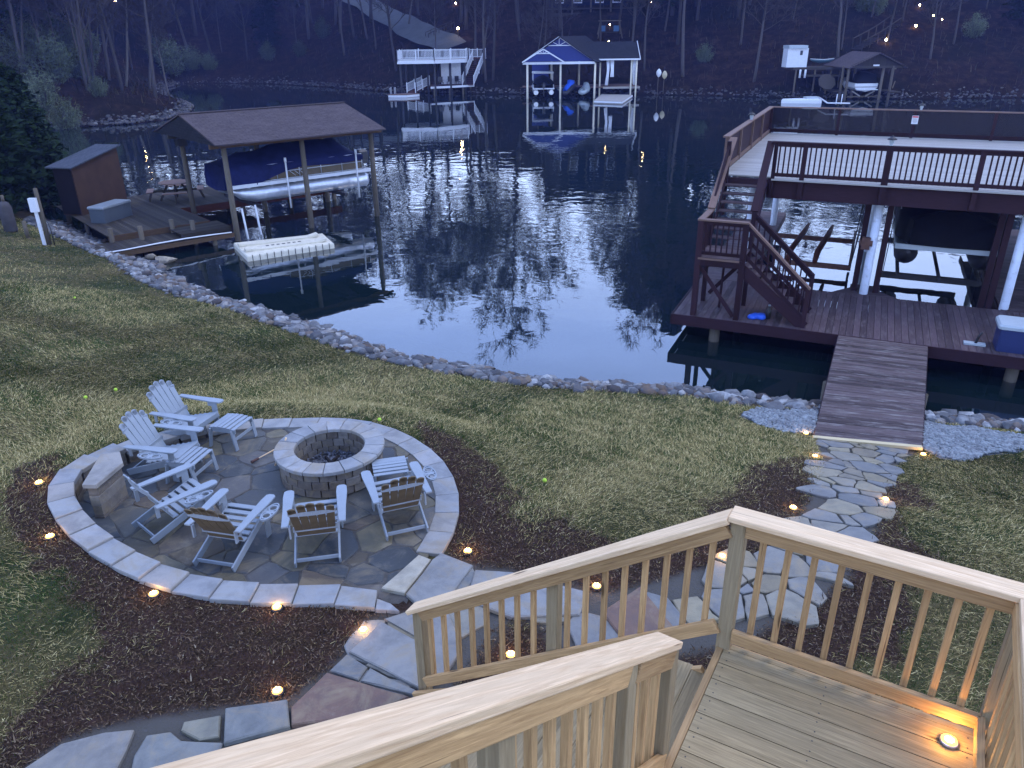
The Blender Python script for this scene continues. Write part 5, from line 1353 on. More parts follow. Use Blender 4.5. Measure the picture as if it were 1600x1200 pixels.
for a in (A0_ + .03, A1_ - .05):     # gable ends clad in shingle boards
    mb = MB(); p = [B(a, bw0 + .12, ZE - .06), B(a, bw1 - .12, ZE - .06), B(a, bm_, ZR - .07)]; th = BU * .04
    V = [tuple(q) for q in p] + [tuple(q + th) for q in p]; mb.quad_faces(V, [(2, 1, 0), (3, 4, 5), (0, 1, 4, 3), (1, 2, 5, 4), (2, 0, 3, 5)], [[(0, 0), (5.4, 0), (2.7, 1.2)][::-1], [(0, 0), (5.4, 0), (2.7, 1.2)], [(0, 0), (5, 0), (5, .04), (0, .04)], [(0, 0), (3, 0), (3, .04), (0, .04)], [(0, 0), (3, 0), (3, .04), (0, .04)]]); mb.build('gable_end', M['shingle_dark'], bh)
for b_, nm in ((0, 'f'), (4.2, 'r')):
    mb = MB(); bbox(mb, -.5, PL + .5, b_ - .06, b_ + .06, ZE - .20, ZE - .04); mb.build('eave_beam', M['old_beam'] if b_ == 0 else M['old_wood'], bh)
for a in (0, 3.05, PL):
    for b_ in (0, 4.2):
        MB().tube([B(a, b_, -1.5), B(a, b_, 1.2), B(a, b_, ZE - .2)], [.115, .105, .095], 12).build('post', M['post_wood'], bh)
mb = MB()
for a in (0, 1.5, 3.05, 4.6, PL): bbox(mb, a - .03, a + .03, 0, 4.2, ZE - .2, ZE - .06, 'b')
mb.build('tie_beam', M['old_wood'], bh)
mb = MB(); mb.box(tuple(B(-.02, 4.2, ZE - .35)), (.34, .34, .28), BA); mb.build('speaker_box', M['black'], bh)
# decks
dk = thing('boathouse_deck', 'weathered grey dock deck with lower walkway around the left boathouse', 'dock')
ZB = .62
mb = MB(); a = -4.1
while a < 7.0:
    b_lo = 1.35 if a < -.5 else 4.45; b_hi = 8.6 if a < 3.2 else 5.6
    bbox(mb, a, a + .138, b_lo, b_hi, ZB - .035, ZB, 'b'); a += .145
mb.build('deck_boards', M['old_wood'], dk)
mb = MB(); a = -5.7
while a < -.85: bbox(mb, a, a + .138, -.20, 1.30, ZB - .24, ZB - .205, 'b'); a += .145
mb.build('lower_walk', M['old_wood'], dk)
mb = MB(); b_ = .12
while b_ < 1.3: bbox(mb, -2.0, -.15, b_, b_ + .138, ZB - .10, ZB - .065); b_ += .145
bbox(mb, -2.0, -.15, .08, .118, ZB - .22, ZB - .066); mb.build('corner_step', M['old_wood'], dk)
mb = MB(); bbox(mb, -.48, 6.9, 4.38, 4.42, ZB - .30, ZB - .01); bbox(mb, -.48, -.44, 1.35, 4.4, ZB - .3, ZB - .01, 'b'); mb.build('red_fascia', M['mahog'], dk)
mb = MB(); bbox(mb, -5.6, -.2, -.26, -.21, ZB - .40, ZB - .245); mb.build('walk_fascia', M['old_beam'], dk)
mb = MB(); bbox(mb, -4.1, -.5, 1.305, 1.345, ZB - .22, ZB - .003); mb.build('deck_fascia', M['old_beam'], dk)
for a, b_ in [(-4.0, 1.25), (-3.1, .9), (-.9, -.05), (-1.9, 1.2), (-1.4, .5)]: MB().tube([B(a, b_, -1.2), B(a, b_, ZB + (.28 if b_ > 0 else -.26))], .085, 10).build('piling', M['post_wood'], dk)
for a, b_ in [(2.2, 4.5), (4.4, 4.5), (6.6, 4.5), (6.6, 5.4), (0, 8.3), (3, 8.3), (-3.8, 8.2)]: MB().tube([B(a, b_, -1.6), B(a, b_, ZB - .1)], .10, 10).build('piling', M['post_wood'], dk)
hose = [B(-5.8, -.27, ZB - .17), B(-4, -.27, ZB - .19), B(-3, -.27, ZB - .16), B(-2, -.28, ZB - .15), B(-1, -.27, ZB - .18), B(-.3, -.26, ZB - .21)]
o = MB().tube(hose, .022, 8).build('hose', M['white']); tag(o, 'white hose running along the edge of the left walkway', 'hose')
# shed
c1, c2 = P(129, 337, ZB), P(200, 316, ZB); e = (c2 - c1); Ls = e.length; e.normalize(); f_ = Vector((-e.y, e.x, 0)); dp_ = .85
sh = thing('dock_shed', 'small brown shed with steep sloping roof on the left dock', 'shed')
def SH(a, b, z): return c1 + e * a + f_ * b + ZUP * (z - ZB)
hL, hR = 2.50, 2.85
mb = MB(); Vs = [SH(0, 0, ZB), SH(Ls, 0, ZB), SH(Ls, 0, hR), SH(0, 0, hL), SH(0, dp_, ZB), SH(Ls, dp_, ZB), SH(Ls, dp_, hR), SH(0, dp_, hL)]
mb.quad_faces([tuple(v) for v in Vs], [(0, 1, 2, 3), (5, 4, 7, 6), (1, 5, 6, 2), (3, 2, 6, 7), (4, 0, 3, 7)]); mb.build('walls', plain('brown_siding', (.055, .030, .018), .8, .2, 0, .15, 2), sh)
mb = MB(); Vr = [SH(-.16, -.12, hL - .07), SH(Ls + .12, -.12, hR + .07), SH(Ls + .12, dp_ + .2, hR + .07), SH(-.16, dp_ + .2, hL - .07)]; V = [tuple(v + ZUP * .05) for v in Vr] + [tuple(v) for v in Vr]
mb.quad_faces(V, [(0, 1, 2, 3), (7, 6, 5, 4), (0, 4, 5, 1), (1, 5, 6, 2), (2, 6, 7, 3), (3, 7, 4, 0)], [[(0, 0), (Ls, 0), (Ls, 1.5), (0, 1.5)]] * 6); mb.build('roof', M['shingle_grey'], sh)
mb = MB(); mb.obox(SH(-.025, dp_ * .5, ZB + .95), ZUP, f_, e, 1.8, .80, .03); mb.build('door', plain('dark_doorway', (.012, .010, .010), .9, .05), sh)
# storage chest
p = P(177, 352, ZB); ch = thing('deck_chest', 'grey blue storage chest with pale lid in front of the brown shed', 'storage box', (p.x, p.y, ZB + .003), math.atan2(e.y, e.x))
ch.location = P(166, 345, ZB + .003)
rbox(MB(), .35, 0, 1.55, .66, 0, .52, .05).build('tub', plain('grey_blue_plastic', (.06, .072, .085), .5, .4, 0, .08, 3), ch); rbox(MB(), .35, .0, 1.62, .72, .52, .60, .06, inset=.03).build('lid', plain('dull_lid', (.16, .18, .19), .4), ch)
# picnic table
pt = thing('picnic_table', 'round wooden picnic table with attached benches under the left boathouse', 'picnic table', tuple(P(277, 312, ZB)), R(20))
mb = MB(); 
for k in range(-5, 6): w_ = math.sqrt(max(.02, .62 ** 2 - (k * .11) ** 2)); mb.box((0, k * .11, .74), (w_ * 2, .10, .035))
mb.build('table_top', M['cap_worn'], pt)
for k in range(4):
    a = k * math.pi / 2; mb = MB(); cx_, cy_ = 1.0 * math.cos(a), 1.0 * math.sin(a)
    mb.obox((cx_, cy_, .44), (-math.sin(a), math.cos(a), 0), (math.cos(a), math.sin(a), 0), (0, 0, 1), .95, .26, .035); mb.build('bench', M['cap_worn'], pt)
    mb = MB(); mb.beam((0, 0, .40), (cx_ * 1.05, cy_ * 1.05, .40), .04, .09); mb.beam((cx_ * .95, cy_ * .95, .40), (cx_ * 1.1, cy_ * 1.1, 0), .04, .09); mb.beam((cx_ * .25, cy_ * .25, .72), (cx_ * .65, cy_ * .65, 0), .04, .09); mb.build('leg', M['old_wood'], pt)
# pontoon boat in the slip and its guide posts
b1 = pontoon('pontoon_boat', 'silver pontoon boat under navy cover lifted in the left boathouse', 6.0, 2.5, 'navy_cover', True, True, True)
b1.location = B(3.35, 2.0, 1.10); b1.rotation_euler = (0, 0, BA + math.pi)
bl = thing('boat_lift', 'lift beams and white guide poles around the navy covered pontoon boat', 'boat lift')
for a in (1.3, 4.9): mb = MB(); bbox(mb, a - .06, a + .06, .3, 3.9, .95, 1.08, 'b'); mb.build('cross_beam', M['darkmetal'], bl)
for a, b_ in ((2.5, .45), (5.6, .45), (2.6, 3.7)):
    MB().tube([B(a, b_, .8), B(a, b_, 2.55)], .035, 8).build('guide_pole', M['white'], bl); MB().tube([B(a, b_, 2.55), B(a, b_, 2.72)], .05, 8).build('guide_cap', M['white'], bl)
for a, b_ in ((.45, .02), (1.1, .3)): MB().tube([B(a, b_, -.8), B(a - .12, b_, 1.15)], .04, 8).build('bow_pole', M['white'], bl)
# floating dock
fd = MB(); fdo = thing('floating_dock', 'cream plastic floating dock in front of the left boathouse', 'floating dock')
k1, k2, k3, k4 = P(365, 381, .16), P(386, 402, .16), P(522, 381, .16), P(505, 366, .16)
q = [(p.x, p.y) for p in (k2, k3, k4, k1)]; fd.prism(q, -.12, .20, .5, inset=.04, drop=.04); fd.build('hull', M['white_dirty'], fdo)
mb = MB(); pr = [(k1.lerp(k2, .5)).lerp(k3.lerp(k4, .5), f) for f in (0, .1, .2, .8, .88, 1)]
ax = (k3 - k2).normalized(); ay = Vector((-ax.y, ax.x, 0))
for s in (-.42, .42):
    for f0, f1, h0, h1 in ((.02, .22, .14, .05), (.22, .80, .05, .05), (.80, .92, .05, .22)):
        a_, b_ = (k1.lerp(k2, .5)).lerp(k3.lerp(k4, .5), f0), (k1.lerp(k2, .5)).lerp(k3.lerp(k4, .5), f1); mb.beam(a_ + ay * s + ZUP * (h0 * .5 + .03), b_ + ay * s + ZUP * (h1 * .5 + .03), .30, .08)
mb.build('side_bunk', M['white_dirty'], fdo)
mb = MB()
for k in range(12): p = k2.lerp(k3, .06 + k * .08); mb.obox(p - ay * .004 + ZUP * -.05, ax, ay, ZUP, .02, .02, .2)
for k in range(7): p = (k1.lerp(k2, .5)).lerp(k3.lerp(k4, .5), .3 + k * .06); mb.obox(p + ZUP * .045, ax, ay, ZUP, .10, .08, .012)
mb.build('dark_slots', M['black'], fdo)
# things on the left bank
def bank(px, py):
    zz = .6
    for _ in range(10): p = P(px, py, zz); zz = float(land_z(np.array([p.x]), np.array([p.y]))[0][0])
    return Vector((p.x, p.y, zz))
p = bank(70, 383); up = thing('power_pedestal', 'white utility box on a thin white post at the left bank', 'utility post', tuple(p))
MB().box((0, 0, .55), (.10, .06, 1.2), 0).build('post', M['white'], up); MB().box((0, -.02, 1.35), (.24, .14, .45)).build('box', M['white'], up)
p = bank(78, 383); o = MB().tube([p - ZUP * .2, p + ZUP * 1.9], [.075, .065], 8).build('wood_post', M['post_wood']); tag(o, 'leaning wooden post just behind the white utility box', 'post')
p = bank(86, 384); o = MB().tube([p - ZUP * .1, p + ZUP * .6, p + ZUP * 1.0 + Vector((-.1, 0, 0))], [.02, .015, .01], 6).build('stake', M['darkmetal']); tag(o, 'thin dark stake right of the utility box', 'stake')
p = bank(18, 362); jr = thing('wrapped_post', 'stout grey wrapped post standing at the left picture edge', 'post', tuple(p))
MB().lathe((0, 0, 0), [(.20, 0), (.22, .05), (.22, .85), (.17, 1.0), (.08, 1.08)], 16).build('wrap', plain('grey_wrap', (.055, .05, .05), .8, .2, 0, .2, 5), jr); MB().tube([(0, 0, 1.05), (.02, 0, 1.3)], [.06, .05], 8).build('tip', M['post_wood'], jr)
for px, py, h, lab in [(8, 362, .55, 'thin short stake left of the grey wrapped post'), (44, 372, .6, 'short stub post between the wrapped post and the utility box'), (140, 372, .62, 'round post stub at the near corner of the brown shed')]:
    p = bank(px, py); o = MB().tube([p - ZUP * .1, p + ZUP * h], [.07 if px > 10 else .03, .065 if px > 10 else .025], 9).build('stub_post', M['post_wood']); tag(o, lab, 'post')

# ================================================================== FAR SHORE BUILDINGS
def fbox(mb, px0, px1, py0, py1, y, d, rnd=None, grain='z'):
    """box whose front face spans the pixels at distance y, d metres deep"""
    a, b = PD(px0, py0, y), PD(px1, py1, y); c = (a + b) / 2; c = Vector((c.x, y + d / 2, c.z)); w, h = abs(a.x - b.x), abs(a.z - b.z)
    if grain == 'z': mb.obox(c, (0, 0, 1), (1, 0, 0), (0, 1, 0), h, w, d, rnd)
    else: mb.obox(c, (1, 0, 0), (0, 1, 0), (0, 0, 1), w, d, h, rnd)
    return mb
def fpost(px, y, z0, z1, r=.09, mb=None, sq=False):
    mb = mb or MB(); x = PD(px, 100, y).x; return mb.tube([(x, y, z0), (x, y, z1)], r, 8)
def slab3(mb, pts, th=.12, rnd=.5, uvs=None):
    """thick plate from coplanar-ish points given counter-clockwise seen from above"""
    n = len(pts); a = [Vector(p) for p in pts]; nr = (a[1] - a[0]).cross(a[2] - a[0]).normalized()
    if nr.z < 0: nr = -nr
    V = [tuple(p) for p in a] + [tuple(p - nr * th) for p in a]
    F = [tuple(range(n)), tuple(range(2 * n - 1, n - 1, -1))] + [(i, i + n, (i + 1) % n + n, (i + 1) % n) for i in range(n)]
    ex = (a[1] - a[0]).normalized(); ey = nr.cross(ex); uv = [((p - a[0]).dot(ex), (p - a[0]).dot(ey)) for p in a]; uv2 = uv + uv
    return mb.quad_faces(V, F, [[uv2[k] for k in f] for f in F], rnd)
def beam_rail(t, a, b, mat, h=.95, name='railing', step=.16):
    a, b = Vector(a), Vector(b); mb = MB(); L = (b - a).length; n = max(2, int(L / step)); u = Vector((0, 0, 1))
    mb.beam(a + u * h, b + u * h, .09, .05); mb.beam(a + u * .08, b + u * .08, .05, .07)
    for k in range(n + 1): p = a.lerp(b, k / n); mb.beam(p + u * .05, p + u * (h - .02), .035, .035)
    for k in range(max(2, int(L / 1.8)) + 1): p = a.lerp(b, k / max(2, int(L / 1.8))); mb.beam(p - u * .2, p + u * (h + .14), .10, .10)
    return mb.build(name, mat, t)

# --- white two-level dock
O = Vector((PD(621, 100, 100).x, 100, 0))
def Wp(x, y, z): return O + Vector((x, y, z))
t = thing('white_dock', 'far white railed two-level dock with brown stairs on its right side', 'dock', tuple(Wp(0, 0, 0)))
def loc(pts): return [tuple(Vector(p)) for p in pts]
up = [(0, 0), (4.45, 0), (8.1, 3.0), (8.1, 6.2), (0, 5.2)]
mb = MB(); slab3(mb, [(x, y, 4.12) for x, y in up], .10); mb.build('upper_deck', M['upper_board'], t)
mb = MB(); 
for i in range(5): (x0, y0), (x1, y1) = up[i], up[(i + 1) % 5]; mb.beam((x0, y0, 3.88), (x1, y1, 3.88), .08, .40)
mb.build('white_fascia', M['white'], t)
for i in (0, 1, 3, 4): (x0, y0), (x1, y1) = up[i], up[(i + 1) % 5]; beam_rail(t, (x0, y0, 4.14), (x1, y1, 4.14), M['white'], 1.0)
for x, y in [(.3, .2), (2.0, .4), (4.4, .4), (6.2, 1.9), (7.9, 3.2), (.4, 4.9), (4.3, 5.0), (7.8, 5.8), (3.3, 2.8)]: MB().tube([(x, y, -1.5), (x, y, 3.7)], .12, 8).build('post', M['darkmetal'], t)
lo = [(3.85, .5), (8.9, 3.7), (8.6, 6.8), (2.9, 5.6)]
mb = MB(); slab3(mb, [(x, y, 1.02) for x, y in lo], .10); mb.build('lower_deck', M['mahog'], t)
mb = MB(); mb.beam((3.8, .45, .95), (8.95, 3.65, .95), .06, .24); mb.build('lower_fascia', M['white'], t)
for x, y in [(4.2, 1.0), (6.0, 2.1), (7.6, 3.2), (8.5, 4.6)]: MB().tube([(x, y, -1.5), (x, y, .9)], .12, 8).build('piling', M['post_wood'], t)
for x0, x1 in ((4.8, 5.8), (6.0, 7.3)): MB().box(((x0 + x1) / 2, 4.9, 2.4), (x1 - x0, .04, 2.6)).build('white_curtain', M['cloth_white'], t)
for k in range(14):
    f = k / 13; MB().box((9.5 - 1.25 * f, 6.3 - 3.0 * f, 4.0 - 2.95 * f), (1.35, .30, .05), R(-12)).build('tread', M['mahog'], t)
for dx in (-.72, .72): beam_rail(t, (9.55 + dx, 6.4, 4.0), (8.25 + dx, 3.3, 1.05), M['white'], 1.0, 'stair_railing')
mb = MB(); slab3(mb, [(8.2, 6.4, 4.12), (10.4, 6.4, 4.12), (10.4, 7.8, 4.12), (8.2, 7.8, 4.12)], .10); mb.build('stair_landing', M['mahog'], t); beam_rail(t, (10.4, 6.4, 4.12), (10.4, 7.8, 4.12), M['white']); beam_rail(t, (8.3, 7.8, 4.12), (10.4, 7.8, 4.12), M['white'])
mb = MB(); slab3(mb, [(.9, .3, .45), (1.9, .2, .45), (3.4, 3.6, 1.1), (2.4, 3.8, 1.1)], .08); mb.build('gangway', M['mahog'], t)
beam_rail(t, (.9, .4, .5), (2.4, 3.8, 1.12), M['white'], .95, 'gangway_railing'); beam_rail(t, (1.95, .3, .5), (3.4, 3.6, 1.12), M['white'], .95, 'gangway_railing')
ft = thing('swim_float', 'low white edged swim float beside the far white dock', 'floating dock', tuple(Wp(0, -1, 0)))
mb = MB(); slab3(mb, [(-1.2, -.6, .40), (1.1, -.9, .40), (2.5, .8, .40), (.6, 1.1, .40)], .10); mb.build('boards', M['cap_worn'], ft)
mb = MB(); slab3(mb, [(-1.15, -.55, .29), (1.1, -.85, .29), (2.45, .8, .29), (.6, 1.05, .29)], .26); mb.build('float', M['white'], ft)
for x in (-.9, -.4): MB().tube([(x, -.4, .3), (x, -.4, 1.1), (x + .1, -.1, 1.15), (x + .1, -.1, .4)], .03, 6).build('ladder_rail', M['white'], ft)
def far_chair(x, y, z, rz, lab):
    c = thing('patio_chair', lab, 'chair', (x, y, z), rz, None); m = M['black']
    MB().box((0, 0, .42), (.55, .5, .05)).build('seat', m, c); mb = MB(); mb.box((0, .26, .75), (.55, .05, .6)); mb.build('backrest', m, c)
    for sx_ in (-.25, .25):
        for sy_ in (-.22, .22): MB().box((sx_, sy_, .2), (.05, .05, .42)).build('leg', m, c)
        MB().box((sx_ * 1.1, 0, .64), (.05, .5, .04)).build('armrest', m, c)
for x, y, rz, lab in [(4.9, 2.9, .3, 'black patio chair on the far white dock, leftmost of three'), (5.9, 3.5, -.2, 'black patio chair on the far white dock, middle of three'), (6.9, 4.1, .5, 'black patio chair on the far white dock, nearest its brown stairs')]:
    p = Wp(x, y, 1.03); far_chair(p.x, p.y, p.z, rz, lab)

# --- blue gabled boathouse
Y0 = 94.0
def X_(px, y=Y0): return PD(px, 110, y).x
t = thing('blue_boathouse', 'far blue gabled boathouse with white trim and dark roof', 'boathouse')
xl, xr, xm = X_(818), X_(928), X_(873.5); ze = PD(873, 96, Y0).z; zr = PD(873, 58, Y0).z; db = 7.5
def gable(name_, x0, x1, y, ze_, zr_, matf, mattrim, t, panel_th=.06, deco=True):
    xm_ = (x0 + x1) / 2; V = [(x0 + .1, y, ze_), (x1 - .1, y, ze_), (xm_, y, zr_ - .08), (x0 + .1, y + panel_th, ze_), (x1 - .1, y + panel_th, ze_), (xm_, y + panel_th, zr_ - .08)]
    mb = MB(); mb.quad_faces(V, [(0, 1, 2), (5, 4, 3), (0, 3, 4, 1), (1, 4, 5, 2), (2, 5, 3, 0)]); mb.build(name_, matf, t)
    mb = MB(); yy = y - .05
    mb.beam((x0 - .15, yy, ze_ - .06), (xm_, yy, zr_ + .02), .06, .13); mb.beam((x1 + .15, yy, ze_ - .06), (xm_, yy, zr_ + .02), .06, .13); mb.build('rake_trim', mattrim, t)
    if deco:
        h = zr_ - ze_; zt = ze_ + h * .66; wz = (x1 - x0) / 2 * (1 - .66) - .05; mb = MB()
        mb.beam((xm_ - wz, yy - .01, zt), (xm_ + wz, yy - .01, zt), .05, .08); mb.beam((xm_, yy - .02, zt), (xm_, yy - .02, zr_ - .1), .05, .06)
        for s in (-1, 1): mb.beam((xm_, yy - .03, zt), (xm_ + s * wz * .55, yy - .03, zt + (zr_ - zt) * .42), .05, .05)
        mb.build('gable_fan', mattrim, t)
gable('gable_panel', xl, xr, Y0, ze, zr, M['siding_blue'], M['white'], t)
gable('small_gable_panel', xl, X_(879), Y0 - .25, ze, PD(848, 77, Y0).z, M['siding_blue'], M['white'], t)
for s, xe in ((-1, xl - .25), (1, xr + .25)):
    mb = MB(); q = [(xe, Y0 - .3, ze - .12), (xe + 3.6, Y0 + db, ze - .12), (xm + 3.6, Y0 + db, zr + .08), (xm, Y0 - .3, zr + .08)]; slab3(mb, q if s > 0 else q[::-1], .08); mb.build('roof_slope', M['shingle_dark'], t)
mb = MB(); mb.beam((xl - .1, Y0 - .02, ze - .16), (xr + .1, Y0 - .02, ze - .16), .14, .26); mb.build('front_beam', M['white'], t)
# right wing, ridge parallel to the shore
yb = Y0 + 1.6; wx0, wx1 = X_(928), X_(999, yb); zwe = PD(970, 91.5, yb).z; zwr = PD(960, 65, yb + 3).z
for q in ([(xm + 1.2, yb, zwe), (wx1, yb, zwe), (wx1, yb + 3, zwr), (xm + 1.2, yb + 3, zwr)], [(xm + 1.2, yb + 3, zwr), (wx1, yb + 3, zwr), (wx1, yb + 6, zwe), (xm + 1.2, yb + 6, zwe)]):
    mb = MB(); slab3(mb, q, .08); mb.build('wing_roof', M['shingle_dark'], t)
mb = MB(); mb.beam((wx0, yb - .04, zwe - .08), (wx1, yb - .04, zwe - .08), .06, .16); mb.beam((wx1 + .04, yb - .1, zwe - .08), (wx1 + .04, yb + 3, zwr), .06, .16); mb.beam((wx1 + .04, yb + 6, zwe - .08), (wx1 + .04, yb + 3, zwr), .06, .16); mb.build('wing_trim', M['white'], t)
for px, y, r in [(824, Y0 + .1, .12), (876, Y0 + .1, .11), (930, Y0 + .1, .12), (938, yb + 1, .10), (987, yb + .2, .10), (995, yb + .2, .10), (862, Y0 + 7, .12), (905, Y0 + 7, .12), (950, Y0 + 7, .12), (990, Y0 + 7, .12)]: fpost(px, y, -1.5, ze - .2 if px < 935 else zwe - .05, r).build('post', M['white_dirty'], t)
mb = MB(); mb.box(((X_(828) + X_(868)) / 2, Y0 + 7.1, 2.4), (X_(868) - X_(840), .10, 2.6)); mb.build('back_wall', M['siding_blue'], t)
mb = MB(); mb.box(((xl + xr) / 2, Y0 + 6.4, .95), (xr - xl, 1.6, .12)); mb.box(((X_(930) + wx1) / 2, yb + 3.2, 1.05), (wx1 - X_(930) + .5, 5.2, .12)); mb.build('deck', M['cap_worn'], t)
mb = MB(); mb.box(((X_(950) + wx1) / 2, yb + .55, .98), (wx1 - X_(950) + .5, .06, .22)); mb.build('deck_fascia', M['upper_board'], t)
mb = MB(); mb.box((X_(880), Y0 + 4, .85), (.9, 5.5, .10)); mb.build('slip_pier', M['upper_board'], t)
for px0, px1, w_ in [(948, 953, .3), (954, 960, .45), (991, 995, .5)]:
    mb = MB(); x0, x1 = X_(px0, yb), X_(px1, yb)
    n_ = 7; zt, zb = zwe - .15, 1.25
    for k in range(n_):
        x = x0 + (x1 - x0) * k / n_; mb.tube([(x, yb + .4 + .04 * (k % 2), zt), (x + (.12 if px0 < 990 else -.18) * (1 - k / n_) , yb + .45, (zt + zb) / 2 + .3), (x - (.1 if px0 < 953 else -.05), yb + .4, zb + (.9 if px0 == 954 else 0))], (x1 - x0) / n_ * .62, 6)
    mb.build('curtain', M['cloth_white'], t)
lb_ = thing('mooring_float', 'pale low float in front of the right wing of the blue boathouse', 'floating dock')
mb = MB(); q = [P(928, 157, .3), P(972, 158.5, .3), P(988, 148, .3), P(940, 147, .3)]; slab3(mb, q, .30); mb.build('float_deck', M['upper_board'], lb_)
mb = MB(); 
for a, b in ((0, 1), (1, 2)): mb.beam(q[a] + Vector((0, -.04, -.12)), q[b] + Vector((0, -.04, -.12)), .08, .14)
mb.build('bumper', M['white'], lb_)
# tritoon with hard top, jet skis
pb = pontoon('small_pontoon_boat', 'dark pontoon boat with white canopy in the left bay of the blue boathouse', 6.0, 2.4, 'black_cover', True, False, True); pb.location = (X_(850), Y0 + 3.6, .35); pb.rotation_euler = (0, 0, R(90))
mb = MB(); rbox(mb, 0, 0, 2.4, 2.5, 2.25, 2.42, .2, inset=.05); mb.build('canopy', M['white'], pb)
for sx_ in (-1.1, 1.1):
    for sy_ in (-1.15, 1.15): MB().tube([(sx_, sy_, .8), (sx_, sy_, 2.3)], .035, 6).build('canopy_pole', M['white'], pb)
def jetski(lab, x, y, z, rz, mat, tilt=0):
    t = thing('jet_ski', lab, 'jet ski', (x, y, z), rz); t.rotation_euler = (0, -tilt, rz)
    mb = MB(); secs = [(-1.4, .45, .30), (-1.0, .55, .42), (-.2, .58, .50), (.6, .52, .55), (1.2, .32, .52), (1.55, .06, .48)]
    V = []; F = []
    for x_, hw, h in secs: V += [(x_, -hw, h), (x_, -hw * .75, .10), (x_, 0, 0 + max(0, x_ - .6) * .3), (x_, hw * .75, .10), (x_, hw, h), (x_, hw * .4, h + .10), (x_, -hw * .4, h + .10)]
    for i in range(5):
        for k in range(7): a = i * 7; F.append((a + k, a + (k + 1) % 7, a + 7 + (k + 1) % 7, a + 7 + k))
    F += [tuple(range(6, -1, -1)), tuple(range(35, 42))]; mb.quad_faces(V, F, smooth=True); mb.build('hull', M['darkmetal'] if mat != 'lid' else M['lid'], t)
    mb = MB(); secs = [(-1.2, .16, .75), (-.4, .20, .92), (.1, .22, .88), (.35, .26, 1.15), (.65, .30, 1.0), (1.3, .12, .68)]; V = []; F = []
    for x_, hw, h in secs: V += [(x_, -hw * 1.5, .5), (x_, -hw, h - .08), (x_, 0, h), (x_, hw, h - .08), (x_, hw * 1.5, .5)]
    for i in range(5):
        for k in range(4): a = i * 5; F.append((a + k, a + k + 1, a + 6 + k, a + 5 + k))
    F += [(0, 1, 2, 3, 4), (29, 28, 27, 26, 25)]; mb.quad_faces(V, F, smooth=True); mb.build('seat_cover', M[mat], t)
    MB().tube([(.35, -.35, 1.12), (.42, 0, 1.16), (.35, .35, 1.12)], .03, 6).build('handlebar', M['black'], t)
    return t
jetski('bright blue covered jet ski tilted up in the blue boathouse', X_(892), Y0 + 1.6, .75, R(60), 'bluecloth', .35)
jetski('pale green and white jet ski at the right post of the blue boathouse', X_(918), Y0 + 2.2, .45, R(70), 'lid', .1)
# kayaks stored upright at the far bank
def kayak(lab, px, py, mat, w=.62, h=.95):
    y = 97.5; p = PD(px, py, y); g = hz_at(p.x, y)[0]
    mb = MB(); secs = []; V = []; F = []
    for i in range(11):
        f = i / 10; r = math.sin(math.pi * f) ** .7 if 0 < f < 1 else .02; V += [(math.cos(a) * w / 2 * r, math.sin(a) * .16 * r, (f - .5) * h) for a in np.linspace(0, 2 * math.pi, 11)[:-1]]
    for i in range(10):
        for k in range(10): a = i * 10; F.append((a + k, a + (k + 1) % 10, a + 10 + (k + 1) % 10, a + 10 + k))
    t = thing('kayak', lab, 'kayak', (p.x, y, p.z), 0, None); mb.quad_faces(V, F, smooth=True); mb.build('hull', mat, t)
    MB().tube([(0, .25, -p.z + g - .3), (0, .2, .2)], .04, 6).build('rack_post', M['post_wood'], t)
kayak('pale blue kayak end standing on the far bank, left of the tan one', 1029.5, 114, M['white']); kayak('tan kayak end standing on the far bank, right of the pale one', 1038.5, 117, plain('tan_shell', (.42, .36, .22), .5))

# --- right hand dark boathouse with white runabout
Y1 = 87.0
def X1(px, y=Y1): return PD(px, 120, y).x
t = thing('brown_boathouse', 'far dark brown boathouse sheltering a white motor boat', 'boathouse')
gx0, gx1, gm = X1(1328), X1(1408), X1(1372); zre = PD(1372, 103, Y1).z; zrr = PD(1374, 83, Y1).z
gable('gable_panel', gx0, gx1, Y1, zre, zrr, M['old_wood'], M['old_wood'], t, deco=False)
for s, xe in ((-1, gx0 - .4), (1, gx1 + .4)):
    mb = MB(); m0 = (gx0 + gx1) / 2; q = [(xe, Y1 - .4, zre - .15), (xe, Y1 + 7, zre - .15), (m0, Y1 + 7, zrr + .07), (m0, Y1 - .4, zrr + .07)]; slab3(mb, q if s > 0 else q[::-1], .09); mb.build('roof_slope', M['shingle'], t)
for px, y in [(1319, Y1 + 1.2), (1328, Y1), (1338, Y1 + 2), (1382, Y1 + .3), (1397, Y1), (1325, Y1 + 6.5), (1400, Y1 + 6.5)]: fpost(px, y, -1.5, zre, .15).build('post', M['post_wood'], t)
mb = MB(); mb.box(((gx0 + gx1) / 2, Y1 - .04, zre - .1), (gx1 - gx0, .1, .22)); mb.build('beam', M['old_wood'], t); mb = MB(); mb.box(((gx0 + gx1) / 2, Y1 + 6.8, 3.2), (gx1 - gx0, .1, 1.8)); mb.build('back_wall', M['old_wood'], t)
mb = MB(); fbox(mb, 1365, 1374, 101, 103.2, Y1 - .12, .04); mb.build('white_plate', M['white'], t)
mb = MB(); mb.box((X1(1400), Y1 + 3, .8), (1.2, 7, .12)); mb.box((X1(1322), Y1 + 4, .8), (1.4, 6, .12)); mb.build('side_pier', M['old_wood'], t)
mb = MB(); mb.beam((X1(1397), Y1 - .1, 1.2), (X1(1404), Y1 + .6, 1.8), .08, .12); mb.build('brace', M['post_wood'], t)
wb_ = thing('motor_boat', 'white motor boat with black canopy lifted in the brown boathouse', 'boat', (X1(1361), Y1 + .8, PD(1361, 146, Y1).z), 0)
V = []; F = []
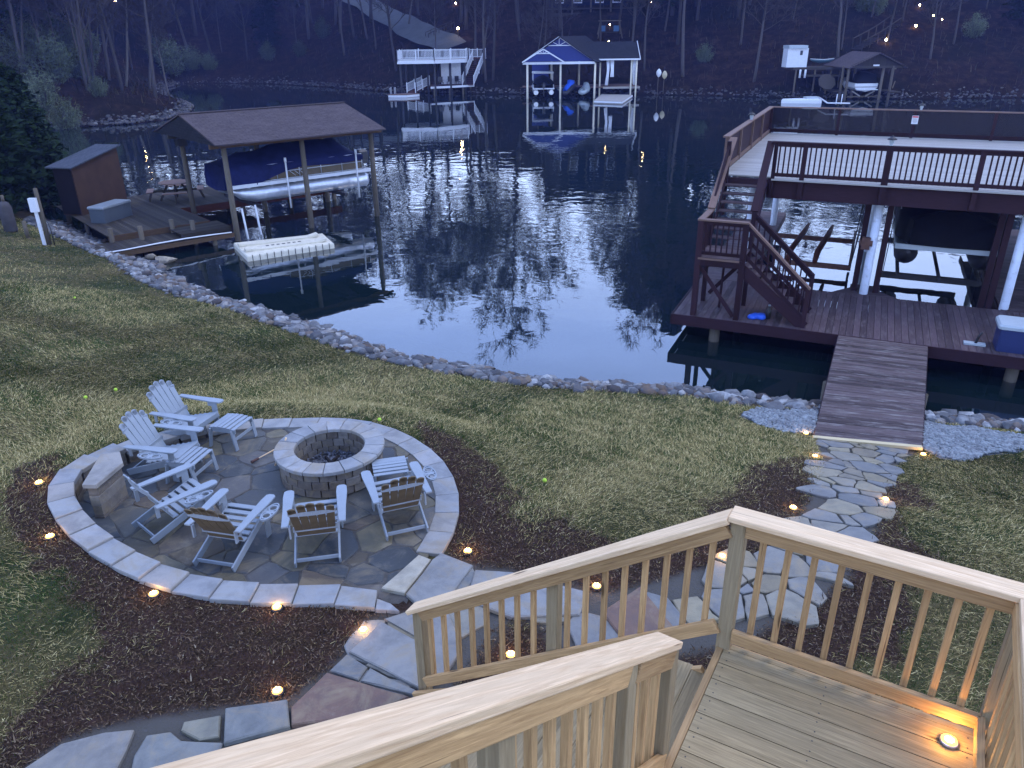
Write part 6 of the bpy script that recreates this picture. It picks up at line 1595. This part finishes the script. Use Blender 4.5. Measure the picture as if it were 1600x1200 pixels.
for i, (y_, hw, h, kz) in enumerate([(0, 1.25, .95, .12), (1.5, 1.35, 1.0, .05), (3.2, 1.25, 1.1, .05), (4.6, .8, 1.25, .35), (5.4, .1, 1.35, .9)]):
    V += [(-hw, y_, h), (-hw * .97, y_, h * .55), (-hw * .8, y_, kz + .25), (0, y_, kz), (hw * .8, y_, kz + .25), (hw * .97, y_, h * .55), (hw, y_, h)]
for i in range(4):
    for k in range(6): a = i * 7; F.append((a + k, a + k + 1, a + 8 + k, a + 7 + k))
    F.append((i * 7 + 6, i * 7, i * 7 + 7, i * 7 + 13))
F += [tuple(range(6, -1, -1))]
mb = MB(); mb.quad_faces(V, F, smooth=False); mb.build('hull', M['white'], wb_)
mb = MB(); mb.box((0, -.25, .35), (2.2, .5, .08)); mb.build('swim_platform', M['white'], wb_); mb = MB(); mb.box((0, -.02, .60), (2.5, .05, .06)); mb.build('dark_stripe', M['black'], wb_)
mb = MB(); V = []; F = []
for i, (y_, hw, h) in enumerate([(0, 1.15, 1.1), (.4, 1.15, 1.95), (2.2, 1.05, 2.15), (3.4, .9, 1.6), (4.4, .5, 1.25)]): V += [(-hw, y_, 1.0), (-hw * .9, y_, h - .15), (0, y_, h), (hw * .9, y_, h - .15), (hw, y_, 1.0)]
for i in range(4):
    for k in range(4): a = i * 5; F.append((a + k, a + k + 1, a + 6 + k, a + 5 + k))
F += [(4, 3, 2, 1, 0)]; mb.quad_faces(V, F, smooth=True); mb.build('canopy', M['black_cover'], wb_)
for s in (-1, 1): MB().beam((s * .3, .5, -.35), (s * 1.2, .5, .15), .10, .12).build('cradle_arm', M['upper_board'], wb_)
MB().box((0, .6, -.40), (3.2, .12, .14)).build('cradle_beam', M['post_wood'], wb_)
# deck with shed, canoe, round table
t = thing('bank_deck', 'weathered deck on the bank left of the brown boathouse', 'deck'); yk = Y1 + 4
mb = MB(); fbox(mb, 1240, 1316, 105.5, 108.5, yk, 3.2, grain='x'); mb.build('deck_boards', M['old_wood'], t)
mb = MB(); fbox(mb, 1262, 1316, 117.5, 119.5, yk - 1, 2.2, grain='x'); mb.build('lower_step', M['old_wood'], t)
for px in (1245, 1275, 1300, 1314): x = PD(px, 110, yk).x; MB().tube([(x, yk + .2, hz_at(x, yk)[0] - .8), (x, yk + .2, PD(px, 107, yk).z)], .10, 8).build('post', M['post_wood'], t)
ws = thing('white_shed', 'small white shed with flat lid roof standing on the far bank', 'shed')
mb = MB(); fbox(mb, 1232, 1260, 75.5, 105, yk + .3, 1.6); mb.build('walls', M['white'], ws); mb = MB(); fbox(mb, 1233.5, 1262.5, 71, 75.8, yk + .1, 2.0); mb.build('roof', M['lid'], ws); mb = MB(); fbox(mb, 1251, 1254, 79, 86, yk + .27, .05); mb.build('vent', M['black'], ws)
for px, lab in ((1250.5, 'short white bollard under the white shed, left one'), (1258.5, 'short white bollard under the white shed, right one')):
    x = PD(px, 112, yk - .8).x; z0, z1 = PD(px, 117, yk - .8).z, PD(px, 109.5, yk - .8).z; o = MB().lathe((x, yk - .8, z0), [(.11, -.3), (.11, z1 - z0), (.06, z1 - z0 + .06)], 12).build('bollard', M['white']); tag(o, lab, 'bollard')
cn = thing('canoe', 'dark green canoe resting on the deck beside the white shed', 'canoe', tuple(PD(1284, 95, yk + .5))); cn.rotation_euler = (0, 0, R(8))
V = []; F = []
for i in range(13):
    f = i / 12; r = math.sin(math.pi * f) ** .6 if 0 < f < 1 else .03; V += [((f - .5) * 2.9, math.cos(a) * .42 * r, .12 + math.sin(a) * .36 * r + .18 * abs(f - .5) ** 2) for a in np.linspace(math.pi, 2 * math.pi, 7)]
for i in range(12):
    for k in range(6): a = i * 7; F.append((a + k, a + k + 1, a + 8 + k, a + 7 + k))
    F.append((i * 7 + 6, i * 7, i * 7 + 7, i * 7 + 13))
mb = MB(); mb.quad_faces(V, F, smooth=True); mb.build('hull', plain('green_hull', (.03, .075, .085), .4), cn); MB().tube([(-1.4, -.05, .22), (0, -.42, .14), (1.4, -.05, .22)], .03, 6).build('gunwale', M['white'], cn)
rt_ = thing('round_table', 'octagonal grey table top on the bank below the canoe', 'table'); p = PD(1292, 128, Y1 + 1.5); rt_.location = p
mb = MB(); mb.prism([(math.cos(k * math.pi / 4 + .4) * .95, math.sin(k * math.pi / 4 + .4) * .95) for k in range(8)], -.05, .05, .5, M=Matrix.Rotation(R(55), 4, 'X')); mb.build('table_top', M['old_wood'], rt_); MB().tube([(0, .1, -1.2), (0, .05, 0)], .08, 8).build('pedestal', M['post_wood'], rt_)
pf = thing('drive_on_float', 'long white drive-on float with pointed end at the far right bank', 'floating dock'); a, b = P(1221, 157, .25), P(1281, 157, .25)
mb = MB(); L = (b - a).length; mb.prism([(a.x, a.y), (a.x + L * .42, a.y - .5), (b.x, b.y - .55), (b.x, b.y + .55), (a.x + L * .42, a.y + .5)], -.1, .42, .5, inset=.12, drop=.15); mb.build('hull', M['white'], pf)
mb = MB(); mb.box((a.x + L * .8, a.y, .5), (L * .35, .9, .18)); mb.build('raised_end', M['lid'], pf)
pr_ = thing('pipe_gangway', 'white pipe rail bending from the drive-on float to the brown boathouse', 'railing')
MB().tube([P(1281, 153, .6), P(1293, 161, .5), P(1328, 161.5, .5)], .07, 6).build('pipe', M['white'], pr_)
for px in (1306, 1314): MB().tube([P(px, 163, .2), P(px, 163, .2) + Vector((0, 0, .95))], .05, 6).build('stanchion', M['white'], pr_)

# --- hillside stairs, house, bench, lamps
def hill_stair(name, lab, pa, pb, n=16, w=1.2):
    a, b = on_hill(*pa), on_hill(*pb); t = thing(name, lab, 'stairs'); d = (b - a); n_ = Vector((-d.y, d.x, 0)).normalized()
    for k in range(n): p = a.lerp(b, k / (n - 1)); z = hz_at(p.x, p.y)[0]; mb = MB(); mb.obox((p.x, p.y, z + .18), n_, Vector((d.x, d.y, 0)).normalized(), (0, 0, 1), w, .5, .10); mb.build('tread', M['old_wood'], t)
    for s in (-.5, .5):
        mb = MB(); pts = []
        for k in range(6): p = a.lerp(b, k / 5) + n_ * w * s; pts.append(Vector((p.x, p.y, hz_at(p.x, p.y)[0] + 1.15))); mb.beam(pts[-1] - Vector((0, 0, 1.3)), pts[-1], .10, .10)
        for k in range(5): mb.beam(pts[k], pts[k + 1], .09, .10)
        mb.build('railing', M['old_wood'], t)
hill_stair('hill_stairs', 'wooden stairs climbing the slope behind the brown boathouse', (1338, 82), (1398, 44)); hill_stair('hill_stairs', 'wooden stairs on the slope behind the white railed dock', (668, 66), (708, 48))
hs_ = on_hill(928, 14); t = thing('hill_house', 'dark blue house with white framed windows high on the far slope', 'house', (hs_.x, hs_.y + 1.5, hs_.z), 0); print('house at', hs_)
mb = MB(); mb.box((0, 3, 2.6), (12.5, 6, 6.2)); mb.build('walls', plain('navy_siding', (.006, .009, .030), .8, .05), t)
mb = MB(); slab3(mb, [(-6.9, -.7, 5.6), (6.9, -.7, 5.6), (6.9, 3, 8.4), (-6.9, 3, 8.4)], .15); slab3(mb, [(-6.9, 3, 8.4), (6.9, 3, 8.4), (6.9, 6.7, 5.6), (-6.9, 6.7, 5.6)], .15); mb.build('roof', M['shingle_dark'], t)
for x in (-2.2, .9, 3.4, -4.8):
    w = MB(); w.box((x, -.03, 1.75), (1.25, .08, 1.9)); w = w.build('window', M['white'], t); MB().box((x, -.08, 1.75), (1.0, .04, 1.6)).build('pane', M['glass'], w)
mb = MB(); mb.box((0, -1.7, .05), (13, 3.2, .16)); mb.build('porch_deck', M['old_wood'], t)
for x in (-6, -3.2, -.6, 2.2, 5.8): MB().box((x, -3.1, 1.2 if x else 1.2), (.22, .22, 5.4)).build('porch_post', M['post_wood'], t)
mb = MB(); mb.box((0, -3.15, .95), (12, .06, .08)); mb.box((0, -3.15, -.75), (12, .1, .5)); mb.build('porch_rail', M['old_wood'], t)
h2 = on_hill(1425, 4); t = thing('slope_house', 'pale house front mostly above the frame on the right slope', 'house', (h2.x, h2.y + 6, h2.z + 1), R(-12))
mb = MB(); mb.box((0, 3, 2.4), (11, 6, 5.6)); mb.build('walls', plain('grey_siding', (.14, .14, .16), .7), t); mb = MB(); slab3(mb, [(-6, -.6, 5.2), (6, -.6, 5.2), (6, 3, 7.6), (-6, 3, 7.6)], .15); slab3(mb, [(-6, 3, 7.6), (6, 3, 7.6), (6, 6.6, 5.2), (-6, 6.6, 5.2)], .15); mb.build('roof', M['shingle_dark'], t)
for x in (-3, 0, 3): w = MB().box((x, -.03, 1.7), (1.2, .08, 1.5)).build('window', M['white'], t); MB().box((x, -.08, 1.7), (1.0, .04, 1.3)).build('pane', M['glass'], w)
b0_ = on_hill(952, 60); t = thing('garden_swing', 'blue framed garden swing on the slope above the blue boathouse', 'swing seat', (b0_.x, b0_.y, b0_.z), 0); cb = plain('teal_fabric', (.03, .10, .20), .7)
for s in (-1, 1):
    mb = MB(); mb.beam((s * 1.6, -.9, 0), (s * 1.25, 0, 2.1), .10, .10); mb.beam((s * 1.6, .9, 0), (s * 1.25, 0, 2.1), .10, .10); mb.build('frame_leg', M['post_wood'], t)
MB().box((0, 0, 2.12), (3.0, .12, .12)).build('top_bar', M['post_wood'], t); MB().box((0, -.1, .75), (2.2, .6, .10)).build('seat', M['old_wood'], t)
for x in (-.9, .9): MB().box((x, .18, 1.2), (.7, .12, .7)).build('cushion', cb, t)
def far_lamp(p, lab, h=1.2, e=60, r=.11):
    t = thing('slope_lamp', lab, 'lamp', (p.x, p.y, p.z - h), 0, None)
    MB().tube([(0, 0, -.3), (0, 0, h - .06)], .04, 6).build('lamp_post', M['darkmetal'], t); MB().lathe((0, 0, h - r), [(r * .4, 0), (r * .9, r * .5), (r, r), (r * .8, r * 1.6), (r * .3, r * 2)], 10).build('globe', M['lamp_far'], t); MB().lathe((0, 0, h + r), [(r * 1.3, 0), (r * .3, r * .5)], 10).build('hood', M['darkmetal'], t)
for px, py, r, lab in [(712, 5, .11, 'lit lamp above the white railed dock near the picture top'), (953, 38.5, .07, 'tiny lit lamp above the garden swing'), (1384.5, 62, .12, 'lit lamp on the hill stairs behind the brown boathouse'), (1431, 40, .11, 'lit lamp on the right slope, lower of the two brightest'),
                       (1437, 8, .10, 'lit lamp below the pale slope house'), (1458.5, 24, .06, 'small lit lamp on the right slope, left one of a close pair'), (1472, 30, .06, 'small lit lamp on the right slope, right one of a close pair'), (1018, 3, .06, 'tiny lit lamp right of the dark blue house'), (951, 64, .05, 'tiny lit lamp just above the blue boathouse roof')]:
    p = on_hill(px, py); q = Vector(p) * 1.0; d = (p - Vector((0, 0, CAM_H))); p2 = Vector((0, 0, CAM_H)) + d * .985; far_lamp(p2, lab, 1.3, r=r)
# lamps high on the slope (seen as warm streaks in the water)
for px, py, r, lab in [(895, 268, .30, 'bright lamp high on the far slope, mirrored in mid lake'), (1030, 270, .24, 'lamp high on the far slope, mirrored right of mid lake'), (722, 222, .13, 'lamp high on the slope, mirrored under the white dock'), (228, 238, .22, 'lamp high on the left slope, mirrored beside the boathouse')]:
    d = ray(px, py); t_best = None
    for t_ in np.arange(95, 175, 1.0):
        x, y, z = d[0] * t_, d[1] * t_, -CAM_H - d[2] * t_; g = hz_at(x, y)[0]
        if z - g > 1.5: t_best = t_
        if t_best and z - g < 3 and t_ > 120: break
    x, y, z = d[0] * t_best, d[1] * t_best, -CAM_H - d[2] * t_best; g = hz_at(x, y)[0]; far_lamp(Vector((x, y, z)), lab, z - g, r=r)

# ================================================================== TREES
def bare_tree(seed, H=20, lean=.04, low=.35, fork=False):
    rs = random.Random(seed); tr = MB(); cr = MB()
    r0 = H * .0085 + .03; pts = [Vector((0, 0, -.5))]; n = 9; dirn = Vector((rs.uniform(-1, 1) * lean, rs.uniform(-1, 1) * lean, 1))
    for i in range(1, n + 1):
        dirn = (dirn + Vector((rs.gauss(0, .035), rs.gauss(0, .035), 0))).normalized(); pts.append(pts[-1] + dirn * (H * .92 + .5) / n)
    rad = [r0 * (1 - .93 * (i / n) ** 1.1) for i in range(n + 1)]; tr.tube(pts, rad, 7)
    TW = []
    def grow(p, d, L, r, lev):
        m = 4 if lev < 2 else 3; q = [p]; dd = d.copy()
        for i in range(m): dd = (dd + Vector((rs.gauss(0, .13), rs.gauss(0, .13), rs.gauss(.07, .08)))).normalized(); q.append(q[-1] + dd * L / m)
        cr.tube(q, [max(.011, r * (1 - .75 * i / m)) for i in range(m + 1)], 4 if lev == 0 else 3, caps=False, rnd=.5)
        if lev < 2:
            for k in range(5 if lev == 0 else 4):
                f = rs.uniform(.25, 1); i = min(m - 1, int(f * m)); b = q[i].lerp(q[i + 1], f * m - i) if i < m else q[-1]; ax = Vector((rs.gauss(0, 1), rs.gauss(0, 1), rs.gauss(.3, .6))); nd = (dd * .9 + ax.normalized() * .75).normalized(); grow(b, nd, L * rs.uniform(.38, .6), r * .45, lev + 1)
        else:
            for k in range(9):
                f = rs.uniform(.1, 1); i = min(m - 1, int(f * m)); b = q[i].lerp(q[i + 1], f * m - i); ax = Vector((rs.gauss(0, 1), rs.gauss(0, 1), rs.gauss(.4, .7))).normalized(); e = b + (dd * .6 + ax * .8).normalized() * rs.uniform(.5, 1.3) * (H / 20); TW.append((b, e))
    for k in range(int(15 + H * .25)):
        f = low + (1 - low) * (k + rs.random()) / (15 + H * .25); f = min(f, .985); i = min(n - 1, int(f * n)); b = pts[i].lerp(pts[i + 1], f * n - i); a = k * 2.4 + rs.uniform(-.5, .5); el = rs.uniform(.35, .95); d = Vector((math.cos(a), math.sin(a), el)).normalized()
        grow(b, d, H * rs.uniform(.16, .30) * (1.25 - f * .7), rad[i] * .42, 0)
    for b, e in TW:
        sd_ = Vector((rs.gauss(0, 1), rs.gauss(0, 1), rs.gauss(0, 1))).normalized() * .028; o = len(cr.v); m_ = b.lerp(e, .5) + Vector((0, 0, .06)); cr.v += [tuple(b - sd_), tuple(b + sd_), tuple(e)]; cr.f.append((o, o + 1, o + 2)); cr.uv.append([(0, 0)] * 3); cr.c.append(.5); cr.smooth.append(False)
    return tr, cr
def conifer(seed, H=16, kind='cone'):
    rs = random.Random(seed); tr = MB(); cr = MB(); tr.tube([(0, 0, -.5), (0, 0, H * .5), (0, 0, H * .97)], [H * .014, H * .009, .02], 7)
    npp = int(230 * (H / 10) if kind == 'cone' else 260)
    for k in range(npp):
        f = rs.random() ** (.8); z = H * (.10 + .88 * f) if kind == 'cone' else H * (.42 + .56 * f); a = rs.uniform(0, 6.28)
        rmax = (H * .22 * (1 - f) ** .8 + .3) * rs.uniform(.7, 1.15) if kind == 'cone' else H * .20 * math.sin(math.pi * min(1, f * .85 + .12)) * rs.uniform(.6, 1.2)
        tip = Vector((math.cos(a) * rmax, math.sin(a) * rmax, z - rmax * (.18 if kind == 'cone' else -.12))); b = Vector((0, 0, z)); cr.tube([b, tip], [.03, .008], 3, caps=False, rnd=.1)
        for q in range(26):
            g = rs.uniform(.25, 1.05); c = b.lerp(tip, g) + Vector((rs.gauss(0, .16), rs.gauss(0, .16), rs.gauss(0, .14))); u_ = Vector((rs.gauss(0, 1), rs.gauss(0, 1), rs.gauss(0, .6))).normalized(); v_ = u_.orthogonal().normalized(); s_ = rs.uniform(.16, .34)
            o = len(cr.v); cr.v += [tuple(c - u_ * s_), tuple(c + u_ * s_), tuple(c + v_ * s_ * .8)]; cr.f.append((o, o + 1, o + 2)); cr.uv.append([(0, 0)] * 3); cr.c.append(rs.random()); cr.smooth.append(False)
    return tr, cr
def shrub(seed, H=3.0, Wd=2.6):
    rs = random.Random(seed); st = MB(); cr = MB()
    for k in range(46):
        a = rs.uniform(0, 6.28); r = Wd * .5 * rs.random() ** .5; b = Vector((math.cos(a) * r * .35, math.sin(a) * r * .35, -.1)); tip = Vector((math.cos(a) * r, math.sin(a) * r, H * rs.uniform(.6, 1) * (1 - .35 * (r / Wd * 2) ** 2))); st.tube([b, b.lerp(tip, .5) + Vector((rs.gauss(0, .1), rs.gauss(0, .1), .1)), tip], [.025, .016, .006], 3, caps=False)
        for q in range(50):
            g = rs.uniform(.2, 1.05); c = b.lerp(tip, g) + Vector((rs.gauss(0, .16), rs.gauss(0, .16), rs.gauss(0, .16))); u_ = Vector((rs.gauss(0, 1), rs.gauss(0, 1), rs.gauss(.3, 1))).normalized(); v_ = u_.orthogonal().normalized(); s_ = rs.uniform(.08, .22); o = len(cr.v)
            cr.v += [tuple(c - u_ * s_), tuple(c + u_ * s_), tuple(c + v_ * .05)]; cr.f.append((o, o + 1, o + 2)); cr.uv.append([(0, 0)] * 3); cr.c.append(rs.random()); cr.smooth.append(False)
    return st, cr
proto = {'bare': [], 'pale': [], 'con': [], 'pine': [], 'shrub': []}
def mk(kind, name, cat, tc, m1, m2):
    t = thing(name, None, cat); a = tc[0].build('trunk' if kind != 'shrub' else 'stems', m1, t); b = tc[1].build('crown', m2, t); proto[kind].append([t, False]); return t
for s in range(7): mk('bare', 'bare_tree', 'tree', bare_tree(100 + s, 20, .08, .30 + .05 * (s % 3)), M['bark'], M['twig'])
for s in range(3): mk('pale', 'bare_tree', 'tree', bare_tree(200 + s, 16, .22, .40), M['bark_pale'], M['twig'])
for s in range(3): mk('con', 'evergreen_tree', 'tree', conifer(300 + s, 12), M['bark'], M['needle_dark'])
for s in range(2): mk('pine', 'pine_tree', 'tree', conifer(320 + s, 16, 'pine'), M['bark'], M['needle'])
for s in range(2): mk('shrub', 'shrub', 'shrub', shrub(340 + s), M['twig'], M['shrub'])
PB = {'bare': 20, 'pale': 16, 'con': 12, 'pine': 16, 'shrub': 3.0}
def plant(kind, x, y, z, H, label, group, rz=None):
    e = random.choice([p for p in proto[kind] if not p[1]] or proto[kind]); t = e[0]
    if e[1]: t = copy_tree(t)
    e[1] = True; s = H / PB[kind]; t.location = (x, y, z); t.scale = (s * random.uniform(.9, 1.1), s * random.uniform(.9, 1.1), s); t.rotation_euler = (0, 0, rz if rz is not None else random.uniform(0, 6.28))
    for k_ in ('group', 'label'): 
        if k_ in t: del t[k_]
    tag(t, label, 'shrub' if kind == 'shrub' else 'tree', group); return t
def pxof(x, y, z):
    c_, s_ = math.cos(PITCH), math.sin(PITCH); zz = z - CAM_H; dep = y * c_ - zz * s_; v2 = -(y * s_ + zz * c_) / dep; u2 = x / dep
    return 800 + FPX * (u2 * _c + v2 * _s), 600 + FPX * (-u2 * _s + v2 * _c)
SKY = [(-400, 21), (300, 21), (520, 17.5), (600, 19.6), (660, 20.8), (740, 20.6), (820, 22.2), (870, 20.6), (905, 18.4), (940, 15.8), (975, 18.0), (1010, 20.4), (1050, 22.4), (1130, 22), (1175, 18), (1215, 13.5), (1560, 12.5), (1750, 15), (2100, 18)]
random.seed(21)
keepout = [(X_(873), Y0 + 3, 7), (X_(960), Y0 + 4, 6), (O.x + 4, O.y + 3, 7), (X1(1368), Y1 + 3, 6.5), (X1(1250), Y1 + 4, 4), (X1(1290), Y1 + 4, 5), (hs_.x, hs_.y + 3, 9), (h2.x, h2.y + 8, 8)] + [(p.x, p.y, 3.4) for p in fine[::3]]
S2 = []; nbare_ = 0
for _ in range(16000):
    if nbare_ > 286: break
    y = random.uniform(70, 178); x = random.uniform(-1, 1) * (y * .78 + 12); z, s = hz_at(x, y)
    if s < 3 + random.random() * 4: continue
    if any((x - a) ** 2 + (y - b) ** 2 < r * r for a, b, r in keepout): continue
    sp = 3.0 + (y - 90) * .030
    if any((x - a) ** 2 + (y - b) ** 2 < sp * sp for a, b in S2): continue
    S2.append((x, y)); px, py = pxof(x, y, z); m = px
    e = np.interp(px, [q[0] for q in SKY], [q[1] for q in SKY]); ztop = math.tan(R(e)) * math.hypot(x, y) - CAM_H; H = (ztop - z) * random.uniform(.66, 1.0); H = max(5.5, min(34, H))
    if s < 14: H = min(H, random.uniform(11, 24))
    if px > 1190 and random.random() < .35: continue
    if 560 < px < 1020 and s > 22 and random.random() < .70: continue
    r = random.random(); evergreen = (1040 < px < 1110 and r < .30) or (1150 < px < 1300 and r < .12) or (280 < px < 480 and r < .30) or (955 < px < 1015 and r < .15) or (r < .03 and not 540 < px < 940)
    side = next(n_ for lim, n_ in ((120, 'above the left cedars'), (250, 'behind the peninsula'), (420, 'beyond the cove'), (560, 'left of the driveway'), (740, 'behind the white railed dock'), (1010, 'behind the blue boathouse'), (1200, 'above the kayaks'), (1310, 'behind the white shed'), (1420, 'behind the brown boathouse'), (9999, 'on the far right slope')) if px < lim)
    side = ('low on the bank ' if s < 20 else 'midway up the slope ' if s < 45 else 'along the ridge ') + side
    if evergreen: plant('con' if random.random() < .8 else 'pine', x, y, z - .2, H * .9, 'dark evergreen %s' % side, 'evergreens ' + side)
    else: nbare_ += 1; plant('bare', x, y, z - .2, H, 'tall leafless grey tree %s' % side, 'bare trees ' + side)
# slender pale trunks on the peninsula and the bank
for px, py, H, lab in [(198, 150, 15, 'slim leaning pale tree at the root pile of the peninsula'), (234, 146, 15, 'straight pale trunk with a knot near the peninsula tip'), (265, 147, 11, 'thin pale trunk nearest the peninsula tip'), (128, 100, 14, 'leaning pale tree behind the peninsula shrubs'), (172, 130, 10, 'short thin pale tree between the two leaning peninsula trees'),
                       (36, 100, 13, 'pale leaning tree at the far left edge above the cedar'), (75, 108, 12, 'twiggy pale tree above the big shrub on the left'), (160, 130, 13, 'slim grey tree left of the leaning peninsula tree'), (637, 45, 16, 'pale tree just above the driveway end'), (616, 85, 14, 'bare tree left of the white railed dock')]:
    p = P(px, py, 1.0) if py > 120 else on_hill(px, py); z = hz_at(p.x, p.y)[0]; plant('pale', p.x, p.y, z - .2, H, lab, None, rz=random.uniform(2.4, 3.6))
for px, py, H, lab in [(760, 128, 20, 'tall bare tree in the clump right of the white dock, left trunk'), (770, 126, 22, 'tall bare tree in the clump right of the white dock, right trunk'), (752, 118, 17, 'bare tree in the clump right of the white dock, behind it'), (1310, 92, 18, 'tall pale bare trunk beside the round table'), (938, 66, 14, 'leaning bare tree between boathouse roof and garden swing'), (985, 88, 16, 'bare tree behind the right wing of the blue boathouse')]:
    p = on_hill(px, py); plant('bare', p.x, p.y, p.z - .3, H, lab, None)
for px, py, H, lab in [(20, 140, 4.2, 'bushy grey green shrub right above the top of the left cedars'), (48, 128, 3.8, 'shrub in front of the leaning trunks at the far left'), (80, 135, 4.2, 'tallest pale shrub of the peninsula thicket'), (108, 142, 3.4, 'round shrub in the middle of the peninsula thicket'), (135, 150, 3.0, 'shrub at the right end of the peninsula thicket'), (70, 172, 3.0, 'low dark shrub by the water left of the peninsula rocks'), (100, 178, 2.4, 'twiggy bush overhanging the water at the peninsula rocks'), (150, 136, 3.2, 'shrub behind the peninsula rocks, near the short thin tree'), (255, 100, 4.0, 'green shrub left of the large pale green one'), (328, 110, 3.0, 'shrub on the far bank right of the cove'), (420, 95, 3.2, 'shrub on the slope left of the low green one'), (275, 118, 5.0, 'large pale green shrub above the end of the peninsula'), (300, 112, 4.2, 'pale green shrub on the bank beyond the peninsula'), (95, 158, 3.6, 'pale twiggy shrub low on the peninsula, left'), (60, 150, 4.0, 'pale twiggy shrub behind the big cedar'), (125, 128, 3.6, 'pale shrub on the peninsula under the slim trees'), (160, 165, 1.6, 'low brush at the peninsula rock edge'), (30, 165, 4.0, 'grey green shrub behind the top of the cedar'),
                       (505, 60, 3.6, 'green grey shrub on the middle slope above the bank'), (470, 90, 2.8, 'low green shrub on the slope left of the driveway'), (1100, 100, 2.4, 'low shrub on the slope right of the kayaks'), (1350, 20, 3.4, 'dark round bush on the upper right slope'), (1365, 25, 3.0, 'second dark round bush on the upper right slope'), (1520, 60, 3.0, 'shrub on the far right slope')]:
    p = P(px, py, 1.2) if py > 122 else on_hill(px, py); z = hz_at(p.x, p.y)[0]; plant('shrub', p.x, p.y, z - .1, H * (1.25 if px < 300 else 1), lab, None)
# cedars on the near left bank
for x, y, H, lab in [(-20.3, 31.0, 5.6, 'big dark cedar at the left picture edge beside the brown shed'), (-20.6, 29.0, 4.6, 'dark cedar filling the left picture edge'), (-23.2, 38.0, 6.0, 'dark cedar behind the two left edge cedars'), (-24.6, 41.0, 5.5, 'smaller cedar right of the big left cedars'), (-21.8, 33.6, 5.8, 'bushy cedar behind the grey wrapped post'), (-22.6, 31.6, 6.4, 'cedar at the very edge of the picture, behind the others'), (-20.7, 35.0, 4.4, 'low cedar directly left of the brown shed roof')]:
    z = float(land_z(np.array([x]), np.array([y]))[0][0]); t_ = plant('con', x, y, max(z, .1) - .2, H, lab, None); t_.scale = (t_.scale[0] * 1.5, t_.scale[1] * 1.5, t_.scale[2])

# brush: dead stems and twigs all over the slope
n = 60000; bx = rng.uniform(-115, 115, n); by = rng.uniform(66, 165, n); bz, bs = hill_z(bx, by); k = (bs > 1.0) & (np.abs(bx) < by * .78 + 6)
dk_ = np.min([np.hypot(bx - p.x, by - p.y) for p in fine[::3]], axis=0) > 2.8; k &= dk_
bx, by, bz = bx[k], by[k], bz[k]; n = len(bx); dens = .5 + .5 * wob(bx, by, .12, 13); k = rng.random(n) < .35 + .65 * np.clip(dens, 0, 1); bx, by, bz = bx[k], by[k], bz[k]; n = len(bx)
o = blades('brush', bx, by, bz - .05, rng.uniform(.25, 1.3, n), rng.uniform(.025, .07, n), rng.uniform(.1, 1.25, n), rng.uniform(0, 6.28, n), rng.random(n), None)
t_ = NT('dead_brush', 1, .0); t_.color(t_.ramp(t_.attr('rnd'), [(0, (.014, .011, .009)), (.5, (.040, .028, .021)), (.8, (.075, .058, .040)), (.9, (.034, .048, .020)), (1, (.12, .10, .07))])); o.data.materials.append(t_.m)
tag(o, 'dead brush and thin saplings covering the far slope', 'brush', kind='stuff')

# ------------------------------------------------------------------ evening air
hz_m = bpy.data.materials.new('evening_haze'); hz_m.use_nodes = True; hn = hz_m.node_tree.nodes; hn.clear()
ho = hn.new('ShaderNodeOutputMaterial'); hv = hn.new('ShaderNodeVolumePrincipled'); hz_m.node_tree.links.new(hv.outputs[0], ho.inputs['Volume'])
hv.inputs['Color'].default_value = (.28, .36, .95, 1); hv.inputs['Density'].default_value = .0005; hv.inputs['Anisotropy'].default_value = .2
mb = MB(); mb.box((0, 110, 27), (560, 560, 59.6)); o = mb.build('haze', hz_m); o['kind'] = 'stuff'; o['label'] = 'thin blue evening haze over the lake'
